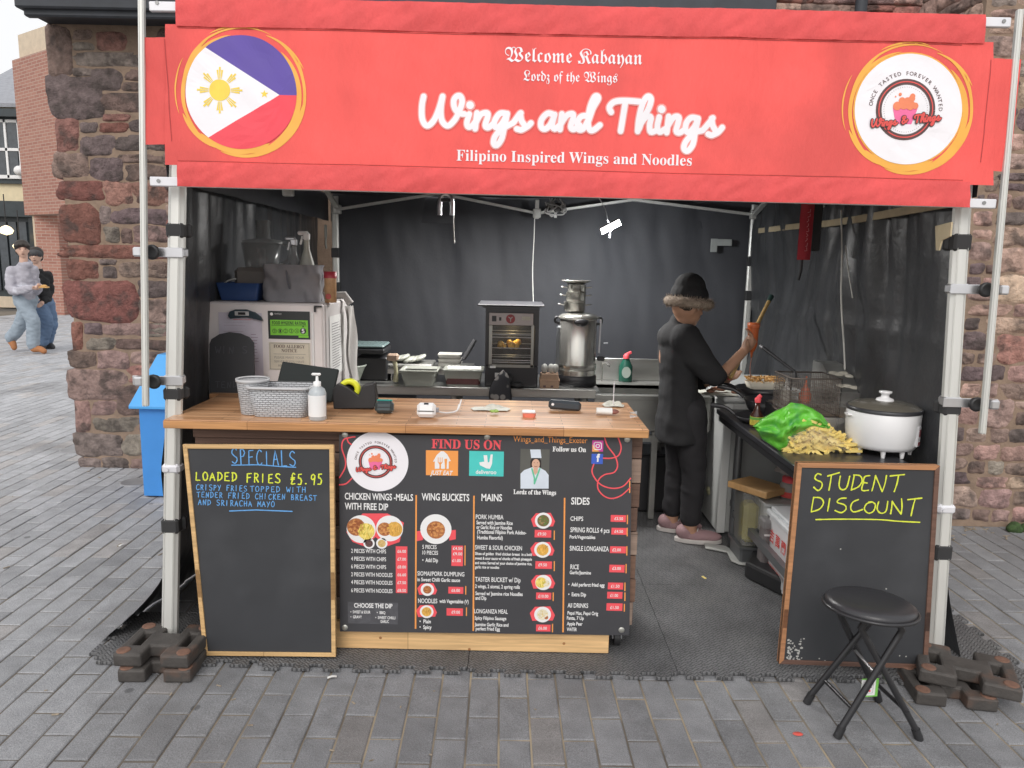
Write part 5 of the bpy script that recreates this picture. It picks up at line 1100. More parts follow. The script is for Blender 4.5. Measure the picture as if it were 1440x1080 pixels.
# ================================================================== things on the counter
M_grey=mat('grey_plastic',(.5,.5,.51),.5,var=.05)
def weave():
    m=mat('woven_plastic',(.47,.48,.5),.5,var=.06); n=m.node_tree.nodes; L=m.node_tree.links; b=n['Principled BSDF']
    tc=n.new('ShaderNodeTexCoord'); sp_=n.new('ShaderNodeSeparateXYZ'); L.new(tc.outputs['Object'],sp_.inputs[0]); cb=n.new('ShaderNodeCombineXYZ')
    ad=n.new('ShaderNodeMath'); L.new(sp_.outputs[0],ad.inputs[0]); L.new(sp_.outputs[1],ad.inputs[1]); L.new(ad.outputs[0],cb.inputs[0]); L.new(sp_.outputs[2],cb.inputs[1])
    br=n.new('ShaderNodeTexBrick'); br.inputs['Scale'].default_value=1; br.inputs['Brick Width'].default_value=.021; br.inputs['Row Height'].default_value=.0085; br.inputs['Mortar Size'].default_value=.0016; br.inputs['Mortar Smooth'].default_value=1
    br.inputs['Color1'].default_value=(.5,.51,.53,1); br.inputs['Color2'].default_value=(.44,.45,.47,1); br.inputs['Mortar'].default_value=(.36,.37,.39,1)
    L.new(cb.outputs[0],br.inputs[0]); L.new(br.outputs[0],b.inputs['Base Color']); bp=n.new('ShaderNodeBump'); bp.invert=True; bp.inputs['Distance'].default_value=.004; L.new(br.outputs['Fac'],bp.inputs['Height']); L.new(bp.outputs[0],b.inputs['Normal']); return m
M_weave=weave()
def rrect(w_,d_,z,r,c_,n=8):
    o=[]
    for sx,sy,a0 in ((1,1,0),(-1,1,90),(-1,-1,180),(1,-1,270)):
        for k in range(n+1): a=math.radians(a0+90*k/n); o.append(V(c_)+V(sx*(w_/2-r)+r*math.cos(a),sy*(d_/2-r)+r*math.sin(a),z))
    return o
def loft(mb,rings,cap0=True,cap1=False,smooth=True):
    n=len(rings[0]); vs=[p for r in rings for p in r]
    mb.add(vs,[(i*n+k,i*n+(k+1)%n,(i+1)*n+(k+1)%n,(i+1)*n+k) for i in range(len(rings)-1) for k in range(n)],smooth)
    if cap0: mb.add(rings[0],[tuple(range(n))[::-1]])
    if cap1: mb.add(rings[-1],[tuple(range(n))])
q=G(357,581,ZC); s=MPP(q.y,1); t=thing('waste_tub','round light grey woven plastic tub at the left of the countertop','tub',q)
m=MB(); h=50*s; m.lathe([(0,.0),(16.5*s,0),(17*s,.004),(21.5*s,h-.012),(20.6*s,h-.004),(16*s,.006),(0,.006)],q,32); m.build('tub_wall',M_weave,t); m=MB(); m.lathe([(21.3*s,h-.014),(22.8*s,h-.012),(23*s,h),(20.7*s,h),(20.7*s,h-.012)],q,32); m.build('rim',M_grey,t)
q=G(392,587,ZC); q=V(q.x,q.y+.06,ZC); s=MPP(q.y,1); t=thing('storage_basket','rectangular light grey woven plastic basket on the countertop','basket',q)
m=MB(); h=.118; w0,w1=72*s,86*s; d0,d1=.12,.15; loft(m,[rrect(w0,d0,0,.03,q),rrect(w0*1.02,d0*1.03,.006,.03,q),rrect(w1,d1,h,.035,q),rrect(w1-.008,d1-.008,h,.033,q),rrect(w0*1.0,d0,.01,.028,q)],True,True); m.build('basket_wall',M_weave,t)
m=MB(); loft(m,[rrect(w1-.004,d1-.004,h-.008,.035,q),rrect(w1+.014,d1+.014,h-.006,.04,q),rrect(w1+.014,d1+.014,h+.002,.04,q),rrect(w1-.006,d1-.006,h+.003,.035,q)],False,False); m.build('rim',M_grey,t)
m=MB(); m.tube(cat([q+V(w1/2,.0,h-.02),q+V(w1/2+.018,.01,h-.03),q+V(w1/2+.012,.0,h-.055)],4),.006,6); m.build('handle',M_grey,t)
M_clear=mat('clear_plastic',(.75,.78,.8),.12,alpha=.42,var=.03); M_clearg=mat('clear_gel',(.68,.74,.78),.1,alpha=.55,var=.03)
q=G(447,590,ZC); s=MPP(q.y,1); t=thing('sanitiser_bottle','clear hand sanitiser pump bottle with white label on the countertop','bottle',q)
m=MB(); m.lathe([(0,0),(11*s,0),(12.2*s,.004),(12.4*s,38*s),(10.5*s,44*s),(5*s,48*s),(5*s,49*s),(0,49*s)],q,24); m.build('bottle_body',M_clearg,t)
m=MB(); lb=[]; N=14
m.grid(lambda a,b:q+V(12.7*s*math.cos(math.radians(-165+150*a)),12.7*s*math.sin(math.radians(-165+150*a)),(6+30*b)*s),N,1); m.build('label_wrap',M_wp,t)
m=MB(); m.lathe([(5.4*s,48*s),(5.4*s,54*s),(2.2*s,55*s),(1.6*s,62*s),(0,62*s)],q,14); m.box(q+V(-.003,0,64.5*s),(.036,.013,.01),ch=.004); m.build('pump',M_white,t)
# till stand and tablet seen from behind
q=G(455,570,ZC); t=thing('tablet_stand','black tablet on a wedge stand seen from behind, between basket and tape dispenser','tablet stand',q)
s=MPP(3.1,1); A=P(384,522,3.16); m=MB(); Rt=Matrix.Rotation(.12,3,'Y')@Matrix.Rotation(-.5,3,'X'); c_=P(432,537,3.14); m.box(c_,(.245,.014,.15),Rt,ch=.005); m.build('tablet_back',mat('tablet_black',(.03,.035,.035),.75,spec=.2),t)
m=MB(); a_=P(405,548,3.18); m.prism([P(402,548,3.2),P(470,545,3.2),P(478,575,3.2),P(438,580,3.2)],(0,.09,0)); m.build('wedge_base',M_blackp,t,bevel=.006)
q=G(500,574,ZC); s=MPP(q.y,1); t=thing('tape_dispenser','black desk tape dispenser holding a roll of bright yellow tape','tape dispenser',q)
m=MB(); pr=[(-29,0),(-30,28),(-22,37),(-8,31),(6,20),(12,34),(28,38),(31,12),(28,2)]; m.prism([q+V(a*s,-.028,b*s) for a,b in pr],(0,.056,0)); m.build('dispenser_body',M_blackp,t,bevel=.004)
M_ytape=mat('yellow_tape',(.72,.74,.04),.4,var=.06)
m=MB(); cc=q+V(-8*s,0,27*s); Rx=Matrix.Rotation(math.pi/2,3,'X'); m.lathe([(8*s,-.012),(15*s,-.012),(15*s,.012),(8*s,.012),(8*s,-.012)],cc+V(0,-.0,0),28,Rx); m.build('tape_roll',M_ytape,t)
q=G(541,581,ZC); s=MPP(q.y,1); t=thing('card_reader','small dark card reader with teal top edge on the countertop','card reader',q)
m=MB(); m.box(q+V(0,0,.026),(.074,.05,.05),Matrix.Rotation(-.15,3,'X'),ch=.012); m.build('reader_body',mat('charcoal_plastic',(.045,.06,.065),.4),t); m=MB(); m.box(q+V(0,.008,.052),(.062,.034,.006),Matrix.Rotation(-.15,3,'X'),ch=.003); m.build('teal_top',mat('teal_plastic',(.03,.35,.3),.4),t); m=MB(); m.box(q+V(0,-.0265,.03),(.062,.002,.002)); m.build('slot',M_blackp,t)
q=G(600,587,ZC); t=thing('card_reader','white card payment reader on its charging dock, countertop centre','card reader',q)
m=MB(); m.box(q+V(0,0,.03),(.074,.05,.058),Matrix.Rotation(-.22,3,'X'),ch=.012); m.build('reader_body',M_white,t); m=MB(); m.box(q+V(0,-.014,.058),(.018,.002,.008),Matrix.Rotation(-.9,3,'X')); m.box(q+V(0,-.0275,.031),(.066,.003,.0025)); m.build('display',M_blackp,t)
m=MB(); m.box(q+V(.042,.004,.03),(.012,.02,.018),ch=.003); m.build('plug',mat('dock_grey',(.3,.3,.32),.4),t)
m=MB(); m.tube(cat([q+V(.04,.02,.02),q+V(.08,.06,.008),q+V(.115,.1,.012),q+V(.128,.13,.05)],6),.0035,6); m.tube(cat([q+V(.115,.1,.012),q+V(.118,.13,.03)],4),.003,6); m.build('cable',M_white,t)
M_wrap=mat('greaseproof',(.62,.62,.55),.7,var=.12,bump=.002)
def crumple(name,lab,cat_,q,w_,d_,h,mt_,seed,grp=None):
    m=MB(); m.grid(lambda a,b:V(q)+V((a-.5)*w_*(1-.35*abs(b-.5)),(b-.5)*d_,.003+h*(.5+noise.noise(V(a*2.6+seed,b*2.1,seed))+.35*noise.noise(V(a*6+seed,b*5,seed)))*math.sin(math.pi*min(1,a*.9+.05))*math.sin(math.pi*min(1,b*.9+.05))),20,14,False); return tag(m.build(name,mt_),lab,cat_,grp)
q=G(690,576,ZC); crumple('food_paper','crumpled pale greaseproof sheet with green scrap at the back edge of the countertop','paper',q,.17,.08,.022,M_wrap,3)
m=MB(); 
for k in range(7): m.sph(G(697+rnd.uniform(-6,6),578+rnd.uniform(-1,1),ZC+.014),(.009,.006,.005),6)
tag(m.build('salad_scrap',mat('lettuce',(.3,.45,.1),.6)),'small heap of green leaf scraps on the greaseproof sheet','food scrap')
q=G(744,586,ZC); t=thing('sauce_tub','small red and white sauce tub on the countertop right of centre','sauce tub',q)
m=MB(); loft(m,[rrect(.05,.035,0,.01,q),rrect(.054,.038,.016,.01,q)],True,True); m.build('tub_base',mat('salmon_plastic',(.75,.2,.13),.5),t); m=MB(); m.box(q+V(-.002,0,.021),(.054,.036,.009),ch=.003); m.build('lid',M_white,t)
q=G(794,577,ZC); t=thing('phone_holder','long black plastic dispenser with a white spot at the back of the countertop','dispenser',q)
m=MB(); m.box(q+V(0,0,.022),(.138,.035,.04),Matrix.Rotation(.06,3,'Y'),ch=.01); m.build('case',mat('slate_plastic',(.04,.05,.06),.35),t); m=MB(); m.lathe([(.006,0),(0,.001)],q+V(-.052,-.0185,.028),12,Rx); m.build('white_spot',M_white,t)
q=G(852,584,ZC); t=thing('food_wrap','white paper sleeve with brown crust inside near the right end of the countertop','food wrap',q)
m=MB(); loft(m,[[q+V(-.04,.0,.018)+V(0,.014*math.cos(a*.7854),.014*math.sin(a*.7854)) for a in range(8)],[q+V(.025,.005,.016)+V(0,.02*math.cos(a*.7854),.015*math.sin(a*.7854)) for a in range(8)]],True,False); m.build('sleeve',M_paper,t)
m=MB(); m.sph(q+V(.03,.004,.015),(.025,.016,.011),10); m.build('filling',mat('crust',(.25,.1,.08),.7,var=.3,nscale=60),t)
crumple('napkin','crumpled cream napkin behind the paper sleeve on the countertop','napkin',G(862,571,ZC),.1,.07,.03,M_wrap,8)
m=MB(); q=G(866,585,ZC); m.grid(lambda a,b:V(q)+V(.05+.03*b+a*.02,-.05+a*.13,.003+.006*math.sin(a*6+b)),8,3,False); tag(m.build('torn_film',M_clear),'strip of torn clear film near the right corner of the countertop','film')
m=MB(); q=G(863,575,ZC); m.cyl(q+V(.0,.02,.02),q+V(0,.02,.115),.0022,6); tag(m.build('skewer_stick',M_aluw),'thin pale skewer standing up behind the napkin','skewer')
# ================================================================== fridge with notices
yf=3.5
fx0,fx1=P(290,500,yf).x,P(456,500,yf).x; ft=P(370,426,yf).z
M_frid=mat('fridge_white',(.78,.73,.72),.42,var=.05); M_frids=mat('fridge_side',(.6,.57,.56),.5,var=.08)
fg=thing('fridge','off-white under-height fridge covered with notices behind the counter','fridge',((fx0+fx1)/2,yf+.25,.016))
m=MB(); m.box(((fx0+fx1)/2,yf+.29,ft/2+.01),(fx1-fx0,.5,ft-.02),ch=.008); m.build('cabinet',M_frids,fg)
m=MB(); m.box(((fx0+fx1)/2,yf+.017,ft/2+.01),(fx1-fx0-.004,.034,ft-.024),ch=.008); m.build('door',M_frid,fg)
m=MB(); q=P(447,431,yf-.01); m.box(q,(.035,.012,.008)); m.box(q+V(-.014,0,-.014),(.008,.012,.024)); m.build('hinge',M_blackp,fg)
m=MB(); m.box((P(441,500,yf).x,yf-.004,ft-.25),(.012,.008,.42),ch=.003); m.build('seal_strip',M_white,fg)
FR=Plane((0,yf-.0015,0),(1,0,0),(0,0,1)); F2=Plane((0,yf-.006,0),(1,0,0),(0,0,1))
t=thing('hygiene_notice','green and black food hygiene rating notice showing 5 on the fridge door','notice',FR.px(406,477))
m=MB(); rect(m,FR,376.5,437,436.5,477.5,.001); m.build('card',mat('notice_black',(.03,.035,.035),.4),t)
m=MB(); rect(m,FR,380,449.5,433.5,472,.002); rect(m,FR,420,472,434,475,.002); m.build('green_panel',mat('notice_green',(.22,.62,.05),.5),t)
m=MB(); text(m,FR,'FOOD HYGIENE RATING',383,430,456,4.6,.003,'sans'); rect(m,FR,382,457.5,431,458,.003)
for k in range(5):
    u,v=FR.uv(386.5+k*7.8,465.3); q_=MPP(yf,1.2); ribbon(m,FR,[(u+3*q_*math.cos(a*.5236),v+3*q_*math.sin(a*.5236)) for a in range(13)],.5*q_,.003,False); text(m,FR,str(k),385.5+k*7.8,387.6+k*7.8,467.3,4,.003)
u,v=FR.uv(426.5,465.5); disc(m,FR,u,v,4.3*q_,.003,20); ppoly(m,FR,[(425,457.8),(428,457.8),(426.5,460.5)],.0035); m.build('print',M_blackp,t)
m=MB(); text(m,FR,'5',424.6,428.6,468.3,6,.004,'sans',.02); disc(m,FR,*FR.uv(382,441.5),2.2*q_,.002,14); text(m,FR,'food standards agency',386,396,442,2.2,.002); m.build('white_print',M_wp,t)
t=thing('allergy_notice','cream Food Allergy Notice card under the green rating on the fridge door','notice',FR.px(406,521))
m=MB(); rect(m,FR,378,481,437,521,.001); m.build('card',mat('cream_card',(.62,.57,.46),.6),t)
m=MB(); text(m,FR,'FOOD ALLERGY',385,429,489,4.6,.002,'serif'); text(m,FR,'NOTICE',396,418,495,4.4,.002,'serif'); m.build('title_print',M_ink,t)
m=MB(); text(m,FR,'PLEASE MAKE YOUR',386,428,504,3.4,.002); text(m,FR,'SERVER IF YOU HAVE',386,428,509.5,3.2,.002); text(m,FR,'ANY ALLERGIES',391,424,515.3,3.4,.002)
for a,b,c_,d_ in ((380,482.6,435,483.1),(380,519,435,519.5),(380,482.6,380.5,519),(434.6,482.6,435.1,519),(385,497.8,430,498.2)): rect(m,FR,a,b,c_,d_,.002)
m.build('fine_print',mat('grey_ink',(.28,.26,.24),.6),t)
t=thing('paper_list','lilac-white printed sheet held on the fridge door behind the little blackboard','paper',FR.px(338,520))
m=MB(); rect(m,FR,307,439,372,560,.001); m.build('sheet',mat('lilac_paper',(.6,.56,.64),.7),t)
m=MB(); rect(m,FR,328,449,353,450,.002); m.build('heading',M_rp,t)
m=MB()
for k in range(14):
    a=315+(0 if k<4 else 38); b=340+rnd.uniform(0,22); rect(m,FR,a,453+k*4.2,min(b if k<4 else 362+rnd.uniform(-4,2),364),453.9+k*4.2,.002)
m.build('text_lines',mat('lilac_ink',(.3,.2,.28),.6),t)
t=thing('probe_thermometer','dark curved food thermometer clipped at the top of the fridge door','thermometer',F2.px(345,450))
m=MB(); pr=[(322,444),(324,438),(332,435),(348,435),(360,439),(368,445),(371,451),(366,450),(350,446),(332,447),(325,448)]; m.prism([F2.px(a,b,.004) for a,b in pr],(0,-.012,0)); m.build('case',mat('thermo_navy',(.03,.05,.065),.35),t,bevel=.002)
m=MB(); q=F2.px(342,440.5,.018); m.box(q,(.066,.002,.02),ch=.001); m.build('display_frame',M_grey,t); m=MB(); m.box(q+V(-.0,-.002,0),(.034,.002,.012)); m.build('display',M_blackp,t)
# side print on the fridge
SPn=Plane((fx1+.001,0,0),(0,1,0),(0,0,1)); SPn.n=V(1,0,0)
t=thing('paper_list','typed white sheet on the right-hand side of the fridge','paper',(fx1,yf+.25,1.0))
m=MB(); m.poly([SPn.pt(yf+.1,1.0,.002),SPn.pt(yf+.42,1.0,.002),SPn.pt(yf+.42,1.3,.002),SPn.pt(yf+.1,1.3,.002)]); m.build('sheet',M_paper,t)
m=MB()
for k in range(18): z=1.26-k*.013; m.poly([SPn.pt(yf+.14,z,.004),SPn.pt(yf+.14+rnd.uniform(.1,.22),z,.004),SPn.pt(yf+.3,z+.003,.004),SPn.pt(yf+.14,z+.003,.004)])
m.build('text_lines',mat('side_ink',(.15,.13,.15),.6),t)
# little blackboard on the counter
q=V(P(328,580,3.3).x,3.3,ZC); t=thing('menu_blackboard','small black chalkboard with arched top on a wooden foot before the fridge','chalkboard',q)
s=MPP(3.3,1.1); LB=Plane((0,3.3,0),(1,0,0),(0,.06,1)); o=[LB.uv(294,573),LB.uv(359,573),LB.uv(357,482),LB.uv(350,474),LB.uv(338,469),LB.uv(322,467),LB.uv(308,470),LB.uv(297,477),LB.uv(294,484)]
m=MB(); m.prism([LB.pt(*a) for a in o],(0,.008,0)); m.build('panel',M_chalkb,t,bevel=.002); m=MB(); m.box(LB.px(327,572,.02),(.2,.09,.045),ch=.004); m.build('foot',M_oldf,t)
m=MB(); chalk(m,LB,'WINGS',303,497,350,497,10,1.0,.001,0,4); chalk(m,LB,'TENDER',303,545,352,545,9,1.0,.001,0,9); m.build('faint_chalk',mat('faint_chalk',(.09,.095,.11),.9),t)
# things on the fridge
zt=ft+.002
def top(x,y,Y=yf+.2): return V(P(x,y,Y).x,Y,zt)
q=top(344,424); t=thing('blue_tub','dark blue plastic tub with white cable on top of the fridge','tub',q); s=MPP(q.y,1.4)
m=MB(); loft(m,[rrect(50*s,.16,0,.012,q),rrect(60*s,.19,24*s,.012,q),rrect(57*s,.18,24*s,.012,q),rrect(48*s,.15,.006,.01,q)],True,True); m.build('tub_wall',mat('navy_plastic',(.03,.07,.2),.5),t); m=MB(); m.tube(cat([q+V(-.11,0,.03),q+V(-.1,0,.075),q+V(-.05,0,.1),q+V(.0,.02,.09)],6),.004,6); m.build('cable',M_cord,t)
q=top(370,424,yf+.3); s=MPP(q.y,1.5); t=thing('food_processor','food processor with smoky clear bowl and tall feed tube on top of the fridge','food processor',q)
M_smoke=mat('smoky_plastic',(.3,.31,.31),.2,alpha=.5,var=.05)
m=MB(); m.box(q+V(0,0,22*s),(60*s,60*s,44*s),ch=.02); m.build('motor_base',mat('beige_plastic',(.2,.18,.165),.5),t)
m=MB(); m.lathe([(22*s,44*s),(27*s,78*s),(26*s,78*s),(21*s,45*s)],q,24); m.build('bowl',M_smoke,t); m=MB(); m.lathe([(28*s,77*s),(28*s,81*s),(10*s,84*s),(10*s,108*s),(9*s,108*s),(9*s,84*s)],q+V(3*s,0,0),24,sx=1); m.lathe([(9.5*s,108*s),(10.5*s,108.5*s),(0,109*s)],q+V(3*s,0,0),20); m.build('lid_with_feed_tube',M_smoke,t)
m=MB(); m.tube(cat([q+V(27*s,0,50*s),q+V(37*s,0,55*s),q+V(38*s,0,72*s),q+V(28*s,0,78*s)],5),.008,8); m.build('bowl_handle',M_smoke,t); m=MB(); m.cyl(q+V(0,0,44*s),q+V(0,0,70*s),.02,10); m.build('spindle',mat('spindle_grey',(.3,.28,.27),.5),t)
q=top(414,424,yf+.16); s=MPP(q.y,1.45); t=thing('carrier_bag','grey folded fabric bag holding spray bottles on top of the fridge','bag',q)
def bagf(a,b):
    an=2*math.pi*a; x=39*s*math.copysign(abs(math.cos(an))**.5,math.cos(an)); y=.08*math.copysign(abs(math.sin(an))**.6,math.sin(an)); n=noise.noise(V(x*20,y*20,b*4))*.012; return q+V(x*(1+.05*b)+n,y+n-(.012*math.sin(b*9+x*60) if y<0 else 0),b*51*s)
m=MB(); m.grid(bagf,40,12); m.build('bag_body',mat('grey_fabric',(.24,.235,.25),.8,var=.12,bump=.003,bscale=14),t); m=MB(); m.tube(cat([q+V(-.01,-.085,50*s),q+V(-.003,-.093,30*s),q+V(.005,-.09,18*s)],4),[.004]*9,6); m.build('strap',mat('grey_strap',(.12,.12,.14),.8),t)
for (x,y,hh,lab,mt_) in ((414,378,42,'smaller chrome-topped spray bottle standing in the grey bag',M_chrome),(432,378,50,'tall pale spray bottle standing at the right of the grey bag',M_grey)):
    b0=V(P(x,y,yf+.16).x,yf+.16,zt+.02); tt=thing('spray_bottle',lab,'spray bottle',b0,'spray bottles in the grey bag'); m=MB()
    H_=P(x,y-hh+10,yf+.16).z-b0.z; m.lathe([(0,0),(.034,0),(.034,H_*.6),(.014,H_*.85),(.013,H_)],b0,16); m.build('bottle_body',mat('spray_body',(.42,.42,.37),.4) if mt_ is M_grey else M_smoke,tt)
    m=MB(); m.box(b0+V(0,0,H_+.018),(.03,.03,.036),ch=.006); m.box(b0+V(-.016,0,H_+.034),(.05,.024,.02),ch=.006); m.tube([b0+V(-.02,0,H_+.02),b0+V(-.03,0,H_-.02)],.005,6); m.build('trigger_head',mt_ if mt_ is M_chrome else M_white,tt)
q=top(465,422,yf+.12); s=MPP(q.y,1.45); t=thing('drum_of_seasoning','red-topped golden seasoning canister on the right of the fridge top','canister',q); 
m=MB(); m.lathe([(0,0),(8.3*s,0),(8.3*s,34*s)],q,20); m.build('canister_body',mat('gold_label',(.5,.3,.16),.5,var=.3,nscale=30),t); m=MB(); m.lathe([(9*s,34*s),(9*s,43*s),(0,43*s)],q,20); m.build('lid',mat('red_lid',(.45,.05,.07),.4),t)
m=MB(); m.lathe([(.014,0),(0,.001)],q+V(-.004,-8.6*s,.03),10,Rx); m.build('label_spot',mat('label_red',(.4,.07,.06),.5),t)
# towel on fridge side
def towel(a,b): return V(fx1+.02+.022*a+.008*math.sin(b*7+a*5)+.03*b*b*.6,yf+.36+.08*a+.02*b,ft-.03-.4*b)
m=MB(); m.grid(towel,10,20); m.grid(lambda a,b:towel(a,b)+V(.012,0,0),10,20,True,True); m.tube([V(fx1-.1,yf+.4,ft+.02),V(fx1+.01,yf+.4,ft+.025),V(fx1+.04,yf+.4,ft-.02)],.02,10)
tag(m.build('white_towel',mat('towel',(.52,.5,.48),.85,var=.1,bump=.003,bscale=20)),'off-white towel draped over the right side of the fridge','towel')
q=V(fx1+.02,yf+.2,ft+.01)
# ================================================================== back table and what stands on it
M_ss=mat('stainless_steel',(.5,.5,.48),.33,metal=.9,var=.12,nscale=4,stretch=(1,6,6)); M_ssd=mat('stainless_dull',(.36,.36,.34),.42,metal=.8,var=.15)
YT,ZT2=4.4,.83
tx1=P(838,556,YT).x
bt=thing('prep_table','long stainless steel prep table along the back of the stall','table',(-.3,YT+.3,.016))
m=MB(); m.box(((tx1-1.3)/2,YT+.3,ZT2-.004),(tx1+1.3,.6,.008)); m.box(((tx1-1.3)/2,YT+.008,ZT2-.024),(tx1+1.3,.016,.052),ch=.003); m.build('top',M_ss,bt)
for x in (-1.2,-.35,tx1-.06):
    for y in (YT+.06,YT+.55): m=MB(); m.cyl((x,y,.016),(x,y,ZT2-.01),.02,10); m.build('leg',M_ssd,bt)
m=MB(); m.box(((tx1-1.3)/2,YT+.32,.3),(tx1+1.2,.5,.012)); m.build('undershelf',M_ssd,bt)
for (x,w_,h_,lab) in ((-.9,.5,.36,'dark crate on the undershelf behind the counter, left'),(-.25,.45,.3,'dark crate on the undershelf behind the counter, right')):
    m=MB(); m.box((x,YT+.35,.306+h_/2),(w_,.4,h_),ch=.02); m.box((x,YT+.35,.31+h_),(w_+.02,.42,.02),ch=.005); tag(m.build('storage_crate',M_blackp),lab,'crate')
def T2(x,y,Y=YT+.3): return V(P(x,y,Y).x,Y,ZT2)
S2=MPP(4.7,.9)
# riser shelf
zs=P(615,518,4.75).z; sx0,sx1=P(540,518,4.6).x,P(663,518,4.6).x
rs=thing('riser_shelf','small stainless riser shelf standing on the back prep table','shelf',((sx0+sx1)/2,4.75,ZT2)); m=MB(); m.box(((sx0+sx1)/2,4.76,zs+.012),(sx1-sx0,.32,.006)); m.box(((sx0+sx1)/2,4.603,zs),(sx1-sx0,.006,.034)); m.build('shelf_top',M_ss,rs)
m=MB(); gx=P(640,535,4.7).x; m.prism([(gx,4.62,ZT2),(gx,4.9,ZT2),(gx,4.9,zs),(gx-.08,4.62,zs),(gx-.02,4.62,zs-.06)],(.006,0,0)); m.build('gusset',M_ss,rs); m=MB(); m.prism([(sx0+.04,4.62,ZT2),(sx0+.04,4.9,ZT2),(sx0+.04,4.9,zs),(sx0+.04,4.62,zs)],(.006,0,0)); m.build('gusset',M_ss,rs)
M_tub=mat('tub_green_grey',(.3,.33,.29),.4,var=.06); M_tubc=mat('cloudy_tub',(.36,.37,.33),.3,var=.06,alpha=.85)
def tub(name,lab,cat_,q,w0,w1,d_,h,mt_,r=.015,grp=None):
    m=MB(); loft(m,[rrect(w0,d_*.85,0,r,q),rrect(w1,d_,h-.008,r,q),rrect(w1+.012,d_+.012,h-.008,r,q),rrect(w1+.012,d_+.012,h,r,q),rrect(w1-.006,d_-.006,h,r,q),rrect(w0-.006,d_*.85-.006,.006,r*.8,q)],True,True); return tag(m.build(name,mt_),lab,cat_,grp)
q=T2(494,536,YT+.15); m=MB(); m.lathe([(0,0),(.05,0),(.085,.09),(.094,.1),(.094,.107),(.08,.1),(.045,.01),(0,.01)],q,24); tag(m.build('mixing_bowl',M_tub),'grey-green mixing bowl beside the fridge on the back table','bowl')
q=T2(527,540,YT+.3); m=MB(); m.box(q+V(0,0,.075),(.2,.22,.15),ch=.01); tag(m.build('dark_box',M_blackp),'plain black box under the stacked lidded trays on the back table','box')
t=thing('lidded_tray','black tray with pale teal clingfilmed lid on the black box','tray',q+V(0,0,.15)); m=MB(); m.box(q+V(-.04,0,.185),(.25,.26,.03),ch=.006); m.build('tray',M_blackp,t); m=MB(); m.box(q+V(-.04,0,.215),(.24,.24,.018),ch=.008); m.build('lid',mat('teal_film',(.16,.22,.22),.25),t)
q=T2(555,543,YT+.12); t=thing('wooden_scoops','stack of pale wooden scoops or cutlery hanging beside the tubs','utensils',q); m=MB(); m.box(q+V(-.01,0,.16),(.07,.05,.045),ch=.01); m.build('scoop_head',mat('beech',(.38,.27,.2),.6),t); m=MB(); m.tube([q+V(.0,0,.14),q+V(.01,0,.07),q+V(.005,0,.01)],[.014,.012,.018],8); m.build('scoop_handle',mat('ivory_plastic',(.4,.38,.25),.5),t)
tub('food_tub','empty cloudy clear food tub under the riser shelf','tub',T2(591,545,YT+.12),.17,.22,.2,.095,M_tubc)
q=T2(652,545,YT+.14); tub('food_tub','clear food tub half full of dark red marinade beside the oven','tub',q,.2,.235,.18,.1,M_tubc); m=MB(); m.box(q+V(0,-.0,.03),(.208,.168,.05),ch=.01); tag(m.build('marinade',mat('marinade',(.1,.035,.035),.4,var=.3,nscale=30)),'dark red marinated meat inside the clear tub','food')
q=V(P(580,510,4.75).x,4.75,zs+.016); t=thing('bread_tray','tray of clingfilm wrapped flatbreads on the left of the riser shelf','tray',q); m=MB(); m.box(q+V(0,0,.012),(.28,.24,.024),ch=.008); m.build('tray',M_ssd,t)
for k in range(5): m=MB(); m.sph(q+V(-.09+.035*k,-.02,.045+.008*math.sin(k*2)),(.045,.09,.016),12,Matrix.Rotation(-.4,3,'Y')); m.build('wrapped_bread',mat('wrapped_bread',(.42,.43,.38),.25,var=.2,nscale=20),t)
q=V(P(633,512,4.75).x,4.75,zs+.016); t=thing('carton_stack','stack of white takeaway cartons on the riser shelf','cartons',q)
for k in range(3): m=MB(); loft(m,[rrect(.13,.12,.028*k,.01,q),rrect(.15,.14,.028*k+.026,.01,q)],True,True); m.build('carton',mat('carton_grey',(.42,.41,.38),.6),t)
m=MB(); a=P(652,505,4.7); b=P(668,478,4.74); m.tube([a,(a+b)/2,b],[.014,.016,.013],8); tag(m.build('brush_handle',mat('dark_handle',(.08,.08,.085),.4)),'dark handle sticking up diagonally beside the carton stack','handle')
# rotisserie oven
oy=4.45; ox0,ox1=P(682,500,oy).x,P(757,500,oy).x; oz1=P(718,434,oy).z; oc=(ox0+ox1)/2
ov=thing('display_oven','tall black rotisserie style display oven with lit food inside on the back table','oven',(oc,oy+.2,ZT2))
M_ovb=mat('oven_black',(.03,.03,.033),.35,var=.1); M_panel=mat('oven_panel',(.34,.3,.29),.38,metal=.4)
OP=Plane((0,oy,0),(1,0,0),(0,0,1)); zd1=OP.px(718,458)[2]; zd0=OP.px(718,514)[2]
w_=ox1-ox0; wz=(zd0-ZT2)
m=MB(); m.box((oc,oy+.2,(ZT2+zd0)/2),(w_,.38,wz),ch=.006); m.box((oc,oy+.2,(zd1+oz1)/2),(w_,.38,oz1-zd1)); m.box((ox0+.012,oy+.2,(zd0+zd1)/2),(.024,.38,zd1-zd0)); m.box((ox1-.012,oy+.2,(zd0+zd1)/2),(.024,.38,zd1-zd0)); m.box((oc,oy+.38,(zd0+zd1)/2),(w_-.05,.02,zd1-zd0)); m.build('casing',M_ovb,ov)
a_,b_=OP.px(687.5,457),OP.px(750.5,440.5); m=MB(); m.box(((a_.x+b_.x)/2,oy-.006,(a_.z+b_.z)/2),(b_.x-a_.x,.012,b_.z-a_.z),ch=.003); pn=m.build('control_panel',M_panel,ov)
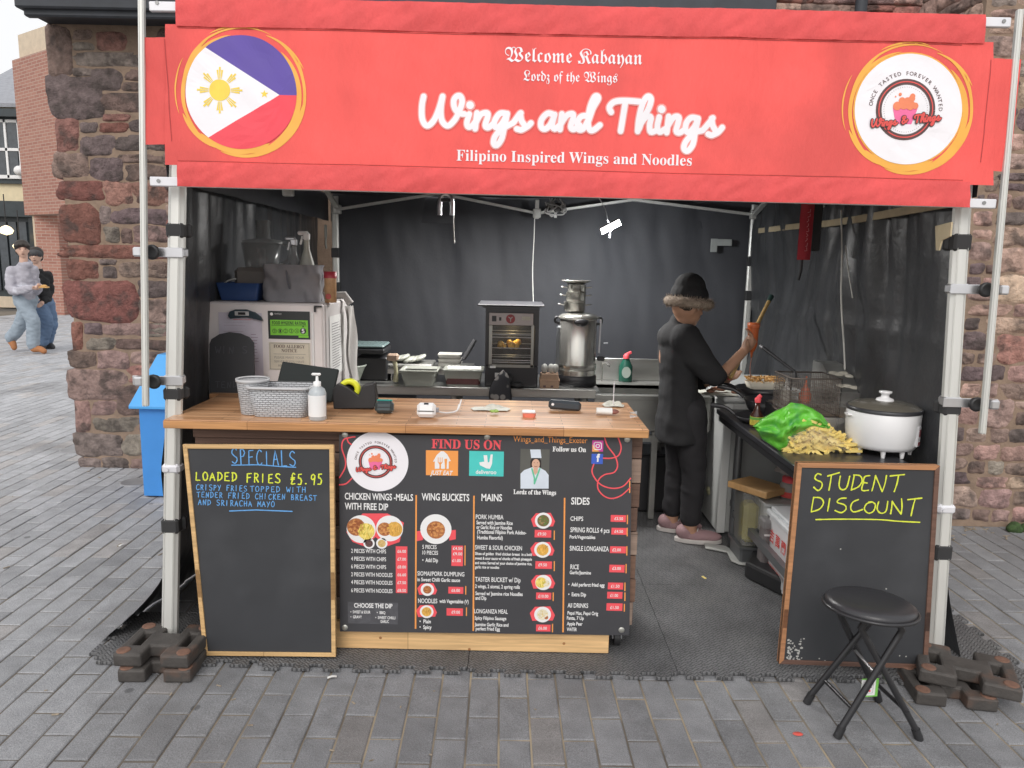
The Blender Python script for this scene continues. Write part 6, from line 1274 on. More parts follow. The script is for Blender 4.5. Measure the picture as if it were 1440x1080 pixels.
OF=Plane((0,oy-.0125,0),(1,0,0),(0,0,1)); m=MB(); rect(m,OF,692,444,698,452,.001); rect(m,OF,702,446,705,451,.001); m.build('switch',M_blackp,pn); m=MB(); disc(m,OF,*OF.uv(718,448.5),6*S2,.001,24); m.build('badge',mat('badge_red',(.3,.04,.045),.5),pn); m=MB(); ribbon(m,OF,[OF.uv(715.5,446),OF.uv(718,448),OF.uv(718,452)],1.2*S2,.002); ribbon(m,OF,[OF.uv(720.5,446),OF.uv(718.5,448)],1.2*S2,.002); m.build('badge_mark',M_panel,pn); m=MB(); rect(m,OF,734,445,746,450.5,.001); m.build('display',mat('lcd',(.5,.47,.38),.4),pn)
m=MB()
for (x0,y0,x1,y1) in ((687.5,457.5,692,517),(746.5,457.5,750.5,517),(687.5,513,750.5,517)): front(m,x0,y0,x1,y1,oy-.012,.012)
m.build('door_frame',M_ovb if 0 else mat('door_steel',(.3,.3,.28),.35,metal=.8),ov)
m=MB(); rect(m,Plane((0,oy-.004,0),(1,0,0),(0,0,1)),692,458,746.5,513,0); m.build('door_glass',mat('oven_glass',(.3,.3,.3),.06,alpha=.2,spec=.8),ov)
m=MB()
for y in (470,474,489,506,509): a=P(692,y,oy+.04).z; m.cyl((ox0+.03,oy+.04,a),(ox1-.03,oy+.04,a),.003,6); m.cyl((ox0+.03,oy+.3,a),(ox1-.03,oy+.3,a),.003,6)
m.build('rack_wire',M_chrome,ov)
M_food=mat('glowing_roast',(.75,.45,.08),.5,var=.4,nscale=40); m=MB(); zz=P(718,489,oy+.1).z
for k in range(12): m.sph((P(714+rnd.uniform(-13,15),488,oy+.1).x,oy+.1+rnd.uniform(-.04,.08),zz+rnd.uniform(.005,.03)),rnd.uniform(.012,.024),8)
tag(m.build('roast_food',M_food),'golden roasted food pieces lit inside the display oven','food')
li=bpy.data.lights.new('oven_lamp','POINT'); li.energy=.5; li.color=(1,.75,.35); li.shadow_soft_size=.03; lo=bpy.data.objects.new('oven_lamp',li); COL.objects.link(lo); lo.parent=ov; lo.location=V(0,-.05,zd1-ZT2-.07)
m=MB(); rect(m,OF,689,514,697,517.5,.004); rect(m,OF,696,524,709,531,.004); m.build('sticker',M_paper,ov)
for x in (ox0+.04,ox1-.04): m=MB(); m.cyl((x,oy+.06,ZT2),(x,oy+.06,ZT2+.004),.015,8); m.build('foot',M_blackp,ov)
m=MB(); q=P(719,424,oy+.18); m.box((q.x,oy+.2,oz1+.018),(.4,.42,.012),ch=.004); m.box((q.x,oy+.2,oz1+.006),(.34,.36,.012)); t=tag(m.build('baking_tray',mat('tray_black',(.05,.05,.055),.3)),'wide thin black tray lying on top of the display oven','tray')
m=MB(); m.box((q.x-.0,oy+.0,oz1+.02),(.07,.01,.012)); tag(m.build('tape_piece',M_panel),'pale strip on the front edge of the black tray above the oven','tape')
# oven glove
q=P(704,560,4.38); t=thing('patterned_oven_glove','grey and black patterned cloth hanging over the edge of the back table','cloth',q)
def glv(a,b):
    r=.055*math.sin(math.pi*min(1,b*1.02+.06))**.5*(1.15-.35*abs(b-.4)); an=2*math.pi*a; return V(P(704,560,4.36).x+.004*math.sin(b*9)+r*math.cos(an)*1.1+(.02*(b-.5) if b>.6 else 0),4.36+r*.55*math.sin(an),.66+.31*b)
mg=mat('patterned_cloth',(.09,.09,.09),.8); n=mg.node_tree.nodes; L=mg.node_tree.links; vo=n.new('ShaderNodeTexVoronoi'); vo.inputs['Scale'].default_value=22; tc=n.new('ShaderNodeTexCoord'); L.new(tc.outputs['Object'],vo.inputs['Vector']); cr=n.new('ShaderNodeValToRGB'); cr.color_ramp.elements[0].color=(.22,.21,.2,1); cr.color_ramp.elements[0].position=.35; cr.color_ramp.elements[1].color=(.03,.03,.035,1); cr.color_ramp.elements[1].position=.45; L.new(vo.outputs['Distance'],cr.inputs[0]); L.new(cr.outputs[0],n['Principled BSDF'].inputs['Base Color'])
m=MB(); m.grid(glv,20,16); m.build('cloth_body',mg,t); m=MB(); m.sph(P(715,532,4.4),(.03,.03,.025),10); m.sph(P(727,541,4.42),(.04,.03,.016),10); m.build('cloth_fold',mat('dark_cloth',(.04,.04,.042),.8),t)
# egg carton
q=T2(772,543,YT+.1); t=thing('egg_carton','brown cardboard carton with cut-out windows beside the steel urn','carton',q)
m=MB(); loft(m,[rrect(.115,.1,0,.008,q),rrect(.125,.11,.05,.01,q),rrect(.118,.1,.05,.01,q),rrect(.105,.09,.085,.012,q)],True,True,False); m.build('carton_body',mat('cardboard',(.33,.22,.15),.85,bump=.001),t); m=MB()
for dx in (-.03,.015): m.box(q+V(dx,-.056,.012),(.016,.004,.012))
m.build('carton_window',M_ink,t)
for k,dx in enumerate((-.03,0.01,.035)): m=MB(); m.sph(q+V(dx,0,.115),(.021,.021,.028),12); tag(m.build('white_cup',mat('dull_white%d'%k,(.4,.4,.38),.5)),('leftmost','middle','rightmost')[k]+' pale rounded lid heaped on the cardboard carton','lid','pale lids on the carton')
# urn
q=T2(810,548,YT+.22); s=MPP(q.y,1.1); t=thing('water_urn','large shiny stainless steel hot water urn on the back table','urn',q); M_ssh=mat('urn_steel',(.6,.59,.55),.24,metal=.8,var=.03,nscale=2)
m=MB(); m.lathe([(26*s,14*s),(26*s,93*s),(24.5*s,95*s)],q,40); m.lathe([(20*s,20*s),(27*s,22*s),(27.2*s,30*s)],q,40); m.build('urn_body',M_ssh,t); m=MB(); m.lathe([(0,0),(28*s,0),(28*s,12*s),(26.4*s,15*s)],q,32); m.build('urn_base',M_ovb,t)
m=MB(); m.lathe([(28*s,93*s),(28.5*s,96*s),(22*s,100*s),(8*s,103*s),(0,103.5*s)],q,40); m.build('lid',M_ssh,t)
m=MB(); m.box(q+V(-27*s,-.01,52*s),(.03,.03,62*s),ch=.01); m.build('side_guard',mat('guard_grey',(.16,.17,.18),.4),t)
for sx_ in (-1,1): m=MB(); m.tube(cat([q+V(sx_*26*s,0,86*s),q+V(sx_*32*s,0,88*s),q+V(sx_*32*s,0,94*s),q+V(sx_*27*s,0,95*s)],4),.008,8); m.build('side_handle',M_blackp,t)
m=MB(); m.sph(q+V(2*s,-25*s,90*s),(10*s,6*s,6*s),12); m.build('front_catch',M_ovb,t)
m=MB(); m.cyl(q+V(30*s,-.02,46*s),q+V(31*s,-.02,93*s),.006,8); m.cyl(q+V(36*s,-.02,60*s),q+V(42*s,-.02,60*s),.004,6); m.build('sight_glass',M_aluw,t)
m=MB(); m.box(q+V(33*s,-.01,38*s),(.05,.03,.03),ch=.008); m.build('tap',M_ovb,t)
for k,(dz,r,h) in enumerate(((103,15,13),(116,14,13),(128,13,12))):
    c_=q+V((-6+k)*s,0,dz*s); tt=thing('steel_saucepan',('lowest','middle','topmost')[k]+' of three small steel pans stacked on the urn','saucepan',c_,'steel pans stacked on the urn'); m=MB(); m.lathe([(0,0),(r*.85*s,0),(r*s,2*s),(r*s,h*s),(r*1.12*s,(h+.6)*s),(r*.92*s,h*s),(r*.9*s,2*s),(0,2*s)],c_,24); m.build('pan_body',M_ssh,tt)
    for sx_ in (-1,1): m=MB(); m.tube(cat([c_+V(sx_*r*s,-.01,(h-4)*s),c_+V(sx_*(r+7)*s,-.012,(h-3)*s),c_+V(sx_*(r+7)*s,.012,(h-3)*s),c_+V(sx_*r*s,.01,(h-4)*s)],4),.004,6); m.build('handle',M_ssh,tt)
c_=q+V(-5*s,0,141*s); m=MB(); m.lathe([(0,2*s),(10*s,0),(20*s,4*s),(20.5*s,5.4*s),(9*s,2.6*s),(0,3*s)],c_,28); tag(m.build('steel_dish',M_ssh),'shallow steel dish crowning the pan stack on the urn','dish')
# sink
sy_=4.42; sx0,sx1=P(836,560,sy_).x,1.2; zr=P(880,556,sy_).z
sk=thing('sink_unit','freestanding stainless steel sink behind the cook','sink',((sx0+sx1)/2,sy_+.3,.016))
m=MB(); m.cells([0,.05,.85-.05,sx1-sx0],[0,.06,.42,.58],['###','#.#','###'],0,.03,lambda x,y,z:V(sx0+x,sy_+y,zr-.03+z)); m.build('rim',M_ssd,sk,bevel=.004)
m=MB(); rr_=[(sx0+.05,sy_+.06),(sx0+.8,sy_+.06),(sx0+.8,sy_+.42),(sx0+.05,sy_+.42)]
m.add([(x,y,zr-.004) for x,y in rr_]+[(x,y,zr-.22) for x,y in rr_],[(0,1,5,4),(1,2,6,5),(2,3,7,6),(3,0,4,7),(4,5,6,7)]); m.build('basin',M_ssd,sk)
m=MB(); m.box(((sx0+sx1)/2,sy_+.008,zr-.12),(sx1-sx0,.014,.2),ch=.003); m.build('apron',M_ssd,sk)
m=MB(); m.box(((sx0+sx1)/2,sy_+.586,zr+.075),(sx1-sx0,.012,.15),ch=.003); m.build('splashback',M_ss,sk)
for x in (sx0+.38,sx1-.04):
    for y in (sy_+.04,sy_+.54): m=MB(); m.box((x,y,(zr-.22)/2+.008),(.035,.035,zr-.25)); m.build('leg',M_ssd,sk)
m=MB(); m.box(((sx0+sx1)/2+.0,sy_+.04,zr-.27),(sx1-sx0,.03,.04)); m.build('cross_rail',M_ssd,sk)
m=MB(); m.tube(cat([(sx0+.45,sy_+.25,zr-.22),(sx0+.45,sy_+.25,zr-.4),(sx0+.5,sy_+.3,zr-.46),(sx0+.52,sy_+.4,zr-.35),(sx0+.6,sy_+.5,zr-.5),(sx0+.6,sy_+.5,.02)],4),.02,8); m.build('waste_pipe',mat('waste_pipe',(.22,.22,.21),.5),sk)
m=MB(); q=V(P(858,556,4.5).x,4.95,zr); m.cyl(q,q+V(0,0,.12),.005,8); m.tube(cat([q+V(0,0,.12),q+V(.02,-.05,.13),q+V(.03,-.12,.12)],4),.006,8); m.build('tap',M_ssh,sk)
q=V(P(879,548,4.94).x,4.95,zr+.0); s=MPP(4.95,.9); t=thing('washing_up_bottle','green washing-up liquid bottle with red cap behind the sink','bottle',q)
m=MB(); m.lathe([(0,0),(9*s,0),(9.5*s,.01),(9.5*s,22*s),(5*s,31*s),(4*s,34*s)],q,20,sy=.6); m.build('bottle_body',mat('green_liquid',(.02,.1,.07),.15,var=.05),t); m=MB(); m.lathe([(4.2*s,33*s),(4.2*s,37*s),(2*s,40*s),(0,40*s)],q,12); m.box(q+V(3*s,0,40*s),(9*s,.012,4*s),Matrix.Rotation(-.5,3,'Y'),ch=.003); m.build('cap',M_rp,t)
m=MB(); FB=Plane((q.x,q.y-5.9*s,0),(1,0,0),(0,0,1)); disc(m,FB,0,q.z+14*s,6.3*s,0,18,8*s); m.build('label_print',mat('bottle_label',(.4,.47,.42),.5),t)
# floor clutter under sink
for (x,y,w_,h_,lab) in ((P(918,700,4.6).x,4.7,.3,.38,'dark bin standing under the sink'),): m=MB(); m.box((x,y,.016+h_/2),(w_,.25,h_),ch=.02); m.box((x,y,.02+h_),(w_+.02,.27,.012),ch=.004); tag(m.build('waste_bin',M_ovb),lab,'bin')
# ================================================================== right hand side: freezer, side table and what stands there
M_frz=mat('freezer_grey',(.45,.46,.45),.45,var=.05); M_frz2=mat('freezer_trim',(.58,.59,.58),.45,var=.05)
zf_=.84; frx0,frx1,fry0,fry1=P(1007,753,4.2).x,1.76,4.2,5.1
fz=thing('chest_freezer','pale grey chest freezer behind the side table next to the cook','freezer',((frx0+frx1)/2,4.6,.016))
m=MB(); m.box(((frx0+frx1)/2,(fry0+fry1)/2,.42),(frx1-frx0,fry1-fry0,.78),ch=.012); m.build('cabinet',M_frz,fz)
m=MB(); m.box((frx0+.02,fry0-.006,.42),(.05,.02,.77),ch=.004); m.build('corner_trim',M_frz2,fz)
m=MB(); m.box(((frx0+frx1)/2,(fry0+fry1)/2,.828),(frx1-frx0+.02,fry1-fry0+.03,.032),ch=.01); m.build('lid',M_frz2,fz)
q=PX(1002,715,frx0-.002); m=MB(); m.lathe([(.028,0),(.02,.006),(0,.008)],V(frx0-.002,4.42,.22),14,Matrix.Rotation(-math.pi/2,3,'Y'),sy=1.4); m.build('drain_plug',mat('plug_yellow',(.5,.48,.3),.5),fz)
ZT=.80; tx0,tx1_,ty0,ty1=1.135,1.635,2.86,4.06
M_tabt=mat('side_table_top',(.035,.035,.04),.3,var=.3,nscale=10)
st_=thing('side_table','narrow black topped side table with grey tube legs on the right','table',((tx0+tx1_)/2,3.3,.016))
m=MB(); m.box(((tx0+tx1_)/2,(ty0+ty1)/2,ZT-.014),(tx1_-tx0,ty1-ty0,.028),ch=.004); m.build('top',M_tabt,st_)
m=MB(); m.box((tx0+.02,(ty0+ty1)/2,ZT-.045),(.02,ty1-ty0-.04,.034)); m.build('apron',M_blackp,st_)
lq=G(1029,764,.016)
M_legg=mat('leg_grey',(.2,.21,.22),.35,metal=.6)
for x,y in ((lq.x,lq.y),(lq.x,2.92),(1.57,3.95),(1.57,2.92)):
    m=MB(); m.cyl((x,y,.016),(x,y,ZT-.03),.022,14); m.cyl((x,y,.24),(x,y,.27),.027,14); m.build('leg',M_legg,st_)
m=MB(); m.bar((lq.x,lq.y-.02,.2),(lq.x,2.95,.2),.03,.04); m.bar((lq.x,lq.y-.3,.2),(1.57,lq.y-.3,.2),.03,.03); m.build('lower_rail',M_legg,st_)
def T3(x,y,z=ZT): return G(x,y,z)
# rice cooker
q=T3(1253,643,ZT+.002); q=V(q.x,q.y+.1,ZT); s=MPP(q.y,1); R_=49*s
M_rc=mat('enamel_white',(.78,.78,.79),.3,var=.02,coat=.3); t=thing('rice_cooker','large white rice cooker with dark glass lid beside the bag of chips','rice cooker',q)
m=MB(); m.lathe([(0,9*s),(40*s,9*s),(44*s,11*s),(46*s,16*s),(48*s,32*s),(48.5*s,60*s),(47*s,62*s),(45*s,62*s),(45*s,58*s),(0,58*s)],q,48); m.build('body',M_rc,t)
m=MB(); m.lathe([(49*s,61*s),(49.5*s,65*s),(48*s,66.5*s),(45*s,65*s)],q,48); m.build('lid_rim',mat('lid_black',(.04,.04,.045),.3),t)
m=MB(); m.lathe([(48*s,66*s),(39*s,70.5*s),(22*s,74*s),(0,75*s)],q,48); m.build('lid_glass',mat('lid_smoked',(.12,.11,.09),.12,var=.1,spec=.7),t)
m=MB(); m.lathe([(12*s,74*s),(11*s,77*s),(5.5*s,79*s),(5*s,83*s),(8.5*s,85*s),(8.5*s,87.5*s),(0,88*s)],q,24); m.build('knob',M_rc,t)
for a in (200,250,290,340,60,120): 
    an=math.radians(a); m=MB(); m.lathe([(2.5*s,0),(3.6*s,9*s),(3.6*s,11*s)],q+V(38*s*math.cos(an),38*s*math.sin(an),0),10); m.build('foot',M_rc,t)
m=MB(); loft(m,[[q+V(-45*s-.0,0,53*s)+V(0,.03*math.cos(k*.785),.008*math.sin(k*.785)) for k in range(8)],[q+V(-52*s,0,54*s)+V(0,.022*math.cos(k*.785),.006*math.sin(k*.785)) for k in range(8)]],True,True); m.build('side_handle',M_rc,t)
an=math.radians(-47); dr=V(math.cos(an),math.sin(an),0); m=MB(); Rz=Matrix.Rotation(an+math.pi/2,3,'Z'); m.box(q+dr*47.3*s+V(0,0,31*s),(11*s,5*s,30*s),Rz,ch=.005); cp=m.build('control_panel',mat('panel_grey',(.62,.62,.64),.4),t)
m=MB(); m.box(q+dr*50*s+V(0,0,36*s),(4*s,1*s,10*s),Rz); m.box(q+dr*50*s+V(0,0,21*s),(7*s,1*s,5*s),Rz,ch=.002); m.build('switch',mat('panel_dark',(.2,.06,.07),.4),cp)
# bag of chips
q=T3(1145,641); t=thing('bag_of_chips','clear and bright green plastic bag of raw cut chips slumped on the side table','bag of chips',V(q.x,q.y+.05,ZT))
def bag_pt(x,y,Y): return P(x,y,Y)
yb_=q.y+.075
M_chip=mat('raw_chip',(.8,.62,.2),.5,var=.12,nscale=20)
m=MB(); rc=random.Random(2)
cx_,cz_=P(1150,615,yb_).x,ZT
def inside(px_,py_):   # the heap slopes down to the right
    return py_>max(588, 584+(px_-1128)*.6, 640-(px_-1098)*1.5) and py_<645 and 1098<px_<1210
n_=0
while n_<420:
    px_,py_=rc.uniform(1098,1210),rc.uniform(584,646)
    if not inside(px_,py_): continue
    dpt=rc.random()**1.0; c_=P(px_,py_,yb_-.035+.12*dpt)
    if c_.z<ZT+.006: continue
    Rr=Matrix.Rotation(rc.uniform(-.9,.9),3,'Y')@Matrix.Rotation(rc.uniform(-.9,.9),3,'Z'); m.box(c_,(rc.uniform(.05,.085),.0105,.0105),Rr); n_+=1
m.build('cut_chips',M_chip,t,kind='stuff')
m=MB(); m.sph((cx_,yb_+.045,ZT+.04),(.125,.07,.07),16); m.build('chip_heap',M_chip,t)
M_gbag=mat('green_film',(.13,.5,.045),.25,var=.35,nscale=14,bump=.012,bscale=16,spec=.7,dirt_or_light=((.04,.27,.1),10,.55,.85))
G1=[(1058,600),(1072,588),(1090,578),(1104,572),(1112,566),(1128,568),(1142,574),(1156,583),(1168,600)]
G0=[(1060,600),(1072,618),(1086,627),(1096,634),(1106,630),(1112,618),(1120,614),(1142,608),(1166,604)]
def gb(side):
    def f(a,b):
        i=a*(len(G1)-1); k=min(int(i),len(G1)-2); u_=i-k; x1=G1[k][0]*(1-u_)+G1[k+1][0]*u_; y1=G1[k][1]*(1-u_)+G1[k+1][1]*u_; x0=G0[k][0]*(1-u_)+G0[k+1][0]*u_; y0=G0[k][1]*(1-u_)+G0[k+1][1]*u_
        bul=math.sin(math.pi*b)**.6*math.sin(math.pi*min(1,a*.9+.08))**.5
        Y=yb_-.0+side*(.005+.06*bul)+.03*noise.noise(V(a*5,b*4,side+3))*bul*2+.016*noise.noise(V(a*16,b*9,side+5))*bul
        return P(x0*(1-b)+x1*b,y0*(1-b)+y1*b,Y)
    return f
m=MB(); m.grid(gb(-1),40,18); m.grid(gb(1),40,18,True,True); m.build('green_film',M_gbag,t)
GP=Plane((0,yb_-.088,0),(1,0,0),(0,.2,1)); m=MB(); 
for p in ([(1098,590),(1106,594),(1110,587),(1117,596)],[(1120,590),(1126,600),(1135,592)],[(1128,586),(1140,590)]): ribbon(m,GP,[GP.uv(*a) for a in p],.006,.006,False)
m.build('dark_print',M_ink,t)
M_film=mat('clear_film',(.8,.8,.76),.12,alpha=.13,bump=.006,bscale=14,spec=.8)
H1=[(1098,618),(1104,606),(1114,594),(1128,588),(1150,588),(1165,597),(1182,612),(1199,627),(1212,639)]; H0=[(1100,632),(1108,637),(1116,642),(1130,645),(1150,645),(1168,644),(1184,643),(1198,642),(1213,641)]
def hb(side):
    def f(a,b):
        i=a*8; k=min(int(i),7); u_=i-k; x1=H1[k][0]*(1-u_)+H1[k+1][0]*u_; y1=H1[k][1]*(1-u_)+H1[k+1][1]*u_; x0=H0[k][0]*(1-u_)+H0[k+1][0]*u_; y0=H0[k][1]*(1-u_)+H0[k+1][1]*u_
        Y=yb_+.03+side*(.085*math.sin(math.pi*b)**.5*math.sin(math.pi*a)**.4)+.012*noise.noise(V(a*9,b*6,side)); p=P(x0*(1-b)+x1*b,y0*(1-b)+y1*b,Y); p.z=max(p.z,ZT+.002); return p
    return f
m=MB(); m.grid(hb(-1),30,12); m.grid(hb(1),30,12,True,True); m.build('clear_film',M_film,t)
# fryer
fY0,fY1=3.3,3.74; fX0=P(1126,585,fY0).x; fX1=1.74; fz1=P(1170,588,fY0).z
M_fs=mat('fryer_steel',(.52,.51,.49),.28,metal=.85,var=.15,nscale=3,stretch=(6,6,1))
t=thing('deep_fryer','stainless steel counter-top deep fryer behind the bag of chips','fryer',((fX0+fX1)/2,3.45,ZT))
m=MB(); m.cells([0,.02,.31,.34,fX1-fX0-.02,fX1-fX0],[0,.02,.34,fY1-fY0],['#####','#.#.#','#####'],0,fz1-ZT,lambda x,y,z:V(fX0+x,fY0+y,ZT+.0+z)); m.build('tank',M_fs,t,bevel=.002)
m=MB(); 
for x_ in (fX0+.01,fX0+.33): m.box((x_+.15,fY0+.18,fz1-.05),(.3,.32,.004))
m.build('oil_surface',mat('frying_oil',(.2,.1,.02),.1),t)
m=MB(); m.box((fX0-.006,(fY0+fY1)/2,ZT+(fz1-ZT)/2),(.012,fY1-fY0,fz1-ZT-.01),ch=.002); m.build('side_panel',M_ovb,t)
m=MB(); m.tube(cat([V(P(1192,625,fY0).x,fY0-.02,fz1-.1),V(P(1192,610,fY0).x,fY0-.022,fz1+.05),V(P(1199,590,fY0).x,fY0,fz1+.075),V(P(1228,590,fY0).x,fY0+.02,fz1+.075)],6),.006,8); m.build('hose',M_ssh,t)
M_mesh=mat('basket_wire',(.22,.19,.17),.45,metal=.7)
bx0,bx1=P(1113,540,fY0+.05).x,P(1184,540,fY0+.05).x; bz0,bz1=fz1-.005,P(1150,533,fY0+.05).z
t=thing('fry_basket','wire frying basket with long black handle hooked on the fryer','fry basket',((bx0+bx1)/2,fY0+.15,bz0))
m=MB(); by0,by1=fY0+.05,fY0+.27
for z_ in (bz0,bz1): m.tube([(bx0,by0,z_),(bx1,by0,z_),(bx1,by1,z_),(bx0,by1,z_),(bx0,by0,z_)],.004,6)
m.build('rim_wire',M_mesh,t)
m=MB(); nx_=26; nz_=9
for i in range(nx_+1):
    x_=bx0+(bx1-bx0)*i/nx_
    for y_ in (by0,by1): m.bar((x_,y_,bz0),(x_,y_,bz1),.0016,.0016)
for i in range(nz_+1):
    z_=bz0+(bz1-bz0)*i/nz_
    for y_ in (by0,by1): m.bar((bx0,y_,z_),(bx1,y_,z_),.0016,.0016,(0,1,0))
    for x_ in (bx0,bx1): m.bar((x_,by0,z_),(x_,by1,z_),.0016,.0016)
for i in range(14): y_=by0+(by1-by0)*i/14; m.bar((bx0,y_,bz0),(bx1,y_,bz0),.0016,.0016); m.bar((bx0,y_,bz0),(bx0,y_,bz1),.0016,.0016,(0,1,0)); m.bar((bx1,y_,bz0),(bx1,y_,bz1),.0016,.0016,(0,1,0))
m.build('wire_mesh',M_mesh,t,kind='stuff')
a,b,c_=V((bx0+.03),by0+.03,bz1),P(1118,523,by0+.1),P(1073,489,by0+.3); m=MB(); m.tube([a,b],.006,8); m.tube([b,c_],[.007,.009],8); m.build('handle',M_blackp,t); m=MB(); m.tube([c_,c_+(c_-b).normalized()*.02],.0095,8); m.build('handle_tip',M_chrome,t)
for (x,y,h_,col,tc_,lab) in ((1105,556,22,(.45,.43,.38),(.75,.74,.7),'squeeze bottle with white nozzle left of the frying basket'),(1132,556,20,(.5,.12,.06),(.6,.15,.08),'red sauce squeeze bottle seen through the frying basket')):
    q=P(x,y,3.75); s=MPP(q.y,1); q=V(q.x,q.y,ZT+.0); hh=P(x,y-16,3.75).z-ZT; t=thing('squeeze_bottle',lab,'sauce bottle',q,'squeeze bottles by the fryer'); m=MB(); m.lathe([(0,0),(.027,0),(.029,.01),(.029,hh*.75),(.02,hh*.85)],q,16); m.build('bottle_body',mat('squeeze_col',col,.4),t); m=MB(); m.lathe([(.02,hh*.84),(.018,hh*.9),(.009,hh*.94),(.003,hh*1.2),(0,hh*1.2)],q,12); m.build('nozzle',mat('nozzle_col',tc_,.4),t)
# chip scuttle with pale oval discs on its slope
q=P(1210,560,3.9); t=thing('chip_scuttle','sloping stainless warming unit with pale spots on it behind the rice cooker','warming unit',V(q.x,3.9,ZT))
A=[P(1167,522,3.82),P(1200,519,4.0),P(1255,533,4.0),P(1256,575,3.95),P(1190,585,3.8)]
m=MB(); lx0,lx1=P(1172,530,3.8).x,1.78; zt0=P(1170,522,3.8).z; m.prism([(lx0,3.75,ZT),(lx0,4.08,ZT),(lx0,4.08,zt0+.02),(lx0,3.95,zt0+.02),(lx0,3.75,zt0-.1)],(lx1-lx0,0,0)); m.build('sloped_hood',M_ss,t,bevel=.003)
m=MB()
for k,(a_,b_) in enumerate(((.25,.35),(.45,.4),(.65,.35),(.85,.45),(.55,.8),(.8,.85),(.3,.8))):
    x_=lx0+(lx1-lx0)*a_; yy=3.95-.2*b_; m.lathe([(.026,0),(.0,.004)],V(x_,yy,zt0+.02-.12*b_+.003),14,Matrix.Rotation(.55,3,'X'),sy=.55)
m.build('pale_spot',mat('pale_disc',(.75,.72,.62),.5),t)
m=MB(); m.box((lx0+.1,3.735,zt0-.16),(.2,.012,.12)); m.build('front_plate',M_fs,t)
# soy bottle
q=V(P(1064,587,3.6).x,3.6,ZT); s=MPP(q.y,1); t=thing('soy_sauce_bottle','dark soy sauce bottle with red cap and yellow-green label at the table edge','bottle',q)
m=MB(); m.lathe([(0,0),(8.4*s,0),(8.8*s,2*s),(8.6*s,18*s),(4*s,26*s),(3.3*s,37*s),(0,37*s)],q,20); m.build('bottle_body',mat('soy_glass',(.05,.018,.012),.12),t)
m=MB(); m.lathe([(9*s,4*s),(9*s,16*s)],q,20); m.build('label_wrap',mat('soy_label',(.5,.42,.06),.5,var=.5,nscale=40),t); m=MB(); m.lathe([(9.1*s,12*s),(9.1*s,15.5*s)],q,20); m.build('label_band',mat('soy_green',(.12,.35,.06),.5),t)
m=MB(); m.lathe([(4*s,36*s),(4.6*s,41*s),(3*s,43*s),(0,43*s)],q,14); m.tube([q+V(0,0,42*s),q+V(4*s,0,46*s)],3*s,8); m.build('cap',M_rp,t)
# pans
M_pan=mat('pan_black',(.03,.03,.033),.35,var=.15)
def pan(name,lab,q,r,h,hd,hl,mt_=None,grp='pans by the cook'):
    t=thing(name,lab,'pan',q,grp); m=MB(); m.lathe([(0,0),(r*.6,0),(r*.85,h*.4),(r,h),(r*.97,h),(r*.82,h*.42),(r*.58,.004),(0,.004)],q,28); m.build('pan_body',mt_ or M_pan,t)
    d=V(*hd).normalized(); m=MB(); a=V(q)+d*r+V(0,0,h*.9); m.tube(cat([a,a+d*hl*.4+V(0,0,.03),a+d*hl+V(0,0,.035)],5),[.009]*6+[.012]*5,8); m.build('pan_handle',mt_ or M_pan,t); return t
pan('frying_pan','flat black frying pan with curved handle at the far corner of the side table',V(1.235,3.72,ZT),.1,.035,(-1,.5,0),.12)
pan('wok','deep black wok behind the soy sauce bottle, handle towards the cook',V(1.37,3.88,ZT+.004),.14,.085,(-1,.35,.1),.14)
zL=.846
q=V(P(1075,545,4.15).x,4.18,zL); t=pan('wok','wider pan under the tray of noodles on the freezer',q,.15,.06,(-1,-.1,0),.2)
m=MB(); q2=q+V(-.0,-.02,.06); loft(m,[rrect(.17,.11,0,.02,q2),rrect(.2,.14,.035,.03,q2),rrect(.19,.13,.035,.03,q2),rrect(.16,.1,.006,.02,q2)],True,True); tag(m.build('takeaway_tray',mat('pulp_white',(.68,.64,.54),.7)),'white takeaway tray heaped with noodles that the cook is dressing','tray')
m=MB()
for k in range(60):
    a=q2+V(rnd.uniform(-.08,.08),rnd.uniform(-.05,.05),.036+rnd.uniform(0,.022)); m.tube(cat([a,a+V(rnd.uniform(-.03,.03),rnd.uniform(-.02,.02),.01),a+V(rnd.uniform(-.04,.04),rnd.uniform(-.03,.03),-.002)],3),.0035,5)
tag(m.build('noodles',mat('noodle',(.62,.36,.13),.45,var=.35,nscale=40)),'heap of orange-brown noodles in the white tray','food')
c_=P(1095,549,4.2); c_=V(c_.x+.05,4.35,zL); t=thing('stock_pot','small shiny steel pot with ring handles behind the noodle tray','pot',c_); m=MB(); m.lathe([(0,0),(.07,0),(.075,.07),(.07,.07),(.066,.008),(0,.008)],c_,24); m.build('pot_body',M_ssh,t)
for sx_ in (-1,1): m=MB(); m.tube([c_+V(sx_*.085+.02*math.cos(k*.7),-.03,.04+.022*math.sin(k*.7)) for k in range(10)],.003,5); m.build('ring_handle',M_ssh,t)
q=V(P(1020,555,4.14).x,4.3,zL); crumple('chopping_paper','stained pale paper with meat scraps on the freezer lid beside the cook','paper',q,.22,.2,.02,M_wrap,12)
m=MB()
for k in range(7): m.sph(q+V(rnd.uniform(-.08,.08),rnd.uniform(-.12,.04),.03),(.025,.018,.012),8)
tag(m.build('meat_strips',mat('meat',(.42,.2,.13),.5,var=.3,nscale=40),kind='stuff'),'brown meat strips lying on the stained paper on the freezer','food')
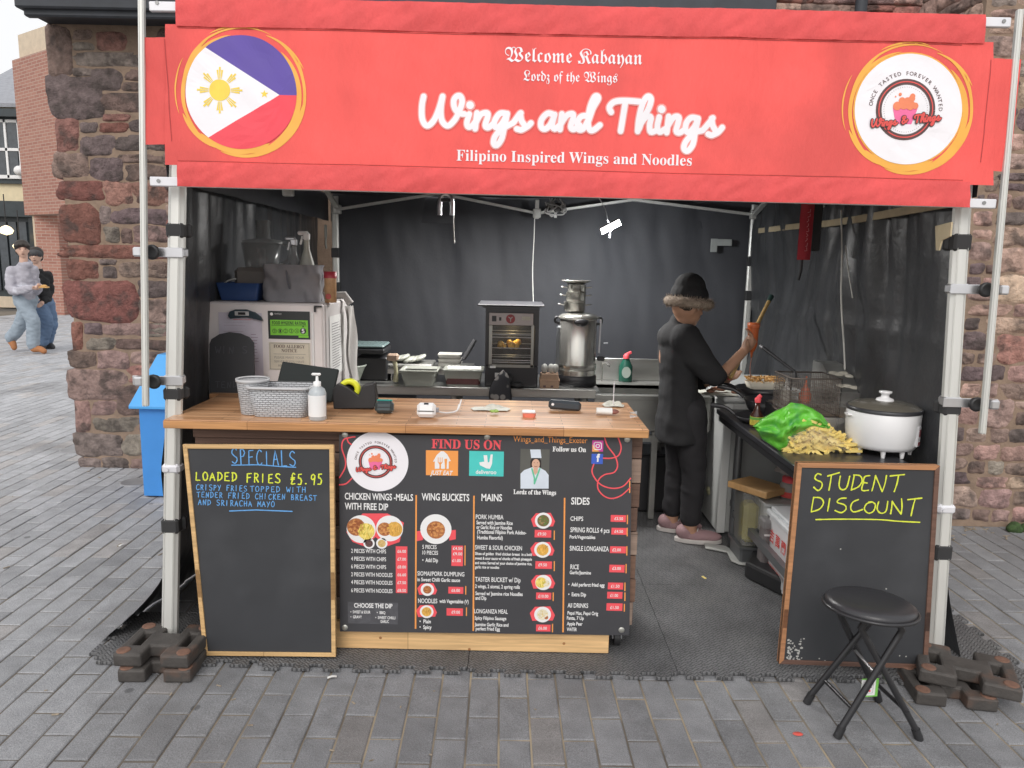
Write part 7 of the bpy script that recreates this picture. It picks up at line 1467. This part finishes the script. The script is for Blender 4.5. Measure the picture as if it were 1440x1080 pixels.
# under the table
q=G(1098,700,.34); M_cbrd=mat('cutting_board',(.62,.37,.16),.5,var=.12,stretch=(1,8,1))
t=thing('chopping_board','thick pale wooden chopping board lying under the side table','chopping board',(P(1066,690,3.8).x,3.8,.4)); m=MB(); bc=P(1066,685,3.82); bz=bc.z; m.box(bc,(.19,.25,.035),.6,ch=.004); m.build('board',M_cbrd,t)
t=thing('storage_tub','cloudy tub with yellow contents under the chopping board','tub',(P(1051,740,3.85).x,3.85,.1)); q=V(P(1051,755,3.85).x,3.86,.12); hh=bz-.02-.12
m=MB(); loft(m,[rrect(.1,.18,0,.02,q),rrect(.12,.2,hh,.025,q)],True,True); m.build('tub_wall',mat('cloudy_wall',(.42,.42,.4),.3,alpha=.4),t); m=MB(); m.box(q+V(-.01,-.04,hh*.42),(.08,.1,hh*.75),ch=.02); m.build('yellow_bag',mat('yellow_goods',(.52,.46,.1),.6,var=.2),t); m=MB(); m.box(q+V(.05,-.06,.06),(.03,.08,.1),ch=.012); m.build('pink_bag',mat('pink_goods',(.5,.2,.22),.6),t)
m=MB(); m.box((q.x,q.y,.11),(.14,.22,.014)); m.box((q.x,q.y,.062),(.12,.2,.09),ch=.01); tag(m.build('dark_plinth',M_legg),'low grey box under the cloudy tub beneath the side table','box')
q=V(P(1110,700,3.78).x,3.78,P(1110,699,3.78).z); t=thing('screw_top_jar','clear plastic jar with ribbed red screw lid under the side table','jar',q); s=MPP(3.78,.5)
m=MB(); m.lathe([(0,0),(13*s,0),(14*s,.01),(14*s,20*s),(11*s,23*s)],q,20); m.build('jar_body',mat('jar_clear',(.5,.48,.45),.2,alpha=.6),t); m=MB(); m.lathe([(11.5*s,22*s),(11.5*s,29*s),(0,29*s)],q,24); m.build('lid',M_rp,t); m=MB(); m.lathe([(14.3*s,2*s),(14.3*s,10*s)],q,20); m.build('label_wrap',M_redp,t)
m=MB(); q3=V(P(1090,700,3.75).x+.05,3.76,q.z-.01); m.box(q3,(.26,.2,.014)); m.box(q3+V(-.11,0,-.155),(.014,.2,.29)); m.box(q3+V(-.05,.09,-.155),(.12,.012,.29)); tag(m.build('wire_shelf',M_frz2),'small white shelf unit holding the jar under the side table','shelf')
m=MB(); pb=P(1092,668,3.7); m.grid(lambda a,b:pb+V(.02+.13*a,.1*b,-.0+.1*(1-b)*(.6+.4*math.sin(a*3))-.06*a+.01*noise.noise(V(a*6,b*6,1))),10,8); tag(m.build('clear_bag',mat('bag_film',(.55,.53,.5),.3,alpha=.6,bump=.004,bscale=20)),'crumpled clear bag hanging behind the red-lidded jar','bag')
# white bucket with red characters
bq=G(1104,846,.016); bX=bq.x; bY0=bq.y; bY1=bY0+.3
bzt=PX(1086,722,bX).z; bkt=thing('white_bucket','square white lidded bucket printed with red Chinese characters, half behind the discount board','bucket',(bX+.15,bY0+.15,.016))
m=MB(); m.box((bX+.15,bY0+.15,(bzt-.02+.016)/2+.008),(.3,.3,bzt-.036),ch=.012); m.build('bucket_body',M_rc,bkt)
m=MB(); m.box((bX+.15,bY0+.15,bzt-.005),(.325,.325,.03),ch=.008); m.box((bX+.15,bY0+.15,bzt+.018),(.29,.29,.02),ch=.006); m.build('lid',mat('lid_white',(.72,.74,.76),.35),bkt)
BK=Plane((bX-.001,bY1,0),(0,-1,0),(0,0,1)); BK.n=V(-1,0,0)
m=MB()
def glyph_at(t_,u,v,size,d=.002):
    vs,fs=glyphs(t_,'plain',.012); m.add([BK.pt(u+x*size,v+y*size,d) for x,y in vs],fs)
for k,(ch1,ch2) in enumerate((('吉','下'),('萬','水'),('蘭','糖'))): glyph_at(ch1,.035+k*.08,bzt-.135,.07); glyph_at(ch2,.035+k*.08,bzt-.225,.07)
vs,fs=glyphs('ALL PURPOSE MALTOSE','plain',.01); wmx=max(a for a,b in vs); m.add([BK.pt(.03+x*.23/wmx,bzt-.27+y*.026,.002) for x,y in vs],fs)
for k in range(7): m.poly([BK.pt(.03,bzt-.3-k*.016,.002),BK.pt(.03+rnd.uniform(.08,.17),bzt-.3-k*.016,.002),BK.pt(.13,bzt-.295-k*.016,.002),BK.pt(.03,bzt-.295-k*.016,.002)])
m.build('red_lettering',M_redp,bkt)
m=MB(); m.poly([BK.pt(.21,.05,.002),BK.pt(.27,.05,.002),BK.pt(.27,.11,.002),BK.pt(.21,.11,.002)]); m.build('grey_panel',M_grey,bkt)
# grey machine, dustpan, dark mat roll
q=G(1088,838,.016); q=V(q.x-.0,q.y+.12,.016)
m=MB(); pr=[G(1046,812,.016),G(1110,845,.016),G(1128,800,.016),G(1060,790,.016)]; m.prism(pr,(0,0,.085)); tag(m.build('vacuum_base',M_blackp,bevel=.015),'black wedge-shaped base lying on the matting by the white bucket','floor tool')
q=G(1075,800,.05); hh=P(1075,735,q.y).z; t=thing('grey_handheld_tub','tall smoky grey container standing against the white bucket','container',V(q.x,q.y,.1)); m=MB(); loft(m,[rrect(.07,.09,0,.02,V(q.x,q.y,.1)),rrect(.062,.08,hh-.12,.02,V(q.x,q.y,.1))],True,True); m.build('container_body',mat('smoky_grey',(.2,.18,.18),.35),t); m=MB(); m.box(V(q.x+.0,q.y,hh+.0),(.07,.09,.05),ch=.008); m.build('container_cap',mat('cap_grey',(.26,.25,.25),.4),t); m=MB(); m.box(V(q.x,q.y-.046,hh-.05),(.06,.006,.008)); m.build('trim',M_white,t)
m=MB(); pts=[(990,766),(1020,770),(1030,776),(1060,790),(1063,797),(1040,795),(1028,790),(1022,778),(1008,775),(992,772)]; m.prism([G(a,b,.02) for a,b in pts],(0,0,.012)); 
tag(m.build('dustpan',mat('dustpan_grey',(.45,.46,.44),.5),bevel=.004),'pale grey plastic dustpan lying by the table leg near the cook','dustpan')
# wooden broom handle
a,b=P(1081,424,4.35),P(1027,532,4.0); t=thing('broom_handle','pale wooden pole with dark green tip slanting behind the cook\'s hands','pole',b); m=MB(); m.tube([b,a],.011,10); m.build('shaft',mat('pole_wood',(.45,.3,.12),.5,stretch=(8,8,1)),t); m=MB(); d=(a-b).normalized(); m.tube([a,a+d*.045],[.013,.016],10); m.build('tip',mat('tip_green',(.02,.05,.045),.5),t)
# ================================================================== people
M_skin=mat('skin',(.46,.26,.17),.5,var=.08,nscale=30); M_skinl=mat('skin_light',(.62,.4,.31),.5,var=.06); M_blkc=mat('black_cloth',(.018,.018,.02),.85,var=.2,bump=.003,bscale=14); M_blkt=mat('black_trousers',(.022,.021,.024),.85,var=.2,bump=.003,bscale=12)
M_fur=mat('brown_fur',(.36,.29,.23),.95,var=.35,nscale=60,bump=.01,bscale=90); M_shoe=mat('mauve_knit',(.3,.19,.2),.8,var=.15,bump=.001); M_sole=mat('pale_sole',(.55,.52,.5),.6); M_hairb=mat('dark_hair',(.025,.018,.014),.6,var=.3,nscale=50)
def limb(m,pts,rs,n=14):
    q=cat(pts,5); rr_=[]
    N=len(pts)
    for i in range(len(q)): f=i/5; k=min(int(f),N-2); u_=f-k; rr_.append(rs[k]*(1-u_)+rs[k+1]*u_)
    m.tube(q,rr_,n); m.sph(q[0],rr_[0],n); m.sph(q[-1],rr_[-1],n)
def headm(m,c_,r,R):       # front of the face is local -Y
    c_=V(c_); m.sph(c_+R@V(0,.08*r,.1*r),(.76*r,.94*r,.93*r),16,R); m.sph(c_+R@V(0,-.22*r,-.35*r),(.58*r,.6*r,.66*r),14,R)
    m.sph(c_+R@V(0,-.5*r,-.8*r),(.28*r,.26*r,.2*r),10,R); m.sph(c_+R@V(0,-.86*r,-.16*r),(.11*r,.2*r,.15*r),8,R); m.tube([c_+R@V(0,-.78*r,.12*r),c_+R@V(0,-.95*r,-.2*r)],[.07*r,.12*r],8)
    m.sph(c_+R@V(0,-.76*r,-.48*r),(.22*r,.1*r,.05*r),8,R)
    for s_ in (-1,1): m.sph(c_+R@V(s_*.76*r,.06*r,-.05*r),(.08*r,.16*r,.24*r),8,R); m.sph(c_+R@V(s_*.3*r,-.7*r,.16*r),(.17*r,.1*r,.05*r),8,R)
def fingers(m,wr_,dirv,side,sc,curl):    # palm from wrist along dirv, side = across the palm, fingers curl along nrm
    d=V(dirv).normalized(); sd=V(side).normalized(); nr=d.cross(sd).normalized(); wr_=V(wr_)
    m.tube([wr_,wr_+d*.045*sc,wr_+d*.085*sc],[.024*sc,.034*sc,.032*sc],10); 
    for k,(o_,l) in enumerate(((-.03,.066),(-.01,.076),(.01,.071),(.029,.056))):
        b=wr_+d*.08*sc+sd*o_*sc; c1=d*math.cos(curl)+nr*math.sin(curl); c2=d*math.cos(curl*2.1)+nr*math.sin(curl*2.1)
        m.tube([b,b+c1*l*.5*sc,b+c1*l*.5*sc+c2*l*.5*sc],[.0095*sc,.0088*sc,.0072*sc],8); m.sph(b+c1*l*.5*sc+c2*l*.5*sc,.0074*sc,6)
    b=wr_+d*.03*sc-sd*.028*sc; m.tube([b,b+(d*.5-sd*.5+nr*.5).normalized()*.035*sc,b+(d*.5-sd*.5+nr*.5).normalized()*.035*sc+(d*.7+nr*.6).normalized()*.028*sc],[.012*sc,.0105*sc,.008*sc],8)
# --- the cook
ck=thing('person','person in black clothes and fur-trimmed dark hat cooking beside the freezer','person',(1.0,4.12,.015),'people')
yc=4.08
Hd=P(968,432,yc); Rf=Matrix.Rotation(math.radians(112),3,'Z')@Matrix.Rotation(math.radians(12),3,'X')
neck=P(957,458,yc+.02); che=P(952,500,yc+.02); wai=P(958,560,yc+.03); hip=P(960,600,yc+.04)
shR=P(968,478,yc-.12); elR=P(1000,532,yc-.14); wrR=P(1046,494,yc-.02)
shL=P(955,478,yc+.15); elL=P(985,535,yc+.17); wrL=P(1006,528,yc+.06)
kR=P(968,665,yc-.02); aR=P(962,738,yc+.02); kL=P(950,662,yc+.14); aL=P(945,735,yc+.14)
aR=V(1.035,4.09,.10); aL=V(.965,4.26,.10); kR=V(1.03,4.06,.42); kL=V(.98,4.24,.42); hpR=V(.985,4.03,.76); hpL=V(.965,4.19,.76)
m=MB(); headm(m,Hd,.098,Rf); limb(m,[Hd+V(-.02,0,-.06),neck,che],[.05,.052,.08]); m.sph(che,(.1,.14,.13),14); limb(m,[che,wai,hip],[.09,.08,.09])
for a_,b_,c_ in ((shR,elR,wrR),(shL,elL,wrL)): limb(m,[a_,b_,c_],[.05,.036,.025])
for a_,b_,c_ in ((hpR,kR,aR),(hpL,kL,aL)): limb(m,[a_,b_,c_],[.085,.055,.04]); limb(m,[c_,c_+V(.02,-.005,-.05),c_+V(.07,-.015,-.065)],[.037,.033,.025])
hd_=(P(1062,470,yc)-wrR); fingers(m,wrR,hd_,V(.1,.9,.3),1.0,.75); fingers(m,wrL,V(.9,-.15,-.1),V(.1,.9,.2),1.0,.5)
m.build('body',M_skin,ck,fuse=(.007,3))
m=MB()  # top
rings=[]; RG=[(-.0,.085,.12),(.05,.1,.16),(.14,.105,.172),(.28,.096,.155),(.4,.1,.155),(.5,.11,.165),(.58,.118,.17),(.615,.118,.17)]
for dz,rx,ry in RG:
    z_=che.z+.14-dz; cx=che.x+.008+.022*(dz/.66); rings.append([V(cx+rx*math.copysign(abs(math.cos(k*math.pi/16))**.85,math.cos(k*math.pi/16))*(1+.05*noise.noise(V(k*.6,dz*9,2))),4.11+ry*math.copysign(abs(math.sin(k*math.pi/16))**.85,math.sin(k*math.pi/16))*(1+.05*noise.noise(V(k*.6,dz*9,7))),z_+.012*noise.noise(V(k*.5,dz*4,3))) for k in range(32)])
loft(m,rings[::-1],True,True); m.sph(che+V(0,.0,.1),(.11,.15,.09),16); limb(m,[neck+V(0,0,-.03),neck+V(-.005,0,.02)],[.075,.06])

limb(m,[shR+V(-.01,.03,.0),shR.lerp(elR,.6),elR+V(.02,0,.01),elR.lerp(wrR,.12)],[.085,.072,.06,.052],16); limb(m,[shL+V(-.01,-.03,.0),shL.lerp(elL,.6),elL],[.085,.068,.058],16)
m.build('top',M_blkc,ck,fuse=(.009,4),fold=(.006,4.5))
m=MB()
for a_,b_,c_ in ((hpR,kR,aR),(hpL,kL,aL)): limb(m,[a_+V(0,0,.02),a_.lerp(b_,.5),b_,b_.lerp(c_,.5),c_+V(0,0,.06)],[.092,.08,.067,.06,.058],16)
m.sph(V(.975,4.11,.8),(.11,.14,.1),16); m.build('trousers',M_blkt,ck,fuse=(.009,4),fold=(.005,5))
m=MB(); m.sph(Hd+Rf@V(0,.01,.06),(.1,.108,.09),18,Rf); m.sph(Hd+Rf@V(0,.02,.105),(.082,.09,.08),16,Rf); m.build('hat',M_blkc,ck,fuse=(.006,3))
m=MB(); rr_=random.Random(4)
ringp=[Hd+Rf@V(.104*math.sin(a*math.pi/24),-.112*math.cos(a*math.pi/24)+.004,.024+.012*math.cos(a*math.pi/24)) for a in range(49)]
m.tube(ringp,.026,10); fm=m.build('fur_trim',M_fur,ck); m=MB()
for k in range(2200):
    a=rr_.uniform(0,2*math.pi); b=rr_.uniform(0,2*math.pi); o=Hd+Rf@V(.104*math.sin(a),-.112*math.cos(a)+.004,.024+.012*math.cos(a)); rd=Rf@V(math.sin(a),-math.cos(a),0); dd=(rd*math.cos(b)+Rf@V(0,0,1)*math.sin(b)); dd=(dd+V(rr_.uniform(-.4,.4),rr_.uniform(-.4,.4),rr_.uniform(-.4,.3))).normalized(); p0=o+dd*.022; sdv=dd.cross(V(.3,.2,1)).normalized()*.0015; m.add([p0-sdv,p0+sdv,p0+dd*rr_.uniform(.01,.024)],[(0,1,2)])
m.build('fur_hairs',M_fur,fm,kind='stuff')
m=MB(); m.sph(Hd+Rf@V(0,.035,.0),(.078,.06,.045),12,Rf); m.build('hair',M_hairb,ck,fuse=(.006,2))
m=MB(); 
for s_ in (-1,1): m.sph(Hd+Rf@V(s_*.03,-.072,.003),(.009,.006,.005),8,Rf)
m.sph(Hd+Rf@V(0,-.079,-.047),(.018,.004,.004),8,Rf); m.build('face_features',mat('feature_dark',(.12,.05,.045),.5),ck)
for a_,yaw in ((aR,-.1),(aL,-.15)):
    m=MB(); Rz=Matrix.Rotation(yaw,3,'Z'); m.sph(a_+Rz@V(.055,0,-.045),(.13,.046,.034),16,Rz); m.sph(a_+Rz@V(-.03,0,-.025),(.05,.045,.045),14,Rz); m.sph(a_+Rz@V(.11,0,-.052),(.07,.042,.026),14,Rz); sh=m.build('shoe',M_shoe,ck,fuse=(.006,2))
    m=MB(); m.prism([a_+Rz@V(.05+.135*math.cos(k*math.pi/10),.047*math.sin(k*math.pi/10),-.0) -V(0,0,a_.z-.017) for k in range(20)],(0,0,.024)); m.build('sole',M_sole,sh,bevel=.003)
    m=MB()
    for k in range(4): m.tube([a_+Rz@V(.04+k*.02,-.02,-.012-k*.008),a_+Rz@V(.05+k*.02,.02,-.012-k*.008)],.0028,5)
    m.build('laces',M_paper,sh)
# sauce bottle in the raised hand, red lump in the other
q=P(1059,470,yc-.0); t=thing('sauce_bottle','orange sauce bottle held upside down in the cook\'s raised hand, dribbling sauce','sauce bottle',q)
m=MB(); m.lathe([(0,.06),(.03,.06),(.031,.035),(.028,.02),(.027,-.06),(.018,-.085),(.008,-.1),(.004,-.13),(0,-.13)],q,18); m.build('bottle_body',mat('orange_sauce',(.55,.13,.04),.35,var=.2),t); m=MB(); m.lathe([(.03,.037),(.033,.04),(.033,.062),(0,.063)],q,18); m.build('bottle_cap',mat('orange_cap',(.68,.17,.06),.35),t)
m=MB(); m.tube(cat([q+V(0,0,-.13),q+V(-.003,0,-.2),P(1056,532,yc+.02)],5),.0022,6); m.build('sauce_stream',mat('sauce_pink',(.5,.22,.16),.3),t)
m=MB(); q=P(1027,524,yc-.0); m.sph(q,(.022,.02,.02),10); m.tube([q,q+V(0,0,-.04)],[.014,.01],8); tag(m.build('red_bottle_top',M_rp),'small red bottle held in the cook\'s lower hand','bottle')
# --- two men walking far left
M_hood=mat('grey_hoodie',(.4,.39,.44),.9,var=.08,bump=.004,bscale=9,dirt_or_light=((.66,.67,.74),5.5,.56,.85)); M_jean=mat('light_jeans',(.3,.36,.42),.85,var=.16,nscale=7,bump=.004,bscale=10); M_jean2=mat('mid_jeans',(.13,.2,.32),.85,var=.16,nscale=7,bump=.004,bscale=10); M_tan=mat('tan_suede',(.4,.17,.07),.8,var=.12); M_dshoe=mat('dark_shoe',(.05,.05,.055),.6)
def walker(lab,Y,H_,neck,shs,els,wrs,hips,knees,anks,toes,top_m,jean_m,shoe_m,hat=None,yaw=35,hood=True):
    L_=lambda p,dy=0:P(p[0],p[1],Y+dy)
    base=P((anks[0][0]+anks[1][0])/2,497,Y); t=thing('person',lab,'person',V(base.x,Y,0),'people'); s=MPP(Y,1)
    Rh=Matrix.Rotation(math.radians(yaw),3,'Z'); hc=L_(H_); nk=L_(neck); sh=[L_(shs[0],-.06),L_(shs[1],.1)]; el=[L_(els[0],-.18),L_(els[1],.12)]; wr_=[L_(wrs[0],-.25),L_(wrs[1],-.1)]
    hp=[L_(hips[0],-.05),L_(hips[1],.08)]; kn=[L_(knees[0],-.08),L_(knees[1],.1)]; an=[L_(anks[0],-.06),L_(anks[1],.1)]; to=[L_(toes[0],-.1),L_(toes[1],.06)]
    che=(sh[0]+sh[1])/2+V(0,0,-.12); pel=(hp[0]+hp[1])/2
    m=MB(); headm(m,hc,.112,Rh); limb(m,[hc+V(0,.02,-.08),nk,che],[.055,.058,.09]); limb(m,[che,che.lerp(pel,.5),pel],[.09,.08,.09])
    for i in (0,1): limb(m,[sh[i],el[i],wr_[i]],[.055,.042,.03]); limb(m,[hp[i],kn[i],an[i]],[.07,.05,.042]); limb(m,[an[i],to[i]],[.04,.035]); fingers(m,wr_[i],(wr_[i]-el[i])+V(.05,-.05,0),V(0,0,1) if i else V(.3,.8,.2),1.05,.5)
    m.build('body',M_skinl,t,fuse=(.012,2))
    m=MB(); m.sph(che,(.15,.12,.15),16); limb(m,[che+V(0,0,.02),che.lerp(pel,.55),pel+V(0,0,.06)],[.125,.13,.14],16); limb(m,[sh[0],sh[1]],[.075,.07]); limb(m,[nk+V(0,.01,-.07),che],[.075,.12])
    for i in (0,1): limb(m,[sh[i],el[i],el[i].lerp(wr_[i],.9)],[.08,.066,.05],14)
    if hood: m.sph(nk+V(0,.03,-.05),(.115,.1,.06),14); m.sph(nk+V(-.03,.09,-.02),(.1,.07,.06),12)
    m.build('hoodie' if hood else 'jumper',top_m,t,fuse=(.014,3),fold=(.014,6))
    m=MB()
    for i in (0,1): limb(m,[hp[i]+V(0,0,.03),hp[i].lerp(kn[i],.5),kn[i],kn[i].lerp(an[i],.5),an[i]+V(0,0,.02)],[.115,.105,.09,.088,.085],16)
    m.sph(pel+V(0,0,.02),(.145,.125,.11),14); m.build('jeans',jean_m,t,fuse=(.014,3),fold=(.013,6))
    for i in (0,1):
        m=MB(); d=(to[i]-an[i]); limb(m,[an[i]+V(0,0,.0),an[i]+V(0,0,-.05),an[i]+d*.6,to[i]],[.05,.055,.05,.042],12); m.build('shoe',shoe_m,t,fuse=(.012,2))
    m=MB()
    if hat: m.sph(hc+Rh@V(0,.01,.05),(.108,.12,.09),14,Rh); m.build('cap',M_dshoe,t,fuse=(.012,2)); m=MB()
    m.sph(hc+Rh@V(0,.035,.06),(.112,.125,.105),16,Rh); m.sph(hc+Rh@V(0,.06,-.01),(.1,.075,.08),14,Rh)
    if not hat:
        for k in range(14): a=k*.45; m.sph(hc+Rh@V(.075*math.sin(a),-.06-.02*math.cos(a*3),.075+.012*math.cos(a*2)),(.035,.035,.03),8)
    m.build('hair',M_hairb,t,fuse=(.011,2))
    m=MB()
    for s_ in (-1,1): m.sph(hc+Rh@V(s_*.036,-.088,.02),(.013,.008,.007),8,Rh); m.sph(hc+Rh@V(s_*.036,-.09,.045),(.02,.006,.005),8,Rh)
    m.sph(hc+Rh@V(0,-.096,-.058),(.024,.006,.006),8,Rh); m.build('face_features',mat('feature_dark2',(.16,.07,.06),.5),t)
    return t,nk,che,Rh,wr_,sh,el
wt,nk,che_,Rh,wrp,shp,elp=walker('person in pale grey hoodie, light blue jeans and tan boots walking at far left',11.7,(31.5,352),(33,368),((17,382),(46,380)),((17,408),(50,408)),((47,405),(55,403)),((30,424),(42,424)),((46,450),(28,458)),((47,486),(16,476)),((62,494),(20,489)),M_hood,M_jean,M_tan,None,35)
walker('person in black jumper, black cap and blue jeans walking behind the grey hoodie',12.2,(50,361),(53,376),((44,386),(66,388)),((46,408),(69,410)),((50,418),(60,424)),((54,428),(66,428)),((66,452),(72,455)),((60,482),(66,482)),((60,492),(74,488)),M_blkc,M_jean2,M_dshoe,True,20,False)
q=P(62,404,11.4); m=MB(); m.box(q,(.13,.1,.02),.3,ch=.008); m.sph(q+V(0,0,.02),(.05,.04,.02),8); tag(m.build('takeaway_food',mat('pastry',(.62,.36,.12),.6)),'flat yellow-brown snack held out by the man in the grey hoodie','food')
bpy.data.objects.remove(_to); bpy.data.scenes.remove(_ts)
